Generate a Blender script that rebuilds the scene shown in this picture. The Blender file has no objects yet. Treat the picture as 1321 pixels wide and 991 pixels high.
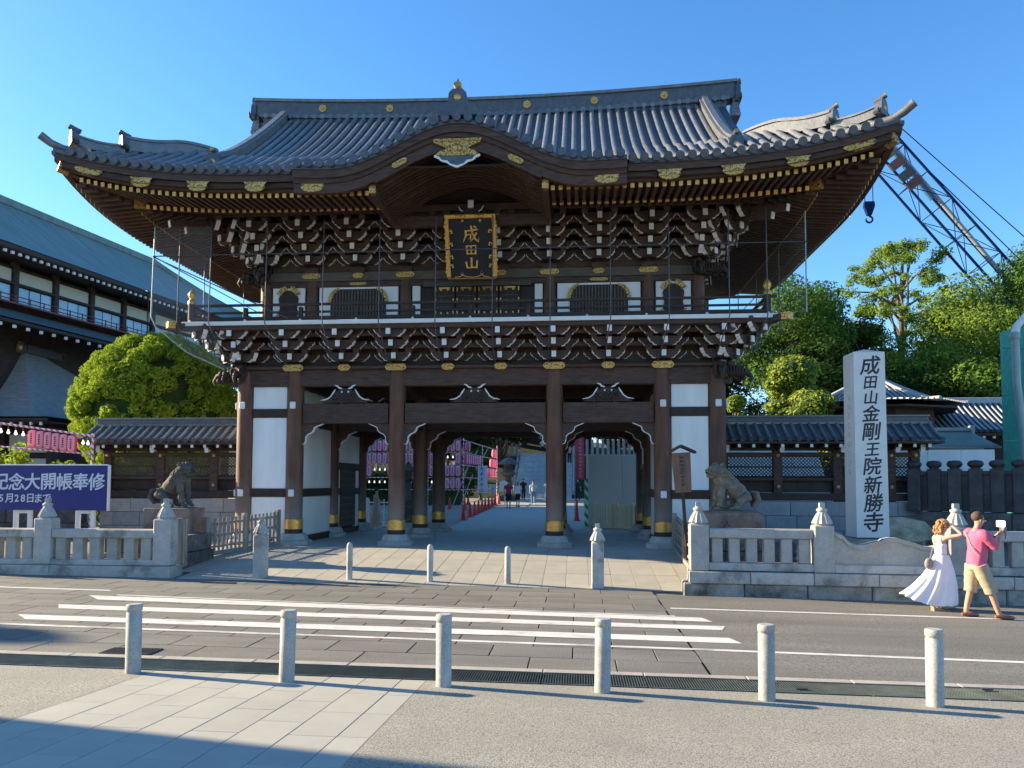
import bpy, bmesh, math, random
import numpy as np
from math import sin, cos, pi, radians, sqrt, atan2, hypot
from mathutils import Vector, Matrix
random.seed(7)
SC = bpy.context.scene
COL = SC.collection

# ------------------------------------------------------------------ camera
cam_d = bpy.data.cameras.new('camera'); cam = bpy.data.objects.new('camera', cam_d); COL.objects.link(cam)
SC.camera = cam
cam.location = (3.022, -22.587, 1.812)
cam.rotation_mode = 'XYZ'
_pitch, _yaw, _roll = 0.05488, 0.08519, 0.00309
cam.matrix_world = (Matrix.Translation(cam.location) @ Matrix.Rotation(_yaw, 4, 'Z') @
                    Matrix.Rotation(pi/2 + _pitch, 4, 'X') @ Matrix.Rotation(_roll, 4, 'Z'))
cam_d.sensor_width = 36.0; cam_d.lens = 995.7*36/1321
cam_d.shift_y = 74.2/1321
cam_d.clip_start = 0.1; cam_d.clip_end = 3000
SC.render.resolution_x = 1024; SC.render.resolution_y = 768

# ------------------------------------------------------------------ light
SUN_EL = radians(20.5)
SDIR = Vector((cos(radians(-10.5)), sin(radians(-10.5)), -math.tan(SUN_EL))).normalized()   # direction the light travels
world = bpy.data.worlds.new('World'); SC.world = world; world.use_nodes = True
wn = world.node_tree; wn.nodes.clear()
w_out = wn.nodes.new('ShaderNodeOutputWorld'); w_bg = wn.nodes.new('ShaderNodeBackground')
sky = wn.nodes.new('ShaderNodeTexSky'); sky.sky_type = 'NISHITA'; sky.sun_disc = False
sky.sun_elevation = SUN_EL
to_sun = -SDIR
sky.sun_rotation = atan2(to_sun.x, to_sun.y)
sky.altitude = 100; sky.air_density = 1.0; sky.dust_density = 0.3; sky.ozone_density = 4.0
w_hs = wn.nodes.new('ShaderNodeHueSaturation'); w_hs.inputs['Saturation'].default_value = 1.17
wn.links.new(sky.outputs[0], w_hs.inputs['Color'])
wn.links.new(w_hs.outputs[0], w_bg.inputs[0]); w_bg.inputs[1].default_value = 0.115
wn.links.new(w_bg.outputs[0], w_out.inputs[0])
sun_d = bpy.data.lights.new('sun', 'SUN'); sun = bpy.data.objects.new('sun', sun_d); COL.objects.link(sun)
sun_d.energy = 5.0; sun_d.angle = radians(0.55); sun_d.color = (1.0, 0.82, 0.55)
sun.rotation_euler = SDIR.to_track_quat('-Z', 'Y').to_euler()
SC.view_settings.view_transform = 'Standard'; SC.view_settings.look = 'None'
SC.view_settings.exposure = 1.48; SC.view_settings.gamma = 1.0; SC.view_settings.use_curve_mapping = False
SC.cycles.max_bounces = 6; SC.cycles.diffuse_bounces = 3; SC.cycles.transparent_max_bounces = 12

# ------------------------------------------------------------------ helpers
def tag(o, label=None, cat=None, group=None, kind=None):
    if label: o['label'] = label
    if cat: o['category'] = cat
    if group: o['group'] = group
    if kind: o['kind'] = kind
    return o
def link(o, parent=None, loc=None, rot=None, scale=None):
    COL.objects.link(o)
    if parent: o.parent = parent
    if loc is not None: o.location = loc
    if rot is not None: o.rotation_euler = rot
    if scale is not None: o.scale = scale
    return o
def empty(name, loc=(0,0,0), rz=0, label=None, cat=None, group=None):
    o = bpy.data.objects.new(name, None); o.empty_display_size = .3
    link(o, None, loc, (0,0,rz)); tag(o, label, cat, group); return o
def inst(name, mesh, parent=None, loc=(0,0,0), rot=(0,0,0), scale=(1,1,1)):
    return link(bpy.data.objects.new(name, mesh), parent, loc, rot, scale)
def kids(o): return [c for c in bpy.data.objects if c.parent == o]
def copy_tree(o, parent=None, children=None):
    c = o.copy(); COL.objects.link(c); c.parent = parent
    for ch in list(o.children): copy_tree(ch, c)
    return c

class MB:
    def __init__(s): s.v=[]; s.f=[]; s.m=[]; s.sm=[]
    def add(s, vs, fs, mi=0, smooth=False):
        n=len(s.v); s.v += [tuple(v) for v in vs]
        for f in fs: s.f.append(tuple(i+n for i in f)); s.m.append(mi); s.sm.append(smooth)
    def box(s, c, d, mi=0, rz=0, taper=1.0, M=None):
        x,y,z=d[0]/2,d[1]/2,d[2]/2; vs=[]
        for sz in (-1,1):
            t = taper if sz<0 else 1.0
            for sx,sy in ((-1,-1),(1,-1),(1,1),(-1,1)):
                px,py=sx*x*t,sy*y*t
                if rz: px,py=px*cos(rz)-py*sin(rz),px*sin(rz)+py*cos(rz)
                v=Vector((px,py,sz*z))
                if M: v = M@v
                vs.append((c[0]+v[0],c[1]+v[1],c[2]+v[2]))
        s.add(vs,[(0,3,2,1),(4,5,6,7),(0,1,5,4),(1,2,6,5),(2,3,7,6),(3,0,4,7)],mi)
        return s
    def cbox(s, c, d, b=.01, mi=0, rz=0):
        # chamfered box
        x,y,z=d[0]/2,d[1]/2,d[2]/2; b=min(b,x*.9,y*.9,z*.9); vs=[]; idx={}
        for sx in (-1,1):
            for sy in (-1,1):
                for sz in (-1,1):
                    for ax in range(3):
                        p=[sx*(x-b),sy*(y-b),sz*(z-b)]
                        p[ax]=(sx*x,sy*y,sz*z)[ax]
                        idx[(sx,sy,sz,ax)]=len(vs)
                        px,py=p[0],p[1]
                        if rz: px,py=px*cos(rz)-py*sin(rz),px*sin(rz)+py*cos(rz)
                        vs.append((c[0]+px,c[1]+py,c[2]+p[2]))
        I=idx; fs=[]
        for sg in (-1,1):
            for ax in range(3):
                o=[a for a in range(3) if a!=ax]; q=[]
                for a,b2 in ((-1,-1),(1,-1),(1,1),(-1,1)):
                    k=[0,0,0]; k[ax]=sg; k[o[0]]=a; k[o[1]]=b2; q.append(I[tuple(k)+(ax,)])
                if (sg<0)!=(ax==1): q=q[::-1]
                fs.append(q)
        for ax in range(3):
            o=[a for a in range(3) if a!=ax]
            for a in (-1,1):
                for b2 in (-1,1):
                    k0=[0,0,0];k1=[0,0,0];k0[ax]=-1;k1[ax]=1
                    for k in (k0,k1): k[o[0]]=a;k[o[1]]=b2
                    fs.append([I[tuple(k0)+(o[0],)],I[tuple(k1)+(o[0],)],I[tuple(k1)+(o[1],)],I[tuple(k0)+(o[1],)]])
        for sx in (-1,1):
            for sy in (-1,1):
                for sz in (-1,1): fs.append([I[(sx,sy,sz,a)] for a in range(3)])
        s.add(vs,fs,mi); return s
    def lathe(s, prof, n=16, c=(0,0,0), mi=0, smooth=True, sq=False, cap=True):
        vs=[];fs=[]; k=len(prof)
        for (r,z) in prof:
            for i in range(n):
                a=2*pi*i/n+(pi/n if sq else 0); rr=r*(1/cos(pi/n) if sq else 1)
                vs.append((c[0]+rr*cos(a),c[1]+rr*sin(a),c[2]+z))
        for j in range(k-1):
            for i in range(n):
                i2=(i+1)%n; fs.append((j*n+i,j*n+i2,(j+1)*n+i2,(j+1)*n+i))
        s.add(vs,fs,mi,smooth)
        if cap:
            s.add([vs[i] for i in range(n)],[tuple(range(n))[::-1]],mi); s.add([vs[(k-1)*n+i] for i in range(n)],[tuple(range(n))],mi)
        return s
    def tube(s, path, r, n=8, mi=0, smooth=True, cap=True, up=None, sy=1.0):
        path=[Vector(p) for p in path]; m=len(path); vs=[];fs=[]
        rs = r if hasattr(r,'__len__') else [r]*m
        prev=None
        for j,p in enumerate(path):
            t=(path[min(j+1,m-1)]-path[max(j-1,0)])
            if t.length<1e-9: t=Vector((0,0,1))
            t.normalize()
            if prev is None:
                a=Vector(up) if up else (Vector((0,0,1)) if abs(t.z)<.9 else Vector((1,0,0)))
            else: a=prev
            u=(a-t*a.dot(t)).normalized(); prev=u; w=t.cross(u)
            for i in range(n):
                an=2*pi*i/n+pi/n
                v=p+u*(rs[j]*cos(an)*sy)+w*(rs[j]*sin(an)); vs.append(tuple(v))
        for j in range(m-1):
            for i in range(n):
                i2=(i+1)%n; fs.append((j*n+i,j*n+i2,(j+1)*n+i2,(j+1)*n+i))
        s.add(vs,fs,mi,smooth)
        if cap:
            s.add([vs[i] for i in range(n)],[tuple(range(n))[::-1]],mi); s.add([vs[(m-1)*n+i] for i in range(n)],[tuple(range(n))],mi)
        return s
    def bar(s, a, b, w, h=None, mi=0):
        # rectangular bar between two points
        h=h or w; a=Vector(a); b=Vector(b); t=(b-a).normalized()
        u=Vector((0,0,1)) if abs(t.z)<.95 else Vector((0,1,0))
        x=t.cross(u).normalized(); z=x.cross(t).normalized(); vs=[]
        for p in (a,b):
            for sx,sz in ((-1,-1),(1,-1),(1,1),(-1,1)): vs.append(tuple(p+x*(sx*w/2)+z*(sz*h/2)))
        s.add(vs,[(0,1,2,3),(4,7,6,5),(0,4,5,1),(1,5,6,2),(2,6,7,3),(3,7,4,0)],mi); return s
    def prism(s, poly, y0, y1, axis='y', mi=0, side=None, off=(0,0,0), smooth=False):
        # extrude polygon (a,b) along axis
        n=len(poly); vs=[]
        for y in (y0,y1):
            for a,b in poly:
                p={'y':(a,y,b),'x':(y,a,b),'z':(a,b,y)}[axis]; vs.append((p[0]+off[0],p[1]+off[1],p[2]+off[2]))
        s.add(vs,[tuple(range(n)),tuple(range(2*n-1,n-1,-1))],mi)
        s.add(vs,[(i,i+n,(i+1)%n+n,(i+1)%n) for i in range(n)],mi if side is None else side,smooth); return s
    def strip(s, top, bot, y0, y1, mi=0):
        # band between two polylines (same count) in xz, extruded in y
        n=len(top)
        for i in range(n-1):
            poly=[bot[i],bot[i+1],top[i+1],top[i]]
            vs=[(a,y0,b) for a,b in poly]+[(a,y1,b) for a,b in poly]
            fs=[(0,1,2,3),(7,6,5,4),(0,4,5,1),(3,2,6,7)]
            if i==0: fs.append((0,3,7,4))
            if i==n-2: fs.append((1,5,6,2))
            s.add(vs,fs,mi)
        return s
    def grid(s, P, nu, nv, mi=0, smooth=True, flip=False):
        vs=[tuple(P(u/nu,v/nv)) for v in range(nv+1) for u in range(nu+1)]; w=nu+1
        fs=[(v*w+u,v*w+u+1,(v+1)*w+u+1,(v+1)*w+u) for v in range(nv) for u in range(nu)]
        if flip: fs=[f[::-1] for f in fs]
        s.add(vs,fs,mi,smooth); return s
    def sphere(s, c, r, n=10, m=6, mi=0, sc=(1,1,1)):
        def P(u,v):
            a=2*pi*u; b=-pi/2+pi*v; return (c[0]+r*sc[0]*cos(b)*cos(a), c[1]+r*sc[1]*cos(b)*sin(a), c[2]+r*sc[2]*sin(b))
        return s.grid(P,n,m,mi)
    def mesh(s, name, mats):
        me=bpy.data.meshes.new(name); me.from_pydata(s.v,[],s.f)
        for m in (mats if isinstance(mats,(list,tuple)) else [mats]): me.materials.append(m)
        me.polygons.foreach_set('material_index', s.m)
        me.polygons.foreach_set('use_smooth', s.sm)
        me.update(); return me
    def fix(s, name, mats):
        me=s.mesh(name,mats); bm=bmesh.new(); bm.from_mesh(me)
        bmesh.ops.recalc_face_normals(bm, faces=bm.faces); bm.to_mesh(me); bm.free(); return me
    def build(s, name, mats, parent=None, loc=(0,0,0), rot=(0,0,0), scale=(1,1,1)):
        return inst(name, s.fix(name,mats), parent, loc, rot, scale)

# ------------------------------------------------------------------ materials
def mat(name, col, rough=.7, var=.25, nscale=6, col2=None, stretch=(1,1,1), bump=.15, bscale=None, metal=0, rnd=.12, spec=.5,
        speckle=0, spcol=(0,0,0), spscale=120, stain=0, stcol=(.03,.03,.03), stscale=1.3, coords='Object'):
    m=bpy.data.materials.new(name); m.use_nodes=True; nt=m.node_tree; N=nt.nodes; Lk=nt.links
    b=N['Principled BSDF']; b.inputs['Roughness'].default_value=rough; b.inputs['Metallic'].default_value=metal
    b.inputs['Specular IOR Level'].default_value=spec
    tc=N.new('ShaderNodeTexCoord'); mp=N.new('ShaderNodeMapping'); mp.inputs['Scale'].default_value=stretch
    oi=N.new('ShaderNodeObjectInfo')
    ad=N.new('ShaderNodeVectorMath'); ad.operation='ADD'
    Lk.new(tc.outputs[coords],mp.inputs[0])
    ml=N.new('ShaderNodeMath'); ml.operation='MULTIPLY'; ml.inputs[1].default_value=31.7; Lk.new(oi.outputs['Random'],ml.inputs[0])
    Lk.new(mp.outputs[0],ad.inputs[0]); Lk.new(ml.outputs[0],ad.inputs[1])
    nz=N.new('ShaderNodeTexNoise'); nz.inputs['Scale'].default_value=nscale; nz.inputs['Detail'].default_value=5; nz.inputs['Roughness'].default_value=.65
    Lk.new(ad.outputs[0],nz.inputs['Vector'])
    mx=N.new('ShaderNodeMix'); mx.data_type='RGBA'
    c2 = col2 or tuple(max(0,c*(1-var)) for c in col); c1=tuple(min(1,c*(1+var*.5)) for c in col) if not col2 else col
    mr=N.new('ShaderNodeMapRange'); mr.inputs[1].default_value=.33; mr.inputs[2].default_value=.67; Lk.new(nz.outputs[0],mr.inputs[0])
    Lk.new(mr.outputs[0],mx.inputs[0]); mx.inputs[6].default_value=(*c2,1); mx.inputs[7].default_value=(*c1,1)
    out=mx.outputs[2]
    if speckle:
        s2=N.new('ShaderNodeTexNoise'); s2.inputs['Scale'].default_value=spscale; s2.inputs['Detail'].default_value=2; Lk.new(tc.outputs[coords],s2.inputs['Vector'])
        r2=N.new('ShaderNodeMapRange'); r2.inputs[1].default_value=.45; r2.inputs[2].default_value=.62; r2.inputs[4].default_value=speckle; Lk.new(s2.outputs[0],r2.inputs[0])
        m2=N.new('ShaderNodeMix'); m2.data_type='RGBA'; Lk.new(r2.outputs[0],m2.inputs[0]); Lk.new(out,m2.inputs[6]); m2.inputs[7].default_value=(*spcol,1); out=m2.outputs[2]
    if stain:
        s3=N.new('ShaderNodeTexNoise'); s3.inputs['Scale'].default_value=stscale; s3.inputs['Detail'].default_value=8; s3.inputs['Roughness'].default_value=.7; Lk.new(ad.outputs[0],s3.inputs['Vector'])
        r3=N.new('ShaderNodeMapRange'); r3.inputs[1].default_value=.5; r3.inputs[2].default_value=.68; r3.inputs[4].default_value=stain; Lk.new(s3.outputs[0],r3.inputs[0])
        m3=N.new('ShaderNodeMix'); m3.data_type='RGBA'; Lk.new(r3.outputs[0],m3.inputs[0]); Lk.new(out,m3.inputs[6]); m3.inputs[7].default_value=(*stcol,1); out=m3.outputs[2]
    if rnd:
        hs=N.new('ShaderNodeHueSaturation'); r4=N.new('ShaderNodeMapRange'); r4.inputs[3].default_value=1-rnd; r4.inputs[4].default_value=1+rnd
        Lk.new(oi.outputs['Random'],r4.inputs[0]); Lk.new(r4.outputs[0],hs.inputs['Value']); Lk.new(out,hs.inputs['Color']); out=hs.outputs[0]
    Lk.new(out,b.inputs['Base Color'])
    if bump:
        bn=N.new('ShaderNodeBump'); bn.inputs['Strength'].default_value=bump; bn.inputs['Distance'].default_value=.02
        n4=N.new('ShaderNodeTexNoise'); n4.inputs['Scale'].default_value=bscale or nscale*3; n4.inputs['Detail'].default_value=4; Lk.new(ad.outputs[0],n4.inputs['Vector'])
        Lk.new(n4.outputs[0],bn.inputs['Height']); Lk.new(bn.outputs[0],b.inputs['Normal'])
    return m
def leafmat(name, c1, c2, trans=.35, scale=.7):
    m=bpy.data.materials.new(name); m.use_nodes=True; nt=m.node_tree; N=nt.nodes; Lk=nt.links; N.remove(N['Principled BSDF'])
    tc=N.new('ShaderNodeTexCoord'); nz=N.new('ShaderNodeTexNoise'); nz.inputs['Scale'].default_value=scale; nz.inputs['Detail'].default_value=6; nz.inputs['Roughness'].default_value=.8
    Lk.new(tc.outputs['Object'],nz.inputs['Vector'])
    mr=N.new('ShaderNodeMapRange'); mr.inputs[1].default_value=.35; mr.inputs[2].default_value=.65; Lk.new(nz.outputs[0],mr.inputs[0])
    mx=N.new('ShaderNodeMix'); mx.data_type='RGBA'; mx.inputs[6].default_value=(*c1,1); mx.inputs[7].default_value=(*c2,1); Lk.new(mr.outputs[0],mx.inputs[0])
    d=N.new('ShaderNodeBsdfDiffuse'); t=N.new('ShaderNodeBsdfTranslucent'); ms=N.new('ShaderNodeMixShader'); ms.inputs[0].default_value=trans
    Lk.new(mx.outputs[2],d.inputs[0]); Lk.new(mx.outputs[2],t.inputs[0]); Lk.new(d.outputs[0],ms.inputs[1]); Lk.new(t.outputs[0],ms.inputs[2])
    Lk.new(ms.outputs[0],N['Material Output'].inputs[0]); return m
W = dict(
 wood=mat('dark_wood',(.082,.038,.021),.65,.6,3,stretch=(1,1,6),bump=.2,rnd=.18),
 woodh=mat('dark_wood_beam',(.078,.039,.024),.65,.6,3,stretch=(1,4,8),bump=.2,rnd=.15),
 woodbk=mat('deep_brown_wood',(.045,.026,.018),.7,.4,4,rnd=.1),  # darkest brown timber tone
 weath=mat('weathered_wood',(.13,.105,.085),.8,.45,4,stretch=(.6,3,8),bump=.4,rnd=.1),
 raft=mat('rafter_wood',(.09,.044,.026),.6,.35,5,rnd=.2),
 gold=mat('gold_fitting',(.74,.41,.10),.38,.25,14,metal=.55,bump=.25,bscale=60,rnd=.06),
 goldpat=mat('gold_openwork',(.76,.43,.11),.42,.2,14,metal=.45,speckle=.85,spcol=(.05,.03,.015),spscale=26,bump=.3,bscale=26,rnd=.05),
 white=mat('white_paint',(.78,.77,.74),.6,.06,3,bump=.03,rnd=.04),
 plaster=mat('white_plaster',(.86,.85,.82),.75,.09,1.0,stretch=(1.5,1.5,.35),bump=.05,rnd=.03,stain=.12,stcol=(.5,.47,.42),stscale=.9),
 tile=mat('roof_tile',(.165,.17,.175),.36,.35,5,bump=.15,rnd=.16,spec=.7),  # paler than the channels; sunlit roll tops put into the colour
 tiled=mat('roof_tile_dark',(.085,.092,.105),.42,.35,7,bump=.15,rnd=.1,spec=.6),
 granite=mat('granite',(.43,.42,.385),.75,.2,4,speckle=.5,spcol=(.2,.2,.19),spscale=60,bump=.2,rnd=.07,stain=.3,stcol=(.2,.19,.17),stscale=1.8),
 granst=mat('granite_stained',(.47,.46,.43),.75,.16,5,speckle=.3,spcol=(.2,.2,.19),spscale=70,stain=.75,stcol=(.07,.065,.055),stscale=1.6,bump=.15,rnd=.06),
 granrough=mat('granite_rough_face',(.33,.32,.29),.9,.3,6,stain=.9,stcol=(.045,.042,.035),stscale=1.2,bump=.8,bscale=9,rnd=.12),
 stonedk=mat('dark_mossy_stone',(.10,.09,.085),.85,.4,4,stain=.5,stcol=(.3,.28,.27),stscale=3.2,bump=.4,rnd=.15),
 stonebk=mat('black_stone',(.045,.04,.045),.55,.4,3,stain=.3,stcol=(.16,.15,.15),stscale=4,bump=.25,rnd=.2),
 lionL=mat('shaded_stone_lion',(.12,.105,.09),.9,.4,5,speckle=.4,spcol=(.05,.045,.04),spscale=30,stain=.5,stcol=(.22,.19,.15),stscale=3,bump=.7,bscale=16,rnd=.05),  # lion stone darkened for the left lion, shade put into its colour
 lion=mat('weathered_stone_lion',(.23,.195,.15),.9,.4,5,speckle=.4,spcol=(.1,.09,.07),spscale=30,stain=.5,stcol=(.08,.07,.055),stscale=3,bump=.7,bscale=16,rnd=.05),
 pedst=mat('pedestal_stone',(.24,.17,.135),.8,.35,2.5,stain=.8,stcol=(.06,.045,.04),stscale=2.2,bump=.3,rnd=.08),
 foundL=mat('foundation_stone',(.42,.37,.33),.85,.18,4,speckle=.25,spcol=(.2,.18,.16),spscale=60,bump=.25,rnd=.12),
)
# ------------------------------------------------------------------ terrain functions
YE = -5.6
def road(x): return -.42-.011*max(-40,min(40,x))
def gz(x,y):
    if y>8.5: return .016*(min(y,60)-8.5)
    if y>=-1.2: return 0.
    if y>=YE: return road(x)*(y+1.2)/(YE+1.2)
    z=road(x)
    if y<-13.3: z+=.055*(-13.3-max(y,-26))
    return z

# text ---------------------------------------------------------------
_tc={}
def text_mesh(ch, size, m, ext=.01, bold=0.0, shear=0.0):
    k=(ch,size,m.name,ext,bold,shear)
    if k in _tc: return _tc[k]
    c=bpy.data.curves.new('glyph','FONT'); c.body=ch; c.size=size; c.extrude=ext; c.shear=shear
    c.align_x='CENTER'; c.align_y='CENTER'; c.resolution_u=3
    o=bpy.data.objects.new('glyph',c); COL.objects.link(o); bpy.context.view_layer.update()
    dg=bpy.context.evaluated_depsgraph_get(); me=bpy.data.meshes.new_from_object(o.evaluated_get(dg))
    bpy.data.objects.remove(o)
    V=[v.co.copy() for v in me.vertices]; F=[tuple(p.vertices) for p in me.polygons]; bpy.data.meshes.remove(me)
    ox=(min(v.x for v in V)+max(v.x for v in V))/2; oy=(min(v.y for v in V)+max(v.y for v in V))/2
    r=MB(); B=bold*size*.8
    for i,(dx,dy) in enumerate(((0,0),(B,.3*B),(-B,-.3*B),(-.3*B,B),(.3*B,-B)) if bold else ((0,0),)):
        r.add([(v.x-ox+dx,v.y-oy+dy+.06*(v.x-ox),v.z+i*.0005) for v in V],F)
    me=r.mesh('glyph',m); _tc[k]=me; return me

# ================================================================== TEMPLE GATE
U=1.56; D=3.48
gate = empty('temple_gate',(0,0,0),0,'two storey dark timber temple gate with sweeping tiled roof, white bracket tips and gold fittings','temple gate')
def gbox(name, c, d, m, parent=gate, b=.012):
    return MB().cbox((0,0,0),d,b).build(name, m, parent, c)
# --- columns
colmb=MB(); colmb.lathe([(.245,.45),(.25,1.2),(.25,4.2),(.235,5.25)],20)
colm=colmb.fix('column',None) if False else None
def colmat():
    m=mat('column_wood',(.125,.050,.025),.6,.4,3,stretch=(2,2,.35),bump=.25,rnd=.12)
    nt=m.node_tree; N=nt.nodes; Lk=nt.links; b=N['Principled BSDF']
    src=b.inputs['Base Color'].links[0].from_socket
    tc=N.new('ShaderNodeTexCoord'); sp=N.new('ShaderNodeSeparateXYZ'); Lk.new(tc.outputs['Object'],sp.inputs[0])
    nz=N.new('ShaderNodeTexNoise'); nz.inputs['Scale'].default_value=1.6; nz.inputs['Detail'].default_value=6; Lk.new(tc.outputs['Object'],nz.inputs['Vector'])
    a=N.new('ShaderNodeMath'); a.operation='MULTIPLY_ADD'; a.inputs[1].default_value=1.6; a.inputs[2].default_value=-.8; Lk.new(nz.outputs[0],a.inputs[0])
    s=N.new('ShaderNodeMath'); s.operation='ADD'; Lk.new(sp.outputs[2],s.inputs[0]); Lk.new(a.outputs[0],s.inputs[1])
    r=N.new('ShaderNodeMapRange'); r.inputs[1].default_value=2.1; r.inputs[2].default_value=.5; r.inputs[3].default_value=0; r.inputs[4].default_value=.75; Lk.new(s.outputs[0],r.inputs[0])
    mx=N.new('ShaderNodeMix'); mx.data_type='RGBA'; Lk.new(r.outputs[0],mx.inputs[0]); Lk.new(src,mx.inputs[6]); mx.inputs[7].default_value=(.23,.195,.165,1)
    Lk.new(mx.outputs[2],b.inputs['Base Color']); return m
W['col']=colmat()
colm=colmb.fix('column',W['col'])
basem=MB().lathe([(.50,0),(.50,.10),(.46,.125),(.40,.15),(.385,.22),(.33,.30),(.33,.32)],8,sq=True,smooth=False).fix('column_base',W['granite'])
shoem=MB().lathe([(.262,.32),(.262,.45)],20).fix('shoe',W['woodbk'])
# gold band with scalloped top
gb=MB()
def gP(u,v):
    a=2*pi*u; top=.70+.05*abs(cos(2*a))**.5; z=.45+v*(top-.45); r=.268; return (r*cos(a),r*sin(a),z)
gb.grid(gP,48,1); gb.lathe([(.272,.452),(.272,.475)],24,cap=False)
gbm=gb.fix('gold_shoe',W['gold'])
colpos=[]
for r in (0,1,2):
    for k in (-4.5,-3.5,-1.5,1.5,3.5,4.5):
        x,y=k*U,r*D
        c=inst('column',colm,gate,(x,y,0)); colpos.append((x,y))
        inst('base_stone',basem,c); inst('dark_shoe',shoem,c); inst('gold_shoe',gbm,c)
naily=MB().cbox((0,0,0),(.17,.06,.21),.02).fix('nail_cover',W['white'])
for x in (-4.5*U,-3.5*U,3.5*U,4.5*U):
    for z in (4.14,1.52): inst('nail_cover',naily,gate,(x,-.27,z))
for x in (-4.5*U,4.5*U):
    for yy in (0,D,2*D):
        for z in (4.14,1.52): inst('nail_cover',naily,gate,(x+(.27 if x>0 else -.27),yy,z),(0,0,pi/2))
# --- beams
for r in (0,1,2):
    y=r*D
    gbox('head_beam',(0,y,4.97),(14.9,.30,.50),W['woodh'])
    gbox('plate_beam',(0,y,5.26),(15.0,.56,.09),W['woodh'])
    for sg in (-1,1):
        gbox('lintel_beam',(sg*3.9,y,3.90),(2.62,.26,.60),W['woodh'])
        gbox('tie_rail',(sg*6.24,y,3.915),(1.10,.2,.26),W['woodbk']); gbox('tie_rail',(sg*6.24,y,1.525),(1.10,.2,.24),W['woodbk'])
        gbox('ground_sill',(sg*6.24,y,.10),(1.10,.22,.2),W['woodbk'])
        for z0,z1 in ((.2,1.40),(1.65,3.785),(4.045,4.72)):
            gbox('plaster_panel',(sg*6.24,y-.02,(z0+z1)/2),(1.05,.08,z1-z0),W['plaster'])
    gbox('lintel_beam',(0,y,3.90),(4.18,.28,.60),W['woodh'])
    gbox('tie_beam',(-3.9,y+.0,4.76),(2.6,.2,.1),W['woodh']); gbox('tie_beam',(3.9,y,4.76),(2.6,.2,.1),W['woodh']); gbox('tie_beam',(0,y,4.76),(4.2,.2,.1),W['woodh'])
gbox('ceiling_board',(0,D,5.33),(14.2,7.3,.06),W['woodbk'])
for k in (-4.5,-3.5,-1.5,1.5,3.5,4.5):
    for r in (0,1):
        gbox('cross_beam',(k*U,r*D+D/2,3.90),(.24,D-.5,.58),W['woodh']); gbox('cross_beam',(k*U,r*D+D/2,4.97),(.28,D-.3,.48),W['woodh'])
        if abs(k)!=1.5: gbox('cross_beam',(k*U,r*D+D/2,1.525),(.2,D-.5,.24),W['woodbk']); gbox('ground_sill',(k*U,r*D+D/2,.10),(.22,D-.6,.2),W['woodbk'])
# side walls
for sg in (-1,1):
    for k in (3.5,4.5):
        x=sg*k*U
        for r in (0,1):
            yc=r*D+D/2
            gbox('plaster_panel',(x,yc,4.37),(.09,D-.5,.66),W['plaster'])
            if k==4.5 or r==0:
                for z0,z1 in ((.2,1.40),(1.65,3.61)): gbox('plaster_panel',(x,yc,(z0+z1)/2),(.09,D-.5,z1-z0),W['plaster'])
            else:
                gbox('plaster_panel',(x,yc,3.08),(.09,D-.5,1.05),W['plaster']); gbox('cross_beam',(x,yc,2.45),(.2,D-.5,.2),W['woodbk'])
                gbox('plaster_panel',(x,yc-1.18,1.25),(.09,.5,2.1),W['plaster']); gbox('plaster_panel',(x,yc+1.18,1.25),(.09,.5,2.1),W['plaster'])
                gbox('lattice_back',(x,yc,1.3),(.05,1.8,2.1),W['woodbk'])
                m=MB()
                for i in range(12): m.box((0,-.85+i*.155,0),(.05,.05,2.1))
                for j in range(9): m.box((0.002,0,-.95+j*.235),(.04,1.8,.05))
                lo=m.build('lattice_window',W['weath'],gate,(x-sg*.06,yc,1.3)); tag(lo,kind=None)
# corbels with white curved edges under the lintels
cb=MB()
curve=[(.0,-.62),(.06,-.60),(.10,-.50),(.10,-.40),(.17,-.32),(.28,-.27),(.34,-.20),(.36,-.12),(.46,-.07),(.56,-.03),(.62,.0)]
cb.prism([(0,0)]+curve,-.06,.06,'y',0)
out=[(a+.017,b-.013) for a,b in curve]
cb.strip(curve,out,-.075,.075,1)
cbm=cb.fix('corbel',[W['woodh'],W['white']])
for r in (0,1,2):
    for k,dirs in ((-3.5,(1,)),(-1.5,(-1,1)),(1.5,(-1,1)),(3.5,(-1,))):
        for dr in dirs: inst('corbel',cbm,gate,(k*U+dr*.23,r*D,3.605),(0,0,0),(dr,1,1))
# frog-leg struts
fl=MB(); half=[(0,.42),(.10,.45),(.16,.38),(.24,.36),(.34,.33),(.40,.22),(.48,.12),(.60,.06),(.72,.0)]
poly=half+[(0,0)]; fl.prism(poly,-.06,.06); fl.prism([(-a,b) for a,b in poly],-.06,.06)
for sg in (-1,1):
    fl.tube([(sg*.10,-.07,.42),(sg*.18,-.08,.44),(sg*.24,-.08,.50),(sg*.32,-.08,.53)],[.02,.03,.028,.01],6,1)
    fl.tube([(sg*.30,-.07,.40),(sg*.36,-.08,.30),(sg*.44,-.08,.18),(sg*.56,-.08,.10),(sg*.74,-.08,.07)],[.012,.026,.02,.022,.01],6,1)
    fl.sphere((sg*.10,-.085,.32),.03,8,5,1)
for i in range(26):
    fl.sphere((random.uniform(-.4,.4),-.07,random.uniform(.05,.26)),random.uniform(.03,.06),6,4,0)
flm=fl.fix('frog_leg_strut',[W['woodbk'],W['white']])
for x in (-3.9,0,3.9):
    for r in (0,1,2): inst('frog_leg_strut',flm,gate,(x,r*D-.08,4.22))
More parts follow.
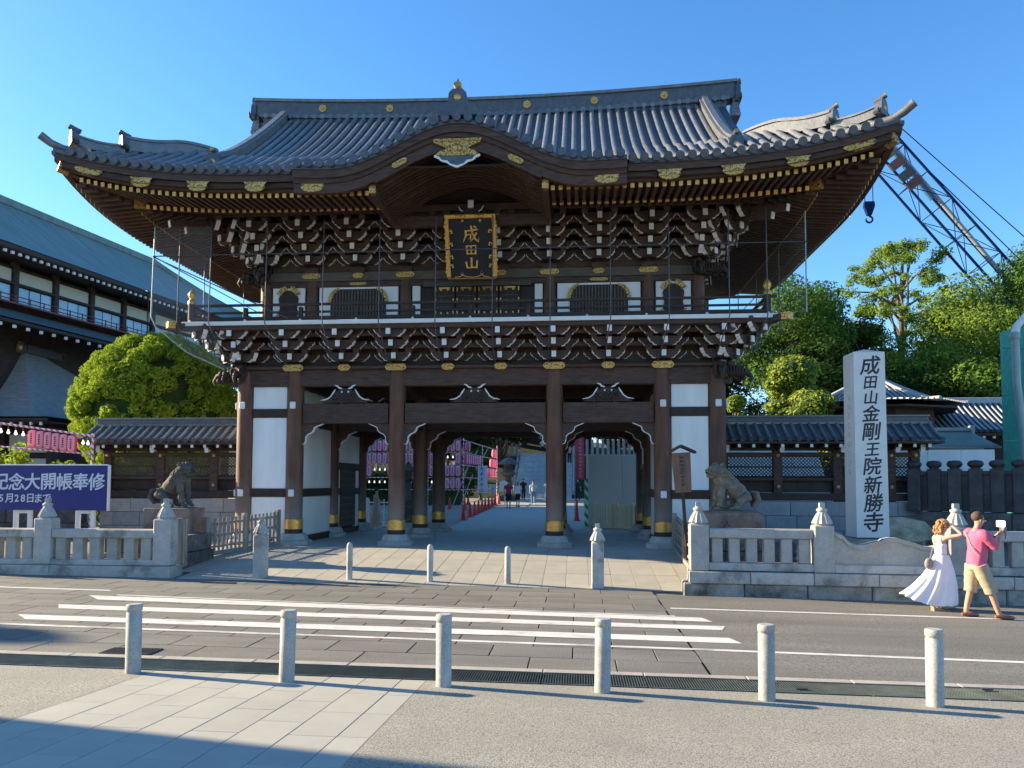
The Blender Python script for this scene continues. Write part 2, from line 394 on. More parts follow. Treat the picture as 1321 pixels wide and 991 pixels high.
# gold plates
def plate(w,h,name='gold_plate',n=9):
    m=MB(); pts=[]
    for i in range(n+1):
        a=pi/2-pi*i/n; pts.append((w/2-h*.5+h*.5*cos(a)*(1.0+.12*cos(3*a)),h/2*sin(a)))
    pts += [(-a,-b) for a,b in pts]
    m.prism(pts,-.015,.015); m.prism([(a*.86,b*.72) for a,b in pts],-.022,-.014,'y'); return m.fix(name,W['goldpat'])
pl_w,pl_o=plate(.62,.20),plate(.36,.19)
for i in range(8):
    k=-3.5+i; inst('gold_plate',pl_w if abs(k) in (3.5,1.5) else pl_o,gate,(k*U,-.30,5.255))
# ---- brackets
def arm_lat(half):
    """lateral boat arm; white S-curved end faces"""
    m=MB(); e=half
    prof=[(0,.09),(e,.09),(e-.01,.03),(e-.05,.0),(e-.06,-.05),(e-.13,-.09),(e-.17,-.14),(e-.24,-.16),(0,-.16)]
    m.prism(prof,-.055,.055); m.prism([(-a,b) for a,b in prof],-.055,.055)
    cur=prof[1:8]; w_=[.006,.020,.022,.010,.009,.019,.005]
    for sg in (-1,1):
        m.strip([(sg*a,b) for a,b in cur],[(sg*(a+w_[i]),b-w_[i]*.6) for i,(a,b) in enumerate(cur)],-.062,.062,1)
    return m.fix('bracket_arm',[W['woodh'],W['white']])
latA,latB=arm_lat(.46),arm_lat(.70)
def arm_out():
    m=MB(); m.box((0,.25,0),(.125,.5,.17)); m.box((0,-.006,.0),(.13,.016,.175),1)
    m.prism([(.0,-.085),(.0,-.13),(.18,-.085)],-.05,.05,'x',0)
    return m.fix('nose_arm',[W['woodh'],W['white']])
outM=arm_out()
def block(s=.2):
    m=MB(); m.box((0,0,.03),(s,s,.07)); m.box((0,0,-.045),(s*.98,s*.98,.08),taper=.68); return m.fix('bearing_block',W['woodh'])
blk=block()
def bracket(parent, x, y, rz, levels, big=True, corner=0):
    """levels: list of (outward distance, z)"""
    m=MB(); z0=levels[0][1]-.42
    m.box((0,-.0,z0+.14),(.42,.42,.14)); m.box((0,0,z0+.02),(.42,.42,.12),taper=.68)
    m.box((0,.0,(z0+.2+levels[-1][1])/2),(.16,.16,levels[-1][1]-z0-.2))
    o=m.build('bracket_set',W['woodh'],parent,(x,y,0),(0,0,rz))
    prev=0
    for i,(d,z) in enumerate(levels):
        inst('nose_arm',outM,o,(0,-d-.17,z),(0,0,0),(1,(d+.3)/.5,1))
        inst('bracket_arm',latA,o,(0,-d,z+.03)); inst('bracket_arm',latB,o,(0,-prev-.0,z+.06),(0,0,0),(1,.9,.9))
        for bx in (-.42,0,.42): inst('bearing_block',blk,o,(bx,-d,z+.19))
        prev=d
    return o
lowlev=[(.42,5.55),(.78,5.86),(1.08,6.14)]
uplev=[(.35,8.60),(.68,8.86),(.98,9.12),(1.26,9.40)]
XU=6.57; YU=.35; UU=1.46
for i in range(10): bracket(gate,(-4.5+i)*U,0,0,lowlev)
for sg in (-1,1):
    for yy in (0,1.74,3.48,5.22,6.96): bracket(gate,sg*4.5*U,yy,sg*pi/2,lowlev)
    bracket(gate,sg*4.5*U,0,sg*pi/4,[(a*1.3,b) for a,b in lowlev])
xs_up=[-4.5,-3.5,-2.5,-1.5,-.5,.5,1.5,2.5,3.5,4.5]
for k in xs_up: bracket(gate,k*UU,YU,0,uplev)
YB=2*D-YU
for sg in (-1,1):
    for yy in (YU,YU+1.565,3.48,YB-1.565,YB): bracket(gate,sg*XU,yy,sg*pi/2,uplev)
    bracket(gate,sg*XU,YU,sg*pi/4,[(a*1.35,b) for a,b in uplev])
    # tail rafters slanting at the corner
    for t in (0,.32):
        m=MB(); m.bar((0,0,0),(sg*1.25,-1.25,-.36),.14,.18); m.bar((sg*1.25,-1.25,-.36),(sg*1.262,-1.262,-.363),.145,.185,1)
        m.build('tail_rafter',[W['woodh'],W['white']],gate,(sg*(XU+.5+t),YU-.5-t,9.5+t*.3))
# continuous purlins of each level + backing boards
for (lev,xh,y0,nm) in ((lowlev,4.5*U,0,'low'),(uplev,XU,YU,'up')):
    for d,z in lev:
        gbox('purlin',(0,y0-d,z+.30),(2*(xh+d)+.3,.11,.12),W['woodh'])
        for sg in (-1,1): gbox('purlin',(sg*(xh+d),D,z+.302),(.11,2*(D-y0+d)+.28,.118),W['woodh'])
gbox('backing_wall',(0,.06,5.80),(14.1,.08,.98),W['wood']); gbox('backing_wall',(0,2*D-.06,5.80),(14.1,.08,.98),W['wood'])
gbox('backing_wall',(0,YU+.05,9.0),(13.2,.08,1.5),W['wood']); gbox('backing_wall',(0,YB-.05,9.0),(13.2,.08,1.5),W['wood'])
for sg in (-1,1):
    gbox('backing_wall',(sg*6.98,D,5.80),(.08,6.8,.98),W['wood']); gbox('backing_wall',(sg*6.52,D,9.0),(.08,6.1,1.5),W['wood'])
# sloped boards behind upper brackets (hides the roof void)
for (y0,y1,z0,z1) in ((YU-1.25,YU,9.78,9.86),): gbox('eave_purlin',(0,YU-1.3,9.74),(16.4,.2,.2),W['woodh'])
# carved beam ends
def carved(seed, n=46):
    rr=random.Random(seed); m=MB()
    for i in range(n):
        a=rr.uniform(0,2*pi); t=rr.random(); r=.06+.05*rr.random()
        m.sphere((t*.62+rr.uniform(-.05,.05), rr.uniform(-.14,.14), rr.uniform(-.2,.2)*(1-.4*t)+.1*sin(t*4)),r,7,5)
    for i in range(7):
        a=rr.uniform(-.2,.5); m.tube([(.1+.08*i,-.12,-.1),(.18+.08*i,-.2,0),(.14+.09*i,-.2,.14),(.24+.07*i,-.14,.2)],[.03,.045,.035,.012],6)
    m.tube([(.5,0,.05),(.75,0,.0),(.86,0,-.14),(.80,0,-.26)],[.12,.10,.06,.03],8)
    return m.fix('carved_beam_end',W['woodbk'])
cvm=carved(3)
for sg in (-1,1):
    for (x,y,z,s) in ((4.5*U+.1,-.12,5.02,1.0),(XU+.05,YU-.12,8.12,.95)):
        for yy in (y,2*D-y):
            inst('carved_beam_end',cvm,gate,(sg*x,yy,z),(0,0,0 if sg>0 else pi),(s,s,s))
            inst('carved_beam_end',cvm,gate,(sg*x*.99,yy,z),(0,0,-pi/2 if yy<D else pi/2),(s*.8,s*.8,s))
# ---- balcony
gbox('balcony_floor',(0,D,6.40),(16.66,9.58,.10),W['woodbk'])
gbox('balcony_edge_board',(0,-1.345,6.405),(16.8,.05,.12),W['white'])
for sg in (-1,1): gbox('balcony_edge_board',(sg*8.37,D,6.405),(.05,9.6,.12),W['white'])
gbox('balcony_joist_beam',(0,-1.20,6.29),(16.9,.2,.14),W['woodh'])
for sg in (-1,1):
    gbox('balcony_joist_beam',(sg*8.2,D,6.292),(.2,9.4,.14),W['woodh'])
    m=MB(); m.bar((-.3,.3,0),(.32,-.32,0),.2,.17); m.bar((.18,-.18,0),(.33,-.33,0),.22,.19,1)
    o=m.build('corner_beam_cap',[W['woodh'],W['goldpat']],gate,(8.36*sg,-1.3,6.33)); o.scale=(sg,1,1)
for sg in (-1,1):
    for i in range(3): pass
rails=MB()
for z,w in ((6.56,.10),(6.74,.06),(6.96,.07)):
    ext={6.56:.0,6.74:.0,6.96:.25}[z]
    rails_o=MB().box((0,0,0),(16.4+ext*2,w*.9,w)).build('rail',W['woodbk'],gate,(0,-1.18,z))
    for sg in (-1,1): MB().box((0,0,0),(w*.9,9.3,w)).build('rail',W['woodbk'],gate,(sg*8.2,D,z+.001))
pm=MB().cbox((0,0,.2),(.11,.11,.44),.01).fix('rail_post',W['woodbk'])
studm=MB().sphere((0,0,0),.04,8,6).fix('gold_stud',W['white'])
for i in range(11):
    x=-8.2+16.4*i/10
    o=inst('rail_post',pm,gate,(x,-1.18,6.46)); inst('stud',studm,o,(0,-.07,.04))
for sg in (-1,1):
    for j in range(1,6): inst('rail_post',pm,gate,(sg*8.2,-1.18+9.3*j/6,6.46))
nw=MB(); nw.lathe([(.10,0),(.10,.55)],12)
nwg=MB(); nwg.lathe([(.112,.55),(.112,.64),(.07,.68),(.06,.72),(.105,.78),(.11,.84),(.07,.92),(.025,.98),(.0,1.02)],14)
nwm,nwgm=nw.fix('newel',W['woodbk']),nwg.fix('newel_finial',W['gold'])
for sx in (-1,1):
    for yy in (-1.18,2*D+1.18):
        o=inst('newel_post',nwm,gate,(sx*8.2,yy,6.46)); inst('gold_finial',nwgm,o)
# ---- upper storey walls
ucm=MB().lathe([(.19,6.46),(.19,8.0)],16).fix('upper_column',W['col'])
for y in (YU,YB):
    for k in (-4.5,-3.5,-1.5,1.5,3.5,4.5): inst('upper_column',ucm,gate,(k*UU,y,0))
for sg in (-1,1):
    for yy in (YU+1.565*1.33,YB-1.565*1.33): inst('upper_column',ucm,gate,(sg*XU,yy,0))
for y in (YU,YB):
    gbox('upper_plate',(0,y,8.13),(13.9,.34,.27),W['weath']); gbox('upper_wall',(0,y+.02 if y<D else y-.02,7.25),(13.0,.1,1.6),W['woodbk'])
    gbox('upper_rail',(0,y-.06,6.70),(13.0,.14,.12),W['woodh'])
    gbox('upper_lintel',(0,y-.07,7.90),(13.0,.14,.18),W['woodh'])
for sg in (-1,1):
    gbox('upper_plate',(sg*XU,D,8.132),(.34,6.6,.266),W['weath']); gbox('upper_wall',(sg*(XU-.02),D,7.25),(.1,6.1,1.6),W['woodbk'])
    gbox('plaster_panel',(sg*(XU+.045),D,7.3),(.03,1.5,1.0),W['plaster'])
for k in (-3.5,-1.5,1.5,3.5): inst('gold_plate',pl_w,gate,(k*UU,YU-.19,8.15),(0,0,0),(.9,1,.85))
for k in (-2.5,-.5,.5,2.5): inst('gold_plate',pl_o,gate,(k*UU,YU-.19,8.15),(0,0,0),(.9,1,.85))
for k in (-2.5,2.5): inst('gold_plate',pl_w,gate,(k*UU,YU-.16,7.90),(0,0,0),(.85,1,.45))
# cusped windows in outer bays
def ringseg(cx,cz,r0,r1,a0,a1,n=7,lob=True):
    top=[];bot=[]
    for i in range(n+1):
        a=a0+(a1-a0)*i/n; w=(.018*(i%2)) if lob else 0
        top.append((cx+(r1+w)*cos(a),cz+(r1+w)*sin(a))); bot.append((cx+(r0-w*.6)*cos(a),cz+(r0-w*.6)*sin(a)))
    return top,bot
def katomado(x):
    base=gbox('plaster_panel',(x,YU-.075,7.29),(1.02,.06,1.06),W['plaster'])
    m=MB(); pts=[]
    for i in range(13):
        a=pi*i/12; pts.append((.30*cos(a)*(1+.05*cos(6*a)),.18+.28*sin(a)*(1+.06*cos(6*a))))
    pts += [(-.27,-.1),(-.36,-.53),(.36,-.53),(.27,-.1)]
    m.prism(pts,-.035,.0); m.build('arched_window',W['woodbk'],base,(0,-.03,0))
    for a0,a1 in ((.12*pi,.44*pi),(.56*pi,.88*pi)):
        g=MB(); t,b=ringseg(0,.18,.26,.40,a0,a1); g.strip(t,b,-.02,.0); g.build('gold_corner',W['goldpat'],base,(0,-.066,0))
    for sg in (-1,1):
        g=MB(); g.prism([(sg*.22,-.4),(sg*.36,-.28),(sg*.44,-.5),(sg*.36,-.53),(sg*.2,-.53)],-.02,0); g.build('gold_corner',W['goldpat'],base,(0,-.066,0))
for sg in (-1,1): katomado(sg*4*UU)
def widewin(x):
    base=gbox('plaster_panel',(x,YU-.075,7.29),(2.46,.06,1.06),W['plaster'])
    m=MB(); pts=[(-.86,-.53),(-.86,.15),(-.80,.30),(-.68,.40),(-.60,.45),(.60,.45),(.68,.40),(.80,.30),(.86,.15),(.86,-.53)]
    m.prism(pts,-.04,0); m.build('window_opening',W['woodbk'],base,(0,-.03,0))
    sl=MB().cbox((0,0,0),(.045,.03,.93),.006).fix('slat',W['weath'])
    for i in range(17): inst('slat',sl,base,(-.76+i*.095,-.08,-.05))
    for sg in (-1,1):
        t=[(sg*a,b) for a,b in ((.58,.50),(.74,.44),(.86,.33),(.93,.18),(.95,.06))]; b=[(sg*a,b) for a,b in ((.58,.42),(.70,.35),(.78,.26),(.82,.15),(.83,.06))]
        g=MB(); g.strip(t,b,-.02,0); g.build('gold_corner',W['goldpat'],base,(0,-.075,0))
        g=MB(); g.prism([(sg*.80,-.34),(sg*.93,-.44),(sg*1.0,-.53),(sg*.74,-.53)],-.02,0); g.build('gold_corner',W['goldpat'],base,(0,-.075,0))
for sg in (-1,1): widewin(sg*2.5*UU)
for sg in (-1,1): gbox('plaster_panel',(sg*1.86,YU-.08,7.29),(.24,.06,1.06),W['plaster'])
gbox('door_head',(0,YU-.13,7.83),(3.3,.1,.14),W['weath'])
leaf=MB(); leaf.cbox((0,0,0),(.62,.05,.96),.01)
leafm=leaf.fix('door_leaf',W['woodbk'])
gf=MB()
for z in (.40,.06,-.3):
    for sx in (-.27,.27): gf.box((sx,-.03,z),(.04,.015,.12))
    for sx in (-.1,.1): gf.box((sx,-.03,z-.02),(.05,.015,.05))
gf.box((0,-.03,.44),(.34,.015,.05)); gf.box((-.12,-.03,.40),(.06,.015,.05)); gf.box((.12,-.03,.40),(.06,.015,.05)); gf.box((0,-.028,.2),(.5,.012,.02),1); gf.box((0,-.028,-.14),(.5,.012,.02),1)
gfm=gf.fix('door_fitting',[W['gold'],W['weath']])
for i in range(4):
    o=inst('door_leaf',leafm,gate,(-.99+i*.66,YU-.10,7.28)); inst('gold_hinge_plate',gfm,o)
# ================================================================== roof
HW,DE,HG,ZR,YEV=10.75,6.75,7.95,4.6,-3.65
def prof(d): return 9.87+ZR*(max(0,d)/6.8)**1.3
def xh(d): return HW-d if d<HW-HG else HG
def lift(dist,L,d): return .75*max(0,1-dist/L)**3*max(0,1-d/5.0)
def PF(x,d):
    lf=lift(xh(d)-abs(x) if d<2.8 else 9,7.2,d)
    return (x, YEV-.2*lf+d, prof(d)+lf)
def PS(sg,y,d):
    yh=D-YEV-d; lf=lift(yh-abs(y),5.0,d)
    return (sg*(HW-d+.2*lf), D+y, prof(d)+lf)
tb=lambda f: tag(f)
rf=MB()
rf.grid(lambda u,v: PF((2*u-1)*xh(v*2.8),v*2.8),60,10)
rf.grid(lambda u,v: PF((2*u-1)*HG,2.8+v*4.2),20,12)
rf.grid(lambda u,v: (lambda p:(p[0],2*D-p[1],p[2]))(PF((2*u-1)*xh(v*2.8),v*2.8)),60,10)
rf.grid(lambda u,v: (lambda p:(p[0],2*D-p[1],p[2]))(PF((2*u-1)*HG,2.8+v*4.2)),20,12)
for sg in (-1,1): rf.grid(lambda u,v: PS(sg,(2*u-1)*(D-YEV-v*3.0),v*3.0),40,10)
rf.build('roof_surface',W['tiled'],gate)
# karahafu
KW=4.25
def zk(x): 
    t=min(1,abs(x)/3.35); return 9.90+1.08*(.5+.5*cos(pi*t))**1.12+ (0.03*max(0,abs(x)-3.35))
def dk(x):   # depth on the main roof at which it reaches the curved gable's height
    z=zk(x)+.02; return 6.8*max(0,(z-9.87)/ZR)**(1/1.3) if z>9.87 else 0
kr=MB(); kr.grid(lambda u,v:(lambda x:(x,YEV-.16+v*(dk(x)+.3),zk(x)+.02*v))((2*u-1)*KW),60,6)
kr.build('curved_gable_roof',W['tiled'],gate)
def rollmesh(path,name='tile_roll',r=.085,seg=10,disc=True):
    m=MB(); m.tube(path,r,seg)
    p0=Vector(path[0]); t=(Vector(path[1])-p0).normalized()
    if disc: m.tube([p0-t*.02,p0+t*.045],r*1.28,12,1)
    return m
nrow=[]
SP=.292
n=int(HW/SP)
for i in range(-n,n+1):
    x=i*SP
    if abs(x)>HW-.3: continue
    d0=0.0
    if abs(x)<KW: d0=dk(x)+.08
    d1 = 6.9 if abs(x)<=HG-.1 else HW-abs(x)
    if d1-d0<.3: continue
    path=[(lambda p:(0,p[1],p[2]+.035))(PF(x,d0+(d1-d0)*t/14)) for t in range(15)]
    if d0==0: path[0]=(0,path[0][1]-.08,path[0][2]-.01)
    rollmesh(path,disc=d0==0).build('tile_roll',[W['tile'],W['tiled']],gate,(x,0,0))
for i in range(-14,15):
    x=i*SP
    y1=YEV-.16+dk(x)+.1
    path=[(0,YEV-.24+(y1-YEV+.24)*t/3,zk(x)+.035) for t in range(4)]
    rollmesh(path).build('tile_roll',[W['tile'],W['tiled']],gate,(x,0,0))
for sg in (-1,1):
    ny=int((D-YEV)/SP)
    for i in range(-ny,ny+1):
        y=i*SP; d1=min(2.9,(D-YEV)-abs(y))
        if d1<.3: continue
        p0=PS(sg,y,0)
        path=[(lambda p:(p[0],0,p[2]+.035))(PS(sg,y,d1*t/9)) for t in range(10)]
        path[0]=(path[0][0]+sg*.08,0,path[0][2]-.01)
        rollmesh(path).build('tile_roll',[W['tile'],W['tiled']],gate,(0,D+y,0))
# gables
for sg in (-1,1):
    m=MB(); poly=[(D-4.1,11.3)]+[(YEV+d,prof(d)-.1) for d in (3.2,4,5,6,6.8)]
    poly=[(YEV+d,prof(d)-.12) for d in (2.9,3.6,4.4,5.2,6.0,7.0)]; poly=poly+[(2*D-a,b) for a,b in poly[::-1]]
    m.prism(poly,-.06,.06,'x'); m.build('gable_wall',W['woodbk'],gate,(sg*(HG-.5),0,0))
    m=MB(); top=[(YEV+d,prof(d)-.03) for d in (2.2,3,3.8,4.6,5.4,6.2,7.05)]; bot=[(a,b-.42) for a,b in top]
    for q in (0,1):
        for i in range(6):
            a,b,c,e=top[i],top[i+1],bot[i+1],bot[i]
            pol=[a,b,c,e] if q==0 else [(2*D-p[0],p[1]) for p in (a,b,c,e)]
            m.prism(pol,-.05,.05,'x')
    m.build('bargeboard',W['woodh'],gate,(sg*(HG-.02),0,0))
# main ridge: stacked courses, slightly sagging
def ridgez(x): return .28*(abs(x)/8.3)**2
def ridge_course(z0,z1,w,name,m_,xl=8.3,n=24):
    m=MB()
    P=[-xl+2*xl*i/n for i in range(n+1)]
    for i in range(n):
        a,b=P[i],P[i+1]; vs=[]
        for x in (a,b):
            for sy,z in ((-1,z0),(1,z0),(1,z1),(-1,z1)): vs.append((x,D+sy*w/2,z+ridgez(x)))
        fs=[(0,1,5,4),(1,2,6,5),(2,3,7,6),(3,0,4,7)]
        if i==0: fs.append((3,2,1,0))
        if i==n-1: fs.append((4,5,6,7))
        m.add(vs,fs)
    return m.build(name,m_,gate)
ridge_course(14.15,14.42,.72,'ridge_base',W['tiled'],8.0)
ridge_course(14.42,14.52,.86,'ridge_course',W['tile'],8.1)
ridge_course(14.52,15.06,.5,'main_ridge',W['tiled'],8.3)
ridge_course(15.06,15.16,.62,'ridge_cap',W['tile'],8.38)
ridge_course(15.16,15.20,.3,'ridge_cap_roll',W['tile'],8.38)
dm=MB().tube([(0,-.05,0),(0,.1,0)],.085,12).fix('ridge_end_tile',W['tile'])
for i in range(-27,28): inst('ridge_end_tile',dm,gate,(i*.292,D-.42,14.46+ridgez(i*.292)))
cr=MB()
pts=[(.13*(1+.10*cos(8*a))*cos(a),.13*(1+.10*cos(8*a))*sin(a)) for a in [2*pi*i/32 for i in range(32)]]
cr.prism(pts,-.02,.02); cr.sphere((0,-.02,0),.05,8,5)
crm=cr.fix('crest',W['gold'])
for x in (-5.9,-3.5,-1.15+.1,1.3,3.6,5.95): inst('gold_crest',crm,gate,(x,D-.27,14.83+ridgez(x)))
def oni(s=1.0, ball=True):
    m=MB(); P=[(-.26,0),(-.30,.06),(-.22,.14),(-.19,.36),(-.12,.46),(.12,.46),(.19,.36),(.22,.14),(.30,.06),(.26,0)]
    m.prism(P,-.09,.09); m.sphere((0,-.09,.2),.085,10,6,1,(1,.4,1))
    m.tube([(0,.16,.47),(0,-.02,.52),(0,-.12,.56)],[.075,.08,.085],10); m.tube([(0,-.12,.56),(0,-.135,.566)],.075,10,1)
    for sg in (-1,1): m.tube([(sg*.2,-.05,.12),(sg*.3,-.06,.05),(sg*.36,-.05,.12)],[.05,.05,.02],6)
    return m.fix('ridge_end_ornament',[W['tiled'],W['gold']])
onim=oni()
for sg in (-1,1):
    o=inst('ridge_end_ornament',onim,gate,(sg*8.4,D,14.45+.2),(0,0,sg*pi/2),(1.5,1,1.5))
    m=MB()
    for j in range(6): m.box((0,0,j*.13),(.3-.03*j,.7-.05*j,.11))
    m.build('stacked_ridge_tiles',W['tile'],gate,(sg*8.32,D,14.2))
# descending ridges
def sweep_ridge(name,path,w,h,m_,parent=gate,up=(0,0,1)):
    m=MB(); P=[Vector(p) for p in path]; n=len(P); vs=[]
    for lay,(ww,z0,z1) in enumerate(((w,0,h*.72),(w*1.25,h*.72,h*.84),(w*.6,h*.84,h))):
        vs=[]
        for j,p in enumerate(P):
            t=P[min(j+1,n-1)]-P[max(j-1,0)]; s=Vector((t.y,-t.x,0))
            if s.length<1e-6: s=Vector((1,0,0))
            s.normalize()
            for a,z in ((-1,z0),(1,z0),(1,z1),(-1,z1)): vs.append(tuple(p+s*(a*ww/2)+Vector((0,0,z))))
        fs=[]
        for j in range(n-1):
            for i in range(4): fs.append((j*4+i,j*4+(i+1)%4,(j+1)*4+(i+1)%4,(j+1)*4+i))
        fs += [(3,2,1,0),tuple((n-1)*4+i for i in range(4))]
        m.add(vs,fs,0 if lay!=1 else 0)
    return m.build(name,m_,parent)
for sg in (-1,1):
    for fb in (0,1):
        def fl_(p): return p if fb==0 else (p[0],2*D-p[1],p[2])
        X0=7.25
        path=[]
        for i in range(13):
            d=6.7-(6.7-1.75)*i/12; path.append(fl_((sg*X0,YEV+d,prof(d)+.02+ (.0 if i<11 else .03*(i-10)))))
        sweep_ridge('descending_ridge',path,.30,.46,W['tile'])
        e=path[-1]; inst('ridge_end_ornament',onim,gate,(e[0],e[1]-.06 if fb==0 else e[1]+.06,e[2]-.04),(0,0,0 if fb==0 else pi),(.95,1,.95))
        # hip ridges
        path=[]
        for i in range(12):
            d=2.95-(2.95-1.15)*i/11; u=max(0,(i-6)/5); path.append(fl_((sg*(HW-d),YEV+d,prof(d)+lift(0,7.2,d)+.03+.14*u*u-.34*max(0,1-i/5)**1.5)))
        sweep_ridge('hip_ridge',path,.30,.42,W['tile'])
        a=atan2(-1,sg); rz=(pi/2+a) if fb==0 else (pi/2-a)
        e=path[-1]; inst('ridge_end_ornament',onim,gate,e,(0,0,rz),(.85,1,.9))
        path=[]
        for i in range(8):
            d=1.15-(1.15-.28)*i/7; u=i/7; path.append(fl_((sg*(HW-d),YEV+d,prof(d)+lift(0,7.2,d)+.03+.20*u*u)))
        sweep_ridge('hip_ridge',path,.26,.30,W['tile'])
        e=path[-1]; inst('ridge_end_ornament',onim,gate,e,(0,0,rz),(.8,1,.85))
        c=[fl_((sg*(HW-d),YEV+d,prof(d)+lift(0,7.2,d)+.06+z)) for d,z in ((.35,0),(.1,.02),(-.1,.08),(-.28,.2))]
        MB().tube(c,[.09,.1,.1,.11],10).build('corner_tile',W['tile'],gate)
# ---- eave boards (front/back/sides): under-tile board, fascia, soffit
def eave_ring(name,ins,ztop,zbot,th,m_,gap=False):
    m=MB(); N=60
    for side in range(4):
        pts=[]
        for i in range(N+1):
            u=2*i/N-1
            if side==0: x=u*(HW-ins); p=PF(x*HW/(HW-ins),0); q=(x,p[1]+ins,p[2])
            elif side==1: x=u*(HW-ins); p=PF(x*HW/(HW-ins),0); q=(x,2*D-p[1]-ins,p[2])
            else:
                sg=-1 if side==2 else 1; yy=u*(D-YEV-ins); p=PS(sg,yy*(D-YEV)/(D-YEV-ins),0); q=(p[0]-sg*ins,D+yy,p[2])
            pts.append(q)
        for i in range(N):
            a,b=pts[i],pts[i+1]
            if gap and side==0 and (abs(a[0])<KW-.02 or abs(b[0])<KW-.02): continue
            n_={0:(0,1),1:(0,-1),2:(1,0),3:(-1,0)}[side]; vs=[]
            for p in (a,b):
                for k,z in ((0,zbot),(th,zbot),(th,ztop),(0,ztop)): vs.append((p[0]+n_[0]*k,p[1]+n_[1]*k,p[2]+z))
            m.add(vs,[(0,1,5,4),(1,2,6,5),(2,3,7,6),(3,0,4,7),(0,3,2,1),(4,5,6,7)])
    return m.build(name,m_,gate)
eave_ring('eave_edge_tiles',.0,.0,-.09,.25,W['tiled'],True)
eave_ring('eave_board',.05,-.09,-.27,.2,W['woodh'],True)
eave_ring('eave_fascia',.14,-.27,-.50,.16,W['wood'],True)
def soffit(d): # underside height (relative to eave edge height) at distance d from the edge
    return -.50+.10*min(d,1.35)/1.35+ (max(0,d-1.35)*.28)
so=MB()
so.grid(lambda u,v:(lambda x,d:(x,YEV+d-.2*lift(xh(0)-abs(x)*HW/(HW-d) if d<3.9 else 9,7.2,0),9.87+lift(HW-abs(x)*HW/(HW-d),7.2,0)*(1-d/4.2)+soffit(d)+.06))((2*u-1)*(HW-v*3.95),v*3.95),64,8)
for sg in (-1,1):
    so.grid(lambda u,v:(lambda y,d:(sg*(HW-d),D+y,9.87+lift((D-YEV)*(1-abs(y)/(D-YEV-d)),5.0,0)*(1-d/4.2)+soffit(d)+.06))((2*u-1)*(D-YEV-v*4.1),v*4.1),40,8)
so.grid(lambda u,v:(lambda x,d:(x,2*D-(YEV+d),9.87+lift(HW-abs(x)*HW/(HW-d),7.2,0)*(1-d/4.2)+soffit(d)+.06))((2*u-1)*(HW-v*3.95),v*3.95),64,8)
# cut the soffit where the curved gable opens
vs=so.v; keep=[(f,m_,s_) for f,m_,s_ in zip(so.f,so.m,so.sm) if not (all(abs(vs[i][0])<2.35 and vs[i][1]<-.95 for i in f))]
so.f=[k[0] for k in keep]; so.m=[k[1] for k in keep]; so.sm=[k[2] for k in keep]
so.build('soffit_board',W['wood'],gate)
rfm=MB().box((0,.5,0),(.085,1,.10)).fix('rafter',W['raft'])
capm=MB(); capm.box((0,-.008,0),(.098,.016,.115)); capm=capm.fix('gold_cap',W['gold'])
def rafter(name,p,rz,L,pitch):
    o=inst(name,rfm,gate,p,(pitch,0,rz),(1,L,1)); c=inst('gold_cap',capm,gate,p,(pitch,0,rz)); 
    c.parent=o; c.location=(0,0,0); c.rotation_euler=(0,0,0); c.scale=(1,1/L,1); return o
RS=.2
i=-52
for i in range(-52,53):
    x=i*RS; 
    if abs(x)<2.15: continue
    e=HW-.28-abs(x); zz=9.87+lift(HW-abs(x),7.2,0)
    if e>.15:
        L=min(1.35,max(.25,e)); rafter('flying_rafter',(x,YEV+.26,zz-.56),0,L,.07)
    e2=HW-1.45-abs(x)
    if e2>.1:
        L=min(2.7,max(.3,e2)); zz2=9.87+lift(HW-abs(x),7.2,0)*.62
        rafter('base_rafter',(x,YEV+1.42,zz2-.52),0,L,.27)
for sg in (-1,1):
    ny=int((D-YEV)/RS)
    for i in range(-ny,ny+1):
        y=i*RS; e=D-YEV-.28-abs(y); zz=9.87+lift(D-YEV-abs(y),5.0,0)
        rz=pi/2 if sg>0 else -pi/2
        if e>.15: rafter('flying_rafter',(sg*(HW-.26),D+y,zz-.56),rz,min(1.35,max(.25,e)),.07)
        e2=D-YEV-1.45-abs(y)
        if e2>.1:
            zz2=9.87+lift(D-YEV-abs(y),5.0,0)*.62
            rafter('base_rafter',(sg*(HW-1.42),D+y,zz2-.52),rz,min(2.9,max(.3,e2)),.27)
    # hip rafters
    m=MB(); m.bar((sg*(HW-.05),YEV+.05,10.24),(sg*(HW-1.5),YEV+1.5,9.86),.22,.3); m.bar((sg*(HW-1.5),YEV+1.5,9.72),(sg*(XU),YU,10.5),.22,.26)
    m.bar((sg*(HW-.04),YEV+.04,10.24),(sg*(HW-.22),YEV+.22,10.19),.24,.32,1); m.bar((sg*(HW-1.38),YEV+1.38,9.68),(sg*(HW-1.6),YEV+1.6,9.73),.24,.28,1)
    m.build('hip_rafter',[W['wood'],W['goldpat']],gate)
# gold fittings on the fascia
ff=MB(); P=[(-.30,.11),(.30,.11),(.24,.04),(.27,-.02),(.20,-.08),(.10,-.12),(-.10,-.12),(-.20,-.08),(-.27,-.02),(-.24,.04)]
ff.prism(P,-.02,.0); ffm=ff.fix('gold_fascia_fitting',W['goldpat'])
for x in (8.4,6.85,5.3): 
    for sg in (-1,1):
        z=9.87+lift(HW-x,7.2,0); inst('gold_fascia_fitting',ffm,gate,(sg*x,YEV+.03,z-.40),(0,-sg*.04*(x-4)/2,0),(1.02,1,1.12))
for sg in (-1,1):
    inst('gold_fascia_fitting',ffm,gate,(sg*3.75,YEV-.02,zk(3.75)-.50),(0,0,0),(1.15,1,1.15))
    z=9.87+lift(HW-10.0,7.2,0); inst('gold_fascia_fitting',ffm,gate,(sg*9.85,YEV+.03,z-.33),(0,-sg*.22,0),(1.5,1,1.3))
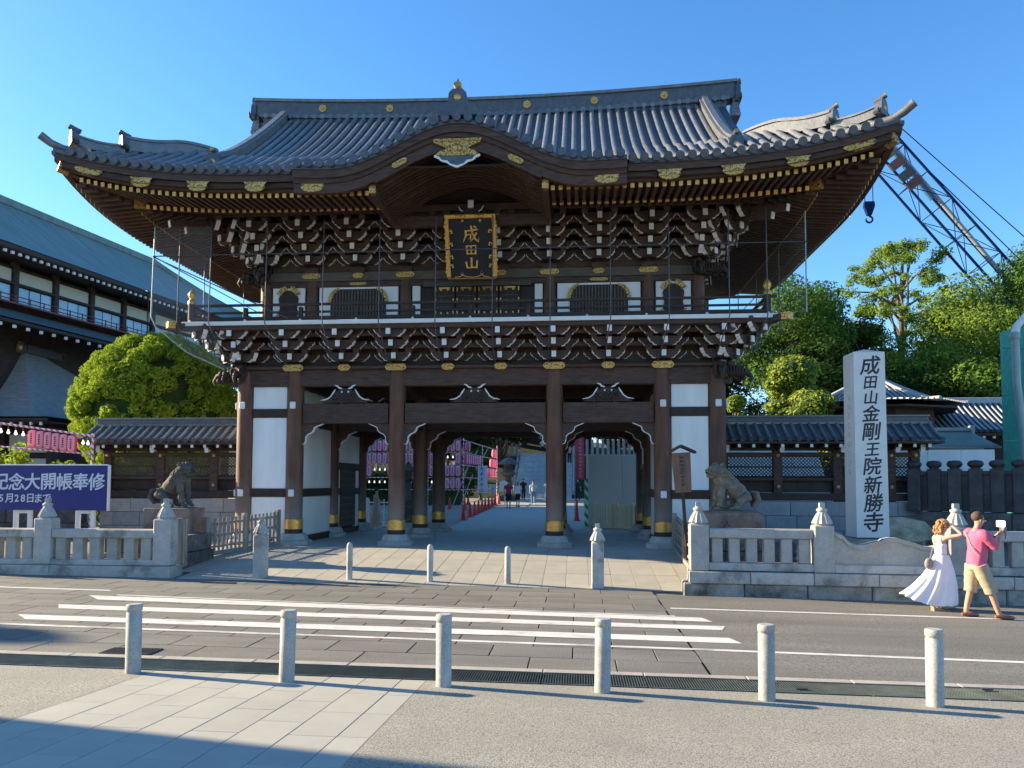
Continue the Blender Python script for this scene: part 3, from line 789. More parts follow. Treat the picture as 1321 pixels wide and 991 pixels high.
# karahafu boards
N=48
xs=[-KW+2*KW*i/N for i in range(N+1)]
def band(name,o0,o1,y0,y1,m_,xl=KW):
    xx=[x for x in xs if abs(x)<=xl+1e-6]
    return MB().strip([(x,zk(x)-o0) for x in xx],[(x,zk(x)-o1) for x in xx],y0,y1).build(name,m_,gate)
band('gable_tile_course',.0,.10,YEV-.17,YEV+.1,W['tiled'])
band('gable_edge_board',.10,.30,YEV-.13,YEV+.08,W['woodh'])
band('gable_board',.30,.42,YEV-.07,YEV+.09,W['wood'])
band('gable_board',.42,.66,YEV-.02,YEV+.12,W['wood'])
band('gable_lip',.66,.72,YEV-.045,YEV+.05,W['woodh'],2.2)
# curved ribs under the gable
rx=[-2.25+4.5*i/20 for i in range(21)]
def zin(x): return zk(x)-.62-.10*(abs(x)/2.25)**4
for j in range(13):
    y=YEV+.25+j*.2
    MB().strip([(x,zin(x)) for x in rx],[(x,zin(x)-.085) for x in rx],0,.085).build('curved_rafter',W['raft'],gate,(0,y,0))
MB().grid(lambda u,v:(-2.35+4.7*u,YEV+.1+v*3.9,zin(-2.35+4.7*u)+.01),24,2).build('curved_ceiling',W['woodbk'],gate)
for sg in (-1,1):
    gbox('gable_cheek',(sg*2.22,YEV+1.45,9.36),(.14,2.6,.34),W['woodh']); gbox('gold_cheek_cap',(sg*2.22,YEV+.12,9.36),(.17,.10,.24),W['goldpat'])
gbox('rainbow_beam',(0,YEV+2.6,9.32),(4.5,.22,.3),W['wood'])
gbox('tympanum',(0,YEV+2.75,9.85),(4.3,.06,.9),W['woodbk'])
m=MB(); m.box((0,0,.2),(.16,.1,.22),1)
for sg in (-1,1): m.tube([(sg*.1,0,.02),(sg*.2,0,-.02),(sg*.3,0,.05),(sg*.36,0,.16)],[.03,.02,.025,.01],6,1)
m.prism([(-.3,-.12),(.3,-.12),(.16,.06),(-.16,.06)],-.05,.05,'y',0)
m.build('gable_strut',[W['woodbk'],W['white']],gate,(0,YEV+2.45,9.55))
# gegyo pendant
m=MB()
m.prism([(-.62,.34),(.62,.34),(.60,.24),(.40,.16),(.26,.08),(.44,.02),(.60,-.10),(-.60,-.10),(-.44,.02),(-.26,.08),(-.40,.16),(-.60,.24)],-.05,0)
m.sphere((0,-.06,.10),.12,12,6,0,(1,.4,1)); m.sphere((-.2,-.05,.07),.07,10,5,0,(1,.4,1)); m.sphere((.2,-.05,.07),.07,10,5,0,(1,.4,1)); m.box((0,-.055,.28),(1.22,.03,.03))
m.build('gable_pendant',[W['goldpat']],gate,(0,YEV-.05,zk(0)-.80))
m=MB(); m.prism([(-.56,0),(.56,0),(.42,-.12),(.20,-.2),(0,-.3),(-.20,-.2),(-.42,-.12)],-.03,0,'y',0)
for sg in (-1,1): m.tube([(sg*.58,-.04,0),(sg*.46,-.04,-.05),(sg*.40,-.04,-.12),(sg*.26,-.04,-.15),(sg*.18,-.04,-.22),(0,-.04,-.29)],[.03,.035,.022,.035,.022,.035],6,1)
m.build('pendant_carving',[W['tiled'],W['white']],gate,(0,YEV-.05,zk(0)-.905))
for sg in (-1,1):
    x=sg*1.48; a=-sg*.46
    inst('gold_plate',plate(.42,.15) if sg<0 else bpy.data.meshes[-1] if False else plate(.42,.15),gate,(x,YEV-.06,zk(x)-.55),(0,-a if False else sg*.46,0))
# karahafu ridge ornament
m=MB(); m.box((0,0,.09),(1.0,.34,.18)); m.box((0,0,.22),(.8,.28,.1)); m.prism([(-.3,.25),(.3,.25),(.24,.42),(.22,.62),(.12,.72),(-.12,.72),(-.22,.62),(-.24,.42)],-.1,.1)
m.sphere((0,-.1,.5),.09,10,6,1,(1,.4,1)); m.tube([(0,.1,.76),(0,-.1,.84)],.10,10,1); m.lathe([(.03,.84),(.05,.92),(.0,1.04)],8)
m.build('gable_ridge_ornament',[W['tiled'],W['gold']],gate,(0,YEV-.02,zk(0)+.10))
sweep_ridge('gable_ridge',[(0,YEV+.1+i*.3,zk(0)+.05) for i in range(6)],.3,.3,W['tile'])

# plaque (hangs on the gate, tilted forward)
pq=empty('name_plaque',(.0,-1.02,8.56),0,'black hanging name plaque with gold cloud frame and three gold characters','plaque')
pq.rotation_euler=(radians(18),0,0)
MB().cbox((0,0,0),(1.22,.10,1.66),.02).build('plaque_board',mat('lacquer_black',(.012,.010,.012),.35,.3,4,rnd=0),pq)
for nm,c,d in (('frame_rail',(0,-.07,.86),(1.46,.14,.12)),('frame_rail',(-.67,-.07,0),(.11,.14,1.66)),('frame_rail',(.67,-.07,0),(.11,.14,1.66)),('frame_rail',(0,-.05,-.86),(1.42,.05,.04))):
    MB().cbox((0,0,0),d,.02).build(nm,W['gold'],pq,c)
for sg in (-1,1):
    m=MB()
    for j in range(15): m.sphere((sg*(.69+.02*sin(j*2.1)),-.09,.70-j*.105),.062,8,5,0,(1.1,1,1.0))
    m.build('beaded_edge',W['gold'],pq)
    for z in (.45,.1,-.25,-.5):
        m=MB(); m.tube([(sg*.62,-.13,z),(sg*.54,-.14,z+.04),(sg*.52,-.14,z-.04),(sg*.57,-.14,z-.05)],[.03,.03,.026,.015],6); m.build('cloud_scroll',W['gold'],pq)
for x in (-.35,-.2,.2,.33): MB().sphere((x,-.12,.86),.07,8,5,0,(1.2,1,.9)).build('cloud_boss',W['gold'],pq)
for x in (-.22,.28): MB().sphere((x,-.1,.74),.045,8,5).build('cloud_boss',W['gold'],pq)
m=MB()
for sg in (-1,1): m.tube([(sg*.5,-.08,-.82),(sg*.34,-.08,-.80),(sg*.24,-.08,-.72),(sg*.28,-.08,-.66),(sg*.34,-.08,-.72),(sg*.2,-.08,-.80),(0,-.08,-.83)],.016,6)
m.build('scroll_carving',W['gold'],pq)
BR={'成':[[(-.34,.20,.05),(0,.22,.045),(.40,.28,.06)],[(-.28,.22,.06),(-.28,-.05,.05),(-.44,-.42,.02)],[(-.24,-.02,.04),(0,.02,.045),(-.02,-.28,.05),(-.14,-.22,.015)],[(.02,.48,.06),(.08,.12,.05),(.24,-.24,.055),(.44,-.40,.06),(.46,-.18,.015)],[(.34,.10,.055),(.18,-.18,.04),(-.04,-.40,.015)],[(.18,.46,.05),(.32,.38,.06)]],
 '田':[[(-.34,.30,.06),(-.28,-.30,.055)],[(-.34,.28,.05),(.34,.32,.055),(.30,-.30,.065)],[(0,.30,.05),(0,-.26,.05)],[(-.28,.02,.045),(.30,.05,.045)],[(-.28,-.26,.05),(.30,-.24,.05)]],
 '山':[[(0,.42,.07),(-.01,-.22,.06)],[(-.38,.16,.06),(-.32,-.24,.06)],[(-.34,-.26,.055),(.36,-.22,.055)],[(.38,.22,.07),(.34,-.30,.06)]]}
for ch,z,s in (('成',.36,.50),('田',-.07,.40),('山',-.45,.42)):
    m=MB()
    for st in BR[ch]: m.tube([(a*s,-.012,b*s) for a,b,w in st],[w*s*1.15 for a,b,w in st],8,up=(0,1,0),sy=.5)
    m.build('gold_character',W['gold'],pq,(0.0,-.06,z))
# ================================================================== GROUND
W.update(
 ground=mat('ground_earth',(.20,.185,.165),.95,.3,2,speckle=.4,spcol=(.09,.085,.08),spscale=25,bump=.3,rnd=0),
 asph=mat('asphalt',(.205,.198,.172),.9,.30,1.1,stretch=(.12,1,1),speckle=.75,spcol=(.07,.067,.06),spscale=42,bump=.35,bscale=60,rnd=0,stain=.55,stcol=(.115,.11,.1),stscale=.9),
 slabr=mat('road_slab',(.205,.197,.175),.88,.28,1.6,stretch=(.35,1,1),speckle=.75,spcol=(.06,.057,.053),spscale=55,bump=.22,bscale=80,rnd=.10),
 bed=mat('joint_mortar',(.06,.057,.052),.95,.3,5,bump=.1,rnd=0),
 bedl=mat('joint_mortar_light',(.24,.22,.19),.95,.3,5,bump=.1,rnd=0),
 agg=mat('exposed_aggregate',(.345,.33,.275),.9,.14,.9,speckle=.85,spcol=(.16,.15,.13),spscale=52,bump=.35,bscale=80,rnd=0,stain=.4,stcol=(.21,.205,.18),stscale=.55),
 paver=mat('granite_paver',(.42,.405,.345),.72,.09,1.6,speckle=.35,spcol=(.33,.31,.28),spscale=90,bump=.06,rnd=.045),
 apron=mat('apron_slab',(.42,.40,.34),.75,.13,1.4,speckle=.3,spcol=(.28,.26,.23),spscale=60,bump=.08,rnd=.05,stain=.2,stcol=(.28,.26,.23)),
 curb=mat('concrete_curb',(.42,.38,.33),.85,.2,3,speckle=.4,spcol=(.25,.23,.2),spscale=50,bump=.15,rnd=.08),
 grate=mat('drain_steel',(.13,.16,.15),.45,.3,6,metal=.4,bump=.1,rnd=.15),
 iron=mat('cast_iron',(.06,.06,.058),.6,.3,6,metal=.3,rnd=.1),
 pick=mat('weathered_picket_wood',(.30,.265,.23),.85,.35,3,stretch=(3,3,.5),bump=.3,rnd=.15),
)
def paintmat():
    m=mat('road_paint',(.66,.65,.61),.75,.06,3,bump=.05,rnd=.02)
    nt=m.node_tree;N=nt.nodes;Lk=nt.links;b=N['Principled BSDF']; src=b.inputs['Base Color'].links[0].from_socket
    tc=N.new('ShaderNodeTexCoord'); n=N.new('ShaderNodeTexNoise'); n.inputs['Scale'].default_value=2.2; n.inputs['Detail'].default_value=10; n.inputs['Roughness'].default_value=.82
    mp=N.new('ShaderNodeMapping'); mp.inputs['Scale'].default_value=(.5,2,1); Lk.new(tc.outputs['Object'],mp.inputs[0]); Lk.new(mp.outputs[0],n.inputs['Vector'])
    r=N.new('ShaderNodeMapRange'); r.inputs[1].default_value=.52; r.inputs[2].default_value=.64; r.inputs[4].default_value=.8; Lk.new(n.outputs[0],r.inputs[0])
    mx=N.new('ShaderNodeMix'); mx.data_type='RGBA'; Lk.new(r.outputs[0],mx.inputs[0]); Lk.new(src,mx.inputs[6]); mx.inputs[7].default_value=(.24,.23,.21,1); Lk.new(mx.outputs[2],b.inputs['Base Color'])
    return m,r
W['paint'],_=paintmat(); W['paintw'],_r=paintmat(); _r.inputs[1].default_value=.44; _r.inputs[2].default_value=.58
def frange(a,b,s):
    out=[]; n=max(1,round((b-a)/s))
    return [a+(b-a)*i/n for i in range(n+1)]
def sheet(name,xs,ys,dz,m,kind='structure',parent=None):
    mb=MB(); vs=[(x,y,gz(x,y)+dz) for y in ys for x in xs]; w=len(xs)
    fs=[(j*w+i,j*w+i+1,(j+1)*w+i+1,(j+1)*w+i) for j in range(len(ys)-1) for i in range(w-1)]
    mb.add(vs,fs); o=inst(name,mb.mesh(name,m),parent); 
    if kind: o['kind']=kind
    return o
gx=[-1500,-400,-120,-60,-40]+frange(-30,30,3)+[40,60,120,400,1500]
gy=[-600,-150,-60,-26,-20,-16,-13.3,-9,YE,-4,-2.5,-1.2,0,4,8.5,20,40,60,120,400,1800]
sheet('ground',gx,gy,-.035,W['ground'])
XL,XR=-13.0,4.62
rx=[-60,-40,-26,XL]
sheet('road',rx,frange(-13.05,YE-.6,1.2),0,W['asph'])
road_o=sheet('road',[XR,8,14,20,30,40,60],frange(-13.05,YE-.7,1.2),0,W['asph'])
paving=sheet('road_paving',frange(XL,XR,3),frange(-13.05,YE,1.2),-.022,W['bed'])
rr=random.Random(5)
slab_cache={}
def slab(name,x0,x1,y0,y1,m,parent,gap=.006,th=.03,top=0.0,key=None):
    """paving slab, top face following the ground, slightly uneven"""
    w,l=x1-x0-2*gap,y1-y0-2*gap; xc,yc=(x0+x1)/2,(y0+y1)/2
    k=(round(w,2),round(l,2),m.name)
    if k not in slab_cache:
        slab_cache[k]=MB().cbox((0,0,-th/2),(w,l,th),.004).mesh(name,m)
    me=slab_cache[k]
    dzx=(gz(xc+.1,yc)-gz(xc-.1,yc))/.2; dzy=(gz(xc,yc+l/2)-gz(xc,yc-l/2))/l
    o=inst(name,me,parent,(xc,yc,gz(xc,yc)+top+rr.uniform(-.0012,.0012)),(math.atan(dzy)+rr.uniform(-.0015,.0015),-math.atan(dzx),0))
    return o
y=-13.05; row=0; RH=(13.05-5.62)/11
while row<11:
    x=XL-(.55 if row%2 else 0)
    while x<XR-.05:
        x1=min(x+1.1,XR)
        if x1>XL+.1: slab('paving_slab',max(x,XL),x1,y,y+RH,W['slabr'],paving,.008)
        x+=1.1
    y+=RH; row+=1
# apron and gate floor
floor=sheet('gate_pavement',frange(-6.1,5.35,1.2),[YE-.02,-4.4,-3.2,-1.2,0,4,8.3],-.02,W['bedl'])
sheet('gate_pavement',[-9.5,-6.1],[-4.9,-3.2,-1.2,0],-.0,W['apron']); sheet('gate_pavement',[5.35,9.5],[-5.3,-3.2,-1.2,0],-.004,W['apron'])
sheet('gate_pavement',[-9,-6.1],[0,8.3],-.0,W['apron']); sheet('gate_pavement',[5.35,9],[0,8.3],-.0,W['apron'])
for j,(y0,y1) in enumerate(((YE,-4.15),(-4.15,-2.7),(-2.7,-1.2))):
    n=22; 
    for i in range(n):
        x0=-6.1+11.45*i/n; slab('stone_slab',x0,x0+11.45/n,y0,y1,W['apron'],floor,.004)
for j in range(8):
    y0=-1.2+j*9.5/8
    for i in range(11):
        x0=-6.1+11.45*i/11; slab('stone_slab',x0,x0+11.45/11,y0,y0+9.5/8,W['apron'],floor,.003)
sheet('approach_path',[-2.3,-.2,2.2,3.6],frange(8.3,44,3),.0,W['apron'])
sheet('court_gravel',[-30,-12,-2.32],frange(8.3,60,4),-.01,W['agg'])
sheet('court_gravel',[3.62,12,30],frange(8.3,60,4),-.01,W['agg'])
# near pavement
sheet('pavement',[-60,-30,-15,-8,-1.87],frange(-26,-13.86,1.2)+[],0.0,W['agg'])
sheet('pavement',[1.32,5,10,20,40,60],frange(-26,-13.86,1.2),0.0,W['agg'])
walk=sheet('walkway',[-1.87,0,1.32],frange(-26,-13.86,1.2),-.018,W['bedl'])
ys_=-13.86; k=0
for j in range(15):
    y1=ys_-j*.8; y0=y1-.8
    slab('border_stone',1.04,1.32,y0,y1,W['paver'],walk,.003); 
    for i in range(7):
        x0=-1.87+i*2.91/7
        sh=.4 if i%2 else 0
        slab('walkway_paver',x0,x0+2.91/7,y0+sh,y1+sh if sh==0 or j>0 else -13.86,W['paver'],walk,.0025)
# curb + drain channel
dr=empty('drain_channel',(0,-13.5,0),0,'long steel grating drain set between road and near pavement behind its pale kerb','drain')
for i in range(24):
    x0=-13+i*1.2; zc=gz(x0+.6,-13.2)
    MB().cbox((0,0,-.05),(1.19,.16,.1),.008).build('kerb_stone',W['curb'],dr,(x0+.6,.5-.13,zc+.012),(0,.011,0)) if i==0 else None
km=[o for o in bpy.data.objects if o.name.startswith('kerb_stone')][0].data
gm=MB()
for a in (-.29,.29): gm.box((0,a,-.01),(1.18,.03,.03))
for i in range(40): gm.box((-.585+i*.03,0,-.012),(.008,.56,.022))
for j in range(9): gm.box((0,-.24+j*.06,-.014),(1.17,.008,.018))
gm=gm.fix('drain_grate',W['grate'])
for i in range(26):
    x0=-13+i*1.2
    if i: inst('kerb_stone',km,dr,(x0+.6,.37,gz(x0+.6,-13.2)+.012),(0,.011,0))
    inst('drain_grate',gm,dr,(x0+.6,-.0,gz(x0+.6,-13.5)+.004),(-.03,.011,0))
    if i>14 and i%2: MB().box((0,0,0),(.12,.05,.012)).build('grate_clip',W['iron'],dr,(x0+.2,.16,gz(x0,-13.5)+.012)); MB().box((0,0,0),(.12,.05,.012)).build('grate_clip',W['iron'],dr,(x0+.5,-.12,gz(x0,-13.5)+.012))
sheet('drain_bed',frange(-13,18.2,3),[-13.86,-13.05],-.028,W['iron'])
def street_grate(x,y,w,l,label):
    t=empty('street_drain',(x,y,gz(x,y)),0,label,'drain grate'); m=MB()
    m.box((0,l/2,.004),(w,.03,.012)); m.box((0,-l/2,.004),(w,.03,.012)); m.build('grate_frame',W['iron'],t)
    m=MB()
    n=int(w/.045)
    for i in range(n+1): m.box((-w/2+i*w/n,0,.004),(.018,l,.014))
    m.build('grate_bars',W['iron'],t); MB().box((0,0,-.0),(w,l,.004)).build('grate_pit',W['bed'],t)
street_grate(-2.8,-12.82,.66,.34,'small iron slotted drain in the paving behind the leftmost near bollard')
street_grate(-4.8,-6.2,.75,.16,'narrow iron slotted drain along the apron edge near left stone fence')
# painted lines
def paint(name,pts,m,label,group=None,th=.003,dz=.0045):
    mb=MB(); n=10
    (a,b,c,d)=[Vector((p[0],p[1],0)) for p in pts]   # a-b far edge, d-c near edge
    def P(u,v):
        p=(a.lerp(b,u)).lerp(d.lerp(c,u),v); return (p.x,p.y,gz(p.x,p.y)+dz)
    mb.grid(P,n,1,0,False,True); o=inst(name,mb.mesh(name,m)); tag(o,label,'road marking',group); return o
cw=empty('pedestrian_crossing',(0,-9.7,-.4),0,'white pedestrian crossing of three long stripes across the paved road','road marking')
for q in ([(-6.34,-8.36),(5.14,-8.95),(5.26,-9.34),(-5.85,-8.84)],[(-6.18,-9.46),(5.39,-9.72),(5.28,-10.06),(-5.9,-9.86)],[(-6.14,-10.52),(5.27,-10.68),(5.38,-11.08),(-5.72,-10.9)]):
    o=paint('stripe',q,W['paint'],None); o.parent=cw; o.location=(0,9.7,.4)
    if 'category' in o: del o['category']
paint('road_line',[(-5.85,-8.2),(4.7,-8.82),(4.7,-8.90),(-5.85,-8.30)],W['paintw'],'thin worn white line on the gate side of the crossing stripes')
paint('road_line',[(-7.5,-11.22),(4.9,-11.52),(4.9,-11.64),(-7.5,-11.34)],W['paintw'],'thin worn white line on the near side of the crossing stripes')
paint('road_line',[(4.9,-11.52),(30,-12.5),(30,-12.63),(4.9,-11.64)],W['paint'],'solid white edge line running right just behind the near bollards')
paint('road_line',[(4.72,-7.94),(30,-8.7),(30,-8.82),(4.72,-8.06)],W['paint'],'solid white edge line running right past the walking couple')
paint('road_line',[(-30,-6.9),(-6.3,-7.64),(-6.3,-7.76),(-30,-7.02)],W['paint'],'solid white edge line running left in front of stone fence')

# ================================================================== BOLLARDS
bm_=MB().lathe([(.085,-.02),(.085,.68),(.078,.685),(.078,.70),(.088,.706),(.088,.765),(.078,.78)],20)
bmm=bm_.fix('bollard',W['granite'])
nbl=[(-2.05,-14.03,'leftmost big grey granite bollard on near kerb, in front of the small iron drain'),(-.18,-14.19,'grey granite bollard at near kerb, second from the left, on the paved walkway'),(1.56,-14.13,'grey granite bollard at near kerb just right of the walkway border stones'),(3.28,-14.14,'grey granite bollard at near kerb below the fluted gatepost, fourth from left'),(4.98,-14.22,'grey granite bollard at near kerb past the right end of the crossing stripes'),(6.66,-14.22,'rightmost grey granite bollard at near kerb, in front of the couple')]
for x,y,lb in nbl:
    o=inst('bollard',bmm,None,(x,y,gz(x,y)),(random.uniform(-.012,.012),random.uniform(-.012,.012),random.random()*6)); tag(o,lb,'bollard','granite bollards along the near kerb')
sb=MB().lathe([(.068,-.02),(.068,.75),(.06,.79),(.04,.82),(.0,.835)],18).fix('bollard',W['granst'])
for x,y,lb in ((-2.17,-5.23,'slim round topped bollard left of the three between the two gateposts'),(-.3,-5.27,'slim round topped bollard, middle one of the three before the gate'),(1.46,-5.31,'slim round topped bollard right of the three, nearest the right gatepost')):
    o=inst('bollard',sb,None,(x,y,gz(x,y))); tag(o,lb,'bollard','slim bollards at the gate apron')
def finial(m,z,s=1.0,mi=0):
    # fluted lotus cap
    n=24; vs=[];fs=[]; prof=[(.135,0),(.14,.03),(.175,.05),(.165,.08),(.12,.18),(.075,.26)]
    for r,h in prof:
        for i in range(n):
            a=2*pi*i/n; rr_=r*s*(1+(.07 if h in(.05,.08,.18) else .0)*(1 if i%2 else -1)); vs.append((rr_*cos(a),rr_*sin(a),z+h*s))
    for j in range(len(prof)-1):
        for i in range(n): fs.append((j*n+i,j*n+(i+1)%n,(j+1)*n+(i+1)%n,(j+1)*n+i))
    m.add(vs,fs,mi,False)
    m.lathe([(.075*s,.26*s),(.095*s,.28*s),(.10*s,.31*s),(.06*s,.335*s),(.05*s,.36*s)],16,(0,0,z),mi); m.lathe([(.05*s,.355*s),(.045*s,.43*s)],4,(0,0,z),mi,sq=True,smooth=False)
def gatepost(x,y,lb):
    t=empty('stone_gatepost',(x,y,gz(x,y)),0,lb,'gatepost','stone gateposts with lotus caps')
    MB().cbox((0,0,.48),(.27,.27,1.0),.02).build('post_shaft',W['granst'],t); m=MB(); finial(m,0,.95); m.build('lotus_cap',W['granst'],t,(0,0,.98))
gatepost(-4.24,-5.29,'square stone gatepost with fluted lotus cap left of the slim bollards')
gatepost(3.45,-5.46,'square stone gatepost with fluted lotus cap right of the slim bollards')
# ================================================================== STONE FENCES
def post(parent,x,z0,z1,w=.42,mt='granst'):
    o=MB().cbox((0,0,(z1-z0)/2),(w,w*.9,z1-z0),.03).build('fence_post',W[mt],parent,(x,0,z0)); m=MB(); finial(m,0,1.12); m.build('lotus_cap',W[mt],o,(0,0,z1-z0-.02)); return o
lf=empty('stone_fence',(-6.25,-5.3,0),0,'low pale granite fence with lotus capped posts and balusters on the left side','stone fence')
zg=-.36
for i,x0 in enumerate((0,-2.9,-5.8,-8.7,-11.6,-14.5)):
    MB().cbox((-1.45,0,0),(2.89,.62,.33),.012).build('plinth_stone',W['granst'],lf,(x0,0,-.27))
for x in (-.28,-3.2,-6.1,-9.0,-12): post(lf,x,-.10,.98)
bal=MB().cbox((0,0,0),(.25,.2,.52),.015).fix('baluster',W['granite'])
for x0,x1 in ((-3.2,-.28),(-6.1,-3.2),(-9.0,-6.1),(-12,-9)):
    L_=x1-x0-.42; xc=(x0+x1)/2
    MB().cbox((0,0,0),(L_,.30,.21),.025).build('top_rail',W['granst'],lf,(xc,0,.625)); MB().cbox((0,0,0),(L_,.30,.13),.012).build('lower_rail',W['granst'],lf,(xc,0,-.035))
    for i in range(6): inst('baluster',bal,lf,(x0+.21+L_*(i+.5)/6,0,.275))
ang=atan2(-.45,6.4)
rf_=empty('stone_fence',(5.35,-5.84,0),ang,'pale granite fence on rough stone base with a wavy cloud panel, right of the gate','stone fence')
for i in range(11):
    x0=i*1.25; MB().cbox((0,0,0),(1.24,.70,.24),.012).build('base_stone',W['granst'],rf_,(x0+.62,0.1,-.12)); MB().cbox((0,0,0),(1.235,.60,.34),.03).build('rough_base_stone',W['granrough'],rf_,(x0+.5,.10,-.41))
for x in (.22,2.72,5.30,7.85,10.4): post(rf_,x,0,.98,.40,'granite')
for x0,x1 in ((.22,2.72),(5.30,7.85),(7.85,10.4)):
    L_=x1-x0-.4; xc=(x0+x1)/2
    MB().cbox((0,0,0),(L_,.28,.20),.025).build('top_rail',W['granite'],rf_,(xc,0,.79)); MB().cbox((0,0,0),(L_,.30,.16),.012).build('lower_rail',W['granst'],rf_,(xc,0,.10))
    for i in range(6): inst('baluster',bal,rf_,(x0+.2+L_*(i+.5)/6,0,.435),(0,0,0),(.88,.9,.98))
# wavy cloud panel
x0,x1=2.92,5.10; L_=x1-x0
def wav(t):
    return .86-.0+ (-.34 if False else 0)
ctrl=[(0,.86),(.04,.80),(.08,.77),(.13,.64),(.19,.58),(.26,.575),(.33,.62),(.38,.65),(.42,.66),(.44,.70),(.50,.73),(.57,.725),(.63,.68),(.66,.67),(.72,.63),(.79,.57),(.86,.555),(.92,.59),(.955,.72),(1,.80)]
top=[(x0+L_*a,b) for a,b in ctrl]; 
MB().strip(top,[(a,.18) for a,b in top],-.08,.08).build('wavy_panel',W['granite'],rf_)
MB().strip([(a,b+.012) for a,b in top],[(a,b-.075) for a,b in top],-.12,.12).build('wavy_coping',W['granite'],rf_)
MB().cbox((0,0,0),(L_,.30,.17),.012).build('lower_rail',W['granst'],rf_,((x0+x1)/2,0,.095))
# ================================================================== PICKET FENCES
def picket(p0,p1,h0,h1,lb,n,m='pick',posts=(0,.5,1),pw=.075,grp=None):
    a=Vector(p0);b=Vector(p1);d=(b-a); L_=hypot(d.x,d.y); rz=atan2(d.y,d.x)
    t=empty('picket_fence',tuple(a),rz,lb,'picket fence',grp); s=(b.z-a.z)/L_
    pk=MB().cbox((0,0,0),(pw,.03,h1-h0),.006).fix('picket',W[m])
    for i in range(n):
        x=L_*(i+.5)/n; inst('picket',pk,t,(x,-.03,s*x+(h0+h1)/2))
    for q in posts: MB().cbox((0,0,0),(.13,.13,h1+.06),.01).build('fence_post',W[m],t,(L_*q,.02,s*L_*q+(h1+.06)/2))
    for z in (h0+.14,(h0+h1)/2,h1-.14): 
        mb=MB(); mb.bar((0,.012,z),(L_,.012,z+s*L_),.035,.06); mb.build('fence_rail',W[m],t)
    mb=MB(); mb.bar((0,.02,h0-.03),(L_,.02,h0-.03+s*L_),.12,.12); mb.build('ground_rail',W[m],t)
    return t
picket((-6.66,-3.0,-.12),(-5.72,-.55,0),.10,.98,'weathered wooden picket fence running from left pedestal to the gate column',18)
picket((-6.34,-5.0,-.3),(-6.36,-4.66,-.28),.2,1.22,'short weathered wooden picket fence beside the left stone fence end post',3,posts=(0,))
picket((5.72,-4.9,-.3),(5.74,-.5,0),.10,.95,'weathered wooden picket fence running from right stone fence to the gate column',22)
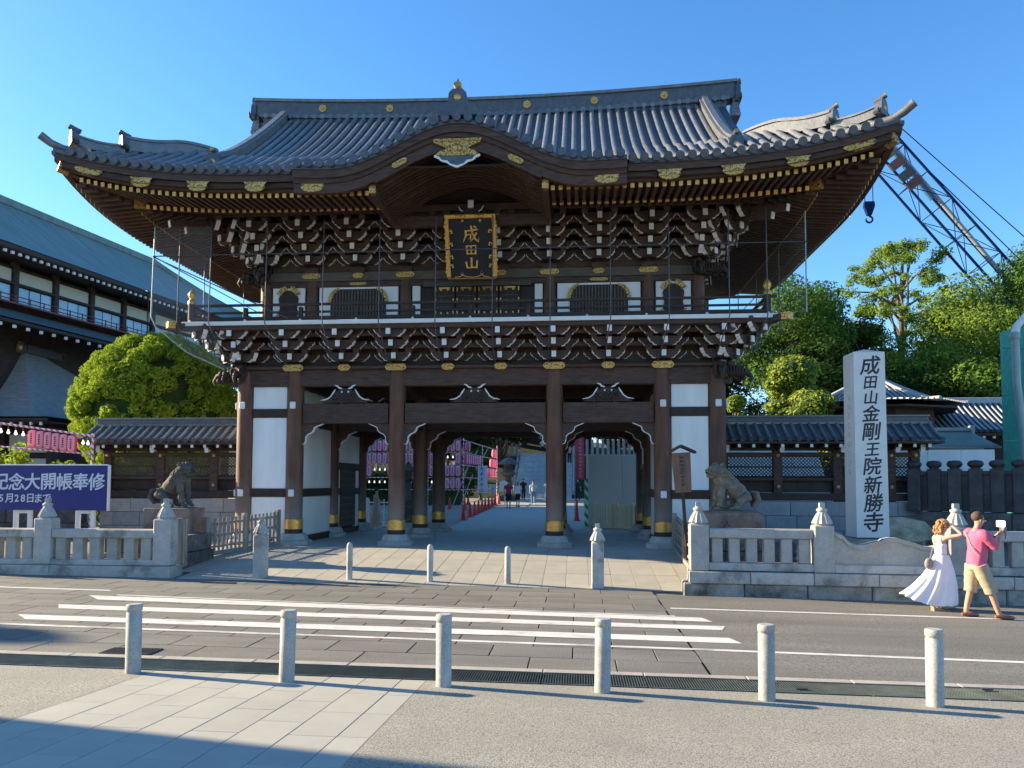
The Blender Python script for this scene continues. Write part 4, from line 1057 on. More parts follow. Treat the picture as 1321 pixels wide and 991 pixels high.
# ================================================================== WING WALLS
def wingwall(xa,xb,y,lb,found,left,bays,zr=3.88):
    """xa..xb along x (xa outer or inner), wall plane at y"""
    t=empty('roofed_wall',(0,0,0),0,lb,'roofed wall')
    x0,x1=min(xa,xb),max(xa,xb); L_=x1-x0
    # foundation stones
    for r,(z0,z1) in enumerate(((.0,.44),(.44,.88),(.88,1.31))):
        st=.9 ; x=x0-(.45 if r%2 else 0)
        while x<x1-.05:
            a=max(x,x0);b=min(x+st*(1 if r<2 else 1.15),x1)
            if b-a>.1: MB().cbox((0,0,0),(b-a-.012,.5,z1-z0-.01),.012).build('foundation_stone',found,t,((a+b)/2,y,(z0+z1)/2))
            x+=st*(1 if r<2 else 1.15)
    g=lambda n,c,d,m,b=.01: MB().cbox((0,0,0),d,b).build(n,m,t,c)
    g('sill_beam',((x0+x1)/2,y-.10,1.45),(L_,.26,.22),W['woodbk'])
    g('wall_board',((x0+x1)/2,y+.04,1.83),(L_,.06,.50),W['woodbk'])
    g('middle_rail',((x0+x1)/2,y-.05,1.98),(L_,.16,.10),W['woodh']); g('top_rail',((x0+x1)/2,y-.05,2.72),(L_,.18,.14),W['woodh'])
    g('wall_plate',((x0+x1)/2,y,2.93),(L_+.5,.30,.16),W['woodh'])
    stud=studm
    for i,x in enumerate(bays):
        o=g('wall_post',(x,y-.04,2.1),(.26,.24,1.5),W['wood'])
        for z in (.60,-.35): inst('gold_stud',MBstud,o,(0,-.13,z))
        b=MB(); b.box((0,0,0),(.12,.5,.14)); b.box((0,-.26,-.01),(.13,.02,.16),1); b.prism([(-.25,-.07),(-.25,-.16),(-.05,-.07)],-.055,.055,'x',1)
        b.build('bracket_nose',[W['woodh'],W['white']],t,(x,y-.42,2.93))
    for a,b in zip(bays[:-1],bays[1:]):
        a+=.15;b-=.15; w=b-a; c=(a+b)/2
        f=g('lattice_frame',(c,y-.01,2.35),(w,.04,.04),W['woodh'])
        m=MB(); s=.105; z0,z1=2.04,2.65; n=int((w+.61)/s)
        for dr in (1,-1):
            for i in range(-1,n+2):
                xa_=a-.61+i*s; p0,p1=(xa_,z0),(xa_+.61,z1)
                # clip
                t0=max(0,(a-xa_)/.61); t1=min(1,(b-xa_)/.61)
                if t1-t0<.03: continue
                q0=(xa_+.61*t0, z0+.61*t0); q1=(xa_+.61*t1, z0+.61*t1)
                if dr<0: q0=(a+b-q0[0],q0[1]); q1=(a+b-q1[0],q1[1])
                m.bar((q0[0],y-.05+.012*dr,q0[1]),(q1[0],y-.05+.012*dr,q1[1]),.018,.022)
        m.build('diamond_lattice',W['weath'] if left else W['woodbk'],t)
    # roof
    ov=.34
    def ws(x,v): # v 0 eave ..1 ridge (front)
        yy=y-.95+v*.95; return yy, 3.12+.62*v**1.15
    for sg in (1,-1):
        m=MB(); m.grid(lambda u,v:(x0-ov+(L_+2*ov)*u, y+sg*(ws(0,v)[0]-y), ws(0,v)[1]),2,6); m.build('roof_surface',W['tiled'],t)
    n=int((L_+2*ov)/.27)
    pr=[(0,ws(0,v/6)[0]-y-(.05 if v==0 else 0),ws(0,v/6)[1]+.02) for v in range(7)]
    rm=rollmesh(pr,r=.055,seg=8).fix('tile_roll',[W['tile'],W['tiled']])
    for i in range(n+1):
        x=x0-ov+.08+i*(L_+2*ov-.16)/n; inst('tile_roll',rm,t,(x,y,0)); inst('tile_roll',rm,t,(x,y,0),(0,0,pi))
    g('eave_board',((x0+x1)/2,y-.90,3.05),(L_+2*ov,.10,.07),W['woodh']); g('eave_soffit',((x0+x1)/2,y,3.02),(L_+2*ov-.1,1.75,.03),W['woodbk'])
    rb=MB(); rb.box((0,.35,0),(.07,.75,.08)); rb.box((0,-.03,0),(.085,.015,.095),1); rb=rb.fix('rafter',[W['woodh'],W['white']])
    k=int(L_/.42)
    for i in range(k+1): inst('rafter',rb,t,(x0+.05+i*(L_-.1)/k,y-.86,2.96))
    for nm,w,z0,z1,m_,e in (('ridge_base',.34,3.70,3.78,W['tile'],ov),('ridge',.26,3.78,3.92,W['tiled'],ov-.08),('ridge_cap',.32,3.92,3.98,W['tile'],ov-.05)):
        g(nm,((x0+x1)/2,y,(z0+z1)/2-.06),(L_+2*e,w,z1-z0),m_)
    return t
MBstud=MB().sphere((0,0,0),.055,10,6,0,(1,.6,1)).fix('gold_stud',mat('old_gold_stud',(.55,.42,.2),.5,.2,8,metal=.3))
wl=wingwall(-12.4,-7.3,1.5,'brown tiled roof wall with dim lattices joining the gate on the left',W['foundL'],True,[-12.25,-10.45,-8.65,-7.45])
wr=wingwall(7.3,13.2,1.5,'dark tiled roof wall with bright lattices joining the gate on the right, behind stone lion',mat('foundation_blue',(.33,.33,.34),.85,.2,3,speckle=.2,spcol=(.15,.15,.15),spscale=50,bump=.25,rnd=.1),False,[7.45,9.05,10.8,12.35,13.05])
# hoarding sheet behind right lattices, leaned back to catch skylight and look bright
o=MB().cbox((0,0,0),(3.9,.04,3.4),.01).build('hoarding_panel',W['plaster'],None,(9.35,4.1,2.0),(-.75,0,0)); tag(o,'white construction sheet seen through the right diamond lattices','hoarding')
# ================================================================== KOMAINU
def skin(name,V,E,m,levels=2,noise=0,nsc=8,seed=0,parent=None,loc=(0,0,0),rot=(0,0,0),scale=(1,1,1),extra=None):
    """V: list of (pos, radius or (rx,ry)); E edges"""
    me=bpy.data.meshes.new('tmp'); me.from_pydata([v[0] for v in V],E,[]); ob=bpy.data.objects.new('tmp',me); COL.objects.link(ob)
    md=ob.modifiers.new('s','SKIN'); md.use_smooth_shade=True; md.branch_smoothing=.3
    for i,v in enumerate(V):
        r=v[1]; sv=me.skin_vertices[0].data[i]; sv.radius=(r,r) if not hasattr(r,'__len__') else r
        sv.use_root = (i==0)
    sb_=ob.modifiers.new('b','SUBSURF'); sb_.levels=levels; sb_.render_levels=levels
    bpy.context.view_layer.update(); dg=bpy.context.evaluated_depsgraph_get()
    r=bpy.data.meshes.new_from_object(ob.evaluated_get(dg)); bpy.data.objects.remove(ob); bpy.data.meshes.remove(me)
    r.name=name; r.materials.clear(); r.materials.append(m)
    for p in r.polygons: p.use_smooth=True
    if noise:
        from mathutils import noise as nz_
        for v in r.vertices:
            k=nz_.fractal(Vector(v.co)*nsc+Vector((seed,0,0)),.8,2.2,4)
            v.co+=v.normal*(k*noise)
    return inst(name,r,parent,loc,rot,scale)
def lion(t, face, mane_seed, z0, lm='lion'):
    """seated guardian lion; body faces +x*face"""
    f=face
    V=[((-.42*f,0,.34),(.30,.28)),((-.22*f,0,.50),(.32,.29)),((.02*f,0,.70),(.31,.29)),((.22*f,0,.88),(.29,.27)),((.34*f,-.02,1.04),(.25,.23)),((.42*f,-.04,1.12),(.23,.22)),((.56*f,-.06,1.08),(.17,.18)),((.66*f,-.06,1.04),(.12,.15)),
       # front legs
       ((.30*f,-.14,.70),.14),((.36*f,-.16,.45),.10),((.37*f,-.16,.20),.085),((.46*f,-.16,.10),.09),
       ((.28*f,.14,.70),.14),((.34*f,.16,.45),.10),((.35*f,.16,.20),.085),((.44*f,.16,.10),.09),
       # hind legs
       ((-.34*f,-.22,.34),(.22,.14)),((-.10*f,-.25,.30),.12),((-.18*f,-.24,.12),.09),((.05*f,-.25,.08),.08),
       ((-.34*f,.22,.34),(.22,.14)),((-.10*f,.25,.30),.12),((-.18*f,.24,.12),.09),((.05*f,.25,.08),.08)]
    E=[(0,1),(1,2),(2,3),(3,4),(4,5),(5,6),(6,7),(3,8),(8,9),(9,10),(10,11),(3,12),(12,13),(13,14),(14,15),(0,16),(16,17),(17,18),(18,19),(0,20),(20,21),(21,22),(22,23)]
    skin('body',V,E,W[lm],2,.022,7,mane_seed,t,(0,0,z0))
    rr_=random.Random(mane_seed); m=MB()
    # mane curls round the neck, ears, brow, jaw, tail
    for i in range(150):
        a=rr_.uniform(.15*pi,1.85*pi); u=rr_.random(); cx=.40-.36*u; cz=1.10-.30*u; R=.25+.04*u
        y_=R*sin(a)*1.0; dz=-R*cos(a); 
        m.sphere((f*(cx-.5*dz*.4),y_,cz-dz*.85),rr_.uniform(.04,.065),7,5)
    m.build('mane',W[lm],t,(0,0,z0))
    m=MB()
    for s in (-1,1):
        m.sphere((f*.55,s*.085-.05,1.18),.045,8,6); m.sphere((f*.60,s*.055-.05,1.19),.03,8,5)
        m.tube([(f*.38,s*.17-.04,1.22),(f*.33,s*.21-.04,1.27),(f*.27,s*.20-.04,1.22)],[.05,.06,.02],7)
        m.tube([(f*.70,s*.09-.06,1.06),(f*.62,s*.13-.06,1.01),(f*.52,s*.14-.05,1.02)],[.03,.035,.03],6)
    m.sphere((f*.72,-.06,1.10),.05,8,6,0,(.8,1.2,.8)); m.tube([(f*.70,-.06,.975),(f*.60,-.06,.955),(f*.50,-.06,.98)],[.06,.085,.08],8)
    m.tube([(f*.46,-.05,1.27),(f*.44,-.05,1.33)],[.06,.03],6)
    m.build('face',W[lm],t,(0,0,z0))
    m=MB()
    for q in range(6): m.tube([(f*(-.60-.02*q),(q-2.5)*.05,.12),(f*(-.72),(q-2.5)*.07,.30),(f*(-.66+.03*(q%2)),(q-2.5)*.07,.50),(f*(-.56),(q-2.5)*.05,.54-.03*(q%3))],[.06,.085,.07,.02],7)
    m.build('tail',W[lm],t,(0,0,z0))
    for (x,y_) in ((.47,-.16),(.45,.16),(.06,-.25),(.06,.25)):
        m=MB()
        for q in (-1.2,-.4,.4,1.2): m.tube([(f*(x-.04),y_+q*.035,.09),(f*(x+.04),y_+q*.04,.085),(f*(x+.08),y_+q*.04,.04)],[.035,.035,.02],6)
        m.build('paw',W[lm],t,(0,0,z0))
    MB().cbox((0,0,-.02),(1.28,.62,.10),.02).build('plinth',W[lm],t,(0,0,z0-.02))
def stone_steps(t,rows,m):
    for (z0,z1,w,d,n) in rows:
        for i in range(n):
            MB().cbox((0,0,0),(w/n-.01,d,z1-z0-.008),.018).build('pedestal_stone',m,t,(-w/2+w*(i+.5)/n,0,(z0+z1)/2))
pL=empty('lion_pedestal',(-7.5,-3.12,-.13),0,'dark stained stone pedestal of the left lion on stepped blocks','pedestal')
stone_steps(pL,((-.2,.24,2.1,1.6,3),(.24,.66,2.0,1.5,3)),W['stonedk']); MB().cbox((0,0,0),(1.24,.84,.66),.02).build('pedestal_block',W['pedst'],pL,(0,0,.97))
for c_ in pL.children:
    if c_.name.startswith('pedestal_stone'): c_.location.y-=.70
lL=empty('stone_lion',(-7.52,-3.12,1.17),0,'weathered stone guardian lion in painted shade tone seated on left pedestal, looking right','stone lion'); lion(lL,1,2,0,'lionL')
lL.rotation_euler=(0,0,radians(-12)); lL.scale=(.88,.88,.90)
pR=empty('lion_pedestal',(6.85,-2.75,-.15),0,'reddish stained stone pedestal with a carved character under the right lion','pedestal')
stone_steps(pR,((-.02,.35,1.9,1.8,3),(.35,.70,1.7,1.6,3)),W['stonedk']); MB().cbox((0,0,0),(1.32,1.2,.58),.02).build('pedestal_block',W['pedst'],pR,(0,0,.99))
inst('carved_character',text_mesh('人',.2,W['bed'],.004,.02),pR,(-.22,-.605,1.02),(pi/2,0,0)); 
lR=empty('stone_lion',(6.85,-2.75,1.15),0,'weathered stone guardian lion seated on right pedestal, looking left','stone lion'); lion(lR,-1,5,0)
lR.rotation_euler=(0,0,radians(14)); lR.scale=(.92,.92,.92)
# ================================================================== STONE PILLAR
sp=empty('inscribed_pillar',(10.36,-2.15,.50),radians(2),'tall white granite pillar inscribed with ten black characters','stone pillar')
m=MB(); w,d=.80,.72
vs=[]
for z,s in ((0,1.0),(4.68,.965)):
    for a,b in ((-1,-1),(1,-1),(1,1),(-1,1)): vs.append((a*w/2*s,b*d/2*s,z))
vs.append((0,0,4.80)); m.add(vs,[(0,3,2,1),(0,1,5,4),(1,2,6,5),(2,3,7,6),(3,0,4,7),(4,5,8),(5,6,8),(6,7,8),(7,4,8)])
W['pillar']=mat('pale_granite',(.74,.72,.68),.6,.05,4,speckle=.2,spcol=(.45,.44,.42),spscale=80,bump=.05,rnd=0,stain=.16,stcol=(.42,.36,.33),stscale=1.1)
m.build('pillar_shaft',W['pillar'],sp)
W['ink']=mat('black_inscription',(.035,.035,.04),.7,.3,8,rnd=0,bump=0)
for i,ch in enumerate('成田山金剛王院新勝寺'):
    s=(.50,.36,.38,.44,.48,.38,.46,.46,.48,.52)[i]; z=4.34-[0,.44,.82,1.22,1.68,2.13,2.55,3.02,3.47,3.95][i]
    f_=.36*(1-.035*z/4.68)
    inst('inscribed_character',text_mesh(ch,s,W['ink'],.003,.022,.14),sp,(.02,-f_-.001,z),(pi/2-.0,0,0))
m=MB(); rr_=random.Random(3)
for i in range(9):
    z=3.5-i*.24
    for q in range(3): m.box((-w/2*.98-.002,rr_.uniform(-.06,.06),z+q*.05),(.006,rr_.uniform(.05,.14),.016))
m.build('side_inscription',W['foundL'],sp)
def rock(name,c,sc,m,seed,lb=None,parent=None,rot=0,n=3):
    bm=bmesh.new(); bmesh.ops.create_icosphere(bm,subdivisions=n,radius=1); from mathutils import noise as nz_
    for v in bm.verts:
        k=nz_.fractal(v.co*1.3+Vector((seed,seed,0)),1,2,3); k2=nz_.cell(v.co*1.8+Vector((seed,0,0))); v.co*=1+.22*k+.10*k2
        v.co=Vector((v.co.x*sc[0],v.co.y*sc[1],v.co.z*sc[2]))
    me=bpy.data.meshes.new(name); bm.to_mesh(me); bm.free(); me.materials.append(m); o=inst(name,me,parent,c,(0,0,rot))
    if lb: tag(o,lb,'boulder')
    return o
W['rock']=mat('garden_rock',(.48,.40,.27),.9,.35,2,speckle=.25,spcol=(.15,.13,.1),spscale=25,stain=.5,stcol=(.11,.10,.085),stscale=1.5,bump=.7,bscale=7,rnd=.1)  # tan brightened to make up for sun the pillar blocks
rock('boulder',(11.35,-1.35,.50),(.95,.5,.42),W['rock'],4,'tan boulder tinted as if sunlit beside the right foot of the inscribed pillar')
rock('boulder',(10.2,-2.3,.22),(1.5,.85,.28),W['rock'],9,'wide flat boulder carrying the inscribed pillar')
rock('boulder',(8.9,-3.4,.10),(.7,.5,.3),W['rock'],12,'low rounded boulder behind the right stone fence, left of the pillar')
sheet('garden_bed',[5.9,9,12,16,24],[-5.3,-4,-2.5,-.8,1.3],.10,W['ground']); sheet('garden_bed',[-30,-20,-13,-8.9],[-4.95,-4,-2.5,-.8,1.3],.04,W['ground'])
# ================================================================== WOODEN NOTICE
ws_=empty('wooden_signboard',(5.72,-3.2,-.1),0,'small roofed wooden notice board on a leaning post in front of right white panel','signboard')
W['signw']=mat('sign_wood',(.20,.105,.065),.7,.3,4,stretch=(3,3,.6),bump=.2,rnd=0)
ws_.rotation_euler=(0,radians(-3.5),radians(8))
m=MB(); m.prism([(-.235,1.20),(.165,-.0+.0),(.0,0)],0,0) if False else None
MB().prism([(-.20,.0),(.20,.0),(.235,.98),(-.235,.98)],-.03,.03).build('board',W['signw'],ws_,(0,0,1.72))
MB().prism([(-.36,.96),(0,1.14),(.36,.96),(.36,.90),(0,1.08),(-.36,.90)],-.12,.12).build('board_roof',W['woodbk'],ws_,(0,0,1.76))
MB().cbox((0,0,.95),(.075,.06,1.9),.008).build('sign_post',W['woodbk'],ws_,(0,.05,0))
m=MB(); rr_=random.Random(8)
for i in range(8):
    z=.86-i*.095
    for q in range(3): a=rr_.uniform(-.5,.5); m.bar((-.055+rr_.uniform(-.02,.02),-.034,z+q*.022-.02),(.055,-.034,z+q*.022+a*.03-.02),.004,.013)
    m.bar((rr_.uniform(-.03,.03),-.0345,z+.03),(rr_.uniform(-.03,.03),-.0345,z-.035),.004,.013)
m.build('brush_writing',W['ink'],ws_,(0,0,1.72))
# ================================================================== BANNER SIGN
W['navy']=mat('navy_banner',(.010,.022,.18),.5,.1,2,rnd=0,bump=.02); W['bwhite']=mat('banner_letter_white',(.62,.66,.74),.5,.05,3,rnd=0,bump=0)
bn=empty('event_signboard',(-11.5,-2.9,.05),0,'long navy blue signboard with white Japanese lettering on white legs','signboard')
xr=2.0; xl=-1.95
MB().cbox((0,0,0),(xr-xl,.07,1.20),.01).build('sign_panel',W['navy'],bn,((xr+xl)/2,0,1.62))
MB().cbox((0,0,0),(.05,.09,1.22),.01).build('panel_edge',W['white'],bn,(xr+.025,.0,1.62)); MB().cbox((0,0,0),(xr-xl,.09,.03),.006).build('panel_edge',W['white'],bn,((xr+xl)/2,.0,2.235))
for x in (-.62,-.22,1.15,1.57): MB().cbox((0,0,0),(.11,.09,1.06),.01).build('sign_leg',W['white'],bn,(x,.06,.5))
for x in (-.42,1.36): MB().cbox((0,0,0),(.5,.08,.10),.01).build('leg_bar',W['white'],bn,(x,.065,.98))
for ch,px in zip('記念大開帳奉修',(-.93,-.47,-.02,.44,.90,1.35,1.80)): inst('sign_letter',text_mesh(ch,.48,W['bwhite'],.004,.020),bn,(px-.10,-.04,1.79),(pi/2,0,0))
for ch,px in zip('5月28日まで',(-.97,-.75,-.53,-.35,-.14,.09,.33)): inst('sign_letter',text_mesh(ch,.27,W['bwhite'],.004,.014),bn,(px-.02,-.04,1.34),(pi/2,0,0))
# ================================================================== LANTERNS
def emis(name,col,e):
    m=bpy.data.materials.new(name); m.use_nodes=True; b=m.node_tree.nodes['Principled BSDF']; b.inputs['Base Color'].default_value=(*col,1); b.inputs['Emission Color'].default_value=(*col,1); b.inputs['Emission Strength'].default_value=e; b.inputs['Roughness'].default_value=.5; return m
def lanmat():
    m=mat('lantern_paper_pink',(.85,.22,.30),.6,.08,3,rnd=.06,bump=0)
    nt=m.node_tree;N=nt.nodes;Lk=nt.links;b=N['Principled BSDF']
    tc=N.new('ShaderNodeTexCoord'); sp_=N.new('ShaderNodeSeparateXYZ'); Lk.new(tc.outputs['Object'],sp_.inputs[0])
    at=N.new('ShaderNodeMath'); at.operation='ARCTAN2'; Lk.new(sp_.outputs[0],at.inputs[0]); Lk.new(sp_.outputs[1],at.inputs[1])
    ab=N.new('ShaderNodeMath'); ab.operation='MULTIPLY_ADD'; ab.inputs[1].default_value=2.0; ab.inputs[2].default_value=1.57; Lk.new(at.outputs[0],ab.inputs[0])
    sn=N.new('ShaderNodeMath'); sn.operation='SINE'; Lk.new(ab.outputs[0],sn.inputs[0])
    gt=N.new('ShaderNodeMath'); gt.operation='GREATER_THAN'; gt.inputs[1].default_value=.1; Lk.new(sn.outputs[0],gt.inputs[0])
    mx=N.new('ShaderNodeMix'); mx.data_type='RGBA'; Lk.new(gt.outputs[0],mx.inputs[0]); mx.inputs[6].default_value=(.92,.09,.24,1); mx.inputs[7].default_value=(.95,.58,.64,1)
    Lk.new(mx.outputs[2],b.inputs['Base Color'])
    tr=N.new('ShaderNodeBsdfTranslucent'); Lk.new(mx.outputs[2],tr.inputs[0]); ms=N.new('ShaderNodeMixShader'); ms.inputs[0].default_value=.4
    Lk.new(b.outputs[0],ms.inputs[1]); Lk.new(tr.outputs[0],ms.inputs[2]); Lk.new(ms.outputs[0],N['Material Output'].inputs[0]); return m
W['lan']=lanmat(); W['pinkpole']=None
def stripemat(name,c1,c2,sc,ax=(1,.0,.4)):
    m=bpy.data.materials.new(name); m.use_nodes=True; nt=m.node_tree;N=nt.nodes;Lk=nt.links;b=N['Principled BSDF']; b.inputs['Roughness'].default_value=.6
    tc=N.new('ShaderNodeTexCoord'); dt=N.new('ShaderNodeVectorMath'); dt.operation='DOT_PRODUCT'; dt.inputs[1].default_value=ax; Lk.new(tc.outputs['Object'],dt.inputs[0])
    ml=N.new('ShaderNodeMath'); ml.operation='MULTIPLY'; ml.inputs[1].default_value=sc; Lk.new(dt.outputs['Value'],ml.inputs[0]); fr=N.new('ShaderNodeMath'); fr.operation='FRACT'; Lk.new(ml.outputs[0],fr.inputs[0])
    gt=N.new('ShaderNodeMath'); gt.operation='GREATER_THAN'; gt.inputs[1].default_value=.5; Lk.new(fr.outputs[0],gt.inputs[0]); mx=N.new('ShaderNodeMix'); mx.data_type='RGBA'; Lk.new(gt.outputs[0],mx.inputs[0])
    mx.inputs[6].default_value=(*c1,1); mx.inputs[7].default_value=(*c2,1); Lk.new(mx.outputs[2],b.inputs['Base Color']); return m
W['rw']=stripemat('red_white_wrap',(.75,.12,.16),(.85,.80,.80),6,(1,0,.9))
lprof=[(.055,.0),(.12,.03),(.14,.07)]+[(.145+(.004 if i%2 else -.004),.10+i*.04) for i in range(9)]+[(.14,.47),(.12,.51),(.055,.54)]
lm=MB().lathe(lprof,16).fix('lantern_paper',W['lan'])
lk=MB().lathe([(.06,.53),(.06,.57)],12).fix('lantern_rim',W['woodbk'])
mk=MB()
for i in range(5):
    for q in (-1,0,1): mk.box((q*.018,-.150,.14+i*.065),(.014,.008,.035 if q else .05))
mk=mk.fix('lantern_writing',mat('dark_red_writing',(.25,.02,.04),.6,.1,5,rnd=0,bump=0))
lm2=lm.copy(); W['lan_lifted']=W['lan'].copy(); lm2.materials[0]=W['lan_lifted']  # court lantern copy, paler paper to offset the shade there
for n_ in W['lan_lifted'].node_tree.nodes:
    if n_.type=='MIX': 
        if n_.inputs[6].default_value[0]>.9: n_.inputs[6].default_value=(.95,.20,.36,1); n_.inputs[7].default_value=(.97,.72,.80,1)
def lantern(x,y,z,rz,s,lb,grp):
    t=empty('paper_lantern',(x,y,z),rz,lb,'lantern',grp); t.scale=(s,s,s)
    inst('lantern_paper',lm if x<-12 else lm2,t); inst('lantern_rim',lk,t); inst('lantern_writing',mk,t); return t
bulbm=MB().lathe([(.02,.10),(.02,.06),(.035,.04),(.05,0),(.035,-.035),(0,-.05)],10).fix('light_bulb',emis('bulb_glass',(.9,.88,.8),.6))
lr=empty('lantern_rail',(-14.2,.3,0),0,'red and white wrapped lantern frame rail above bushes at far left','lantern rail')
m=MB(); m.tube([(-1.5,0,3.75),(2.15,0,3.26)],.035,8); m.build('top_rail',W['rw'],lr); m=MB(); m.tube([(-1.5,0,2.98),(2.15,0,2.70)],.03,8); m.build('bottom_rail',W['rw'],lr)
MB().tube([(2.12,0,0),(2.12,0,3.34)],.04,8).build('frame_post',W['rw'],lr); MB().tube([(-1.4,0,0),(-1.4,0,3.8)],.04,8).build('frame_post',W['rw'],lr)
def railz(x): return 3.75+(x+1.5)*(3.26-3.75)/3.65
nm=['leftmost','second from left','third from left','fourth from left','fifth from left','rightmost']
for i in range(6):
    x=.02+i*.262+.16
    lantern(-14.2+x-.05,.3,railz(x)-.60,.3,1.0,'pink striped paper lantern, %s of the six on the left rail'%nm[i],'lanterns on the left rail')
for i,x in enumerate((-.95,-.70,-.45,-.20,1.80,1.96)):
    o=inst('light_bulb',bulbm,lr,(x,0,railz(x)-.26)); 
    MB().tube([(0,0,.08),(0,0,.26)],.015,6).build('bulb_socket',W['woodbk'],lr,(x,0,railz(x)-.26))
# ================================================================== DARK STONE FENCES (tamagaki)
def darkfence(name,p0,p1,n,zb,zt,lb,pw=.34):
    a=Vector(p0);b=Vector(p1); L_=hypot(b.x-a.x,b.y-a.y); t=empty('dark_stone_fence',p0,atan2(b.y-a.y,b.x-a.x),lb,'stone fence')
    for i in range(n+1):
        x=L_*i/n; o=MB().cbox((0,0,0),(pw,pw,zt-zb),.02).build('fence_post',W['stonebk'],t,(x,0,(zt+zb)/2)); m=MB()
        m.lathe([(pw*.46,0),(pw*.34,.03),(pw*.46,.06),(pw*.60,.12),(pw*.60,.18),(pw*.44,.24),(0,.26)],12); m.build('onion_cap',W['stonebk'],o,(0,0,(zt-zb)/2-.01))
        if i<n:
            MB().cbox((0,0,0),(L_/n-pw*.5,.14,zt-zb-.12),.01).build('fence_slab',W['stonebk'],t,(x+L_/n/2,.03,(zt+zb)/2-.04)); MB().cbox((0,0,0),(L_/n-pw*.9,.2,.12),.015).build('fence_rail',W['stonebk'],t,(x+L_/n/2,0,zt-.12))
    k=int(L_/1.1)
    for i in range(k):
        for r in range(2): MB().cbox((0,0,0),(L_/k-.012,.62,zb/2-.01),.02).build('base_stone',W['stonedk'],t,(L_*(i+.5)/k+(.2 if r else 0),-.05,zb*(r+.5)/2))
    return t
darkfence('r',(12.9,1.1,0),(20.4,-3.6,0),17,1.05,2.28,'black stone fence with onion capped posts at the far right')
darkfence('l',(-12.6,.9,0),(-19.5,.7,0),11,1.05,2.15,'dark stone fence with round capped posts behind the navy signboard')
# ================================================================== TREES
def quads(name, C, Nn, S, m, parent=None, loc=(0,0,0), asp=1.0):
    """one mesh of many leaf quads: centres C, normals Nn, sizes S"""
    n=len(C); rng=np.random.default_rng(n)
    a=rng.normal(size=(n,3)); u=np.cross(Nn,a); u/=np.linalg.norm(u,axis=1,keepdims=True)+1e-9; v=np.cross(Nn,u); v/=np.linalg.norm(v,axis=1,keepdims=True)+1e-9
    s=S[:,None]; k=(Nn/ (np.linalg.norm(Nn,axis=1,keepdims=True)+1e-9))*s*.25
    V=np.stack([C-u*s*asp, C-v*s*.5+k, C+u*s*asp, C+v*s*.5+k],1).reshape(-1,3)
    me=bpy.data.meshes.new(name); me.vertices.add(4*n); me.loops.add(4*n); me.polygons.add(n)
    me.vertices.foreach_set('co',V.astype(np.float32).ravel()); me.loops.foreach_set('vertex_index',np.arange(4*n,dtype=np.int32))
    me.polygons.foreach_set('loop_start',np.arange(0,4*n,4,dtype=np.int32)); me.polygons.foreach_set('loop_total',np.full(n,4,dtype=np.int32))
    me.materials.append(m); me.update(); me.validate(); return inst(name,me,parent,loc)
def crown_pts(blobs, n, seed, shell=.35, size=.14, up=.3):
    rng=np.random.default_rng(seed); vols=np.array([b[3]*b[4]*b[5] for b in blobs])**(2/3); pr=vols/vols.sum()
    idx=rng.choice(len(blobs),n,p=pr); B=np.array(blobs)[idx]
    d=rng.normal(size=(n,3)); d/=np.linalg.norm(d,axis=1,keepdims=True)
    r=1-shell*rng.random(n)**1.5; P=B[:,:3]+d*B[:,3:6]*r[:,None]
    N_=d+rng.normal(size=(n,3))*.55; N_[:,2]+=up
    return P,N_,size*(.6+.8*rng.random(n))
LM=dict(
 bright=leafmat('leaf_bright',(.21,.31,.035),(.42,.52,.06),.4,1.1),
 mid=leafmat('leaf_mid',(.04,.10,.02),(.13,.22,.04),.3,.35),
 dark=leafmat('leaf_dark',(.018,.045,.014),(.05,.09,.02),.25,.35),
 yellow=leafmat('leaf_yellow_green',(.11,.20,.035),(.26,.35,.06),.4,.5),
 pine=leafmat('pine_needles',(.19,.28,.04),(.36,.44,.08),.25,1.2),
)
W['bark']=mat('bark',(.13,.10,.075),.95,.4,5,stretch=(2,2,.4),bump=.7,rnd=.15)
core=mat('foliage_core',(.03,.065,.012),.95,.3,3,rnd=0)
def trunk_limbs(t, h, r, tips, seed, base=(0,0,0), m=None, lean=(0,0)):
    rr_=random.Random(seed); mb=MB(); top=Vector((lean[0],lean[1],h))
    P=[Vector((lean[0]*k/5+rr_.uniform(-.03,.03)*h*.3,lean[1]*k/5+rr_.uniform(-.03,.03)*h*.3,h*k/5)) for k in range(6)]; P[0]=Vector((0,0,-.2))
    mb.tube(P,[r*1.3,r,r*.85,r*.72,r*.6,r*.4],9); mb.build('trunk',m or W['bark'],t)
    mb=MB()
    for tip in tips:
        k=rr_.uniform(.35,.95); s=P[0].lerp(Vector(P[5]),k); e=Vector(tip); mid=s.lerp(e,.5)+Vector((rr_.uniform(-.1,.1),rr_.uniform(-.1,.1),.12))*(e-s).length
        mb.tube([s,s.lerp(mid,.5)+Vector((0,0,.02)),mid,mid.lerp(e,.55),e],[r*.4,r*.33,r*.25,r*.16,r*.06],6)
    mb.build('limbs',m or W['bark'],t)
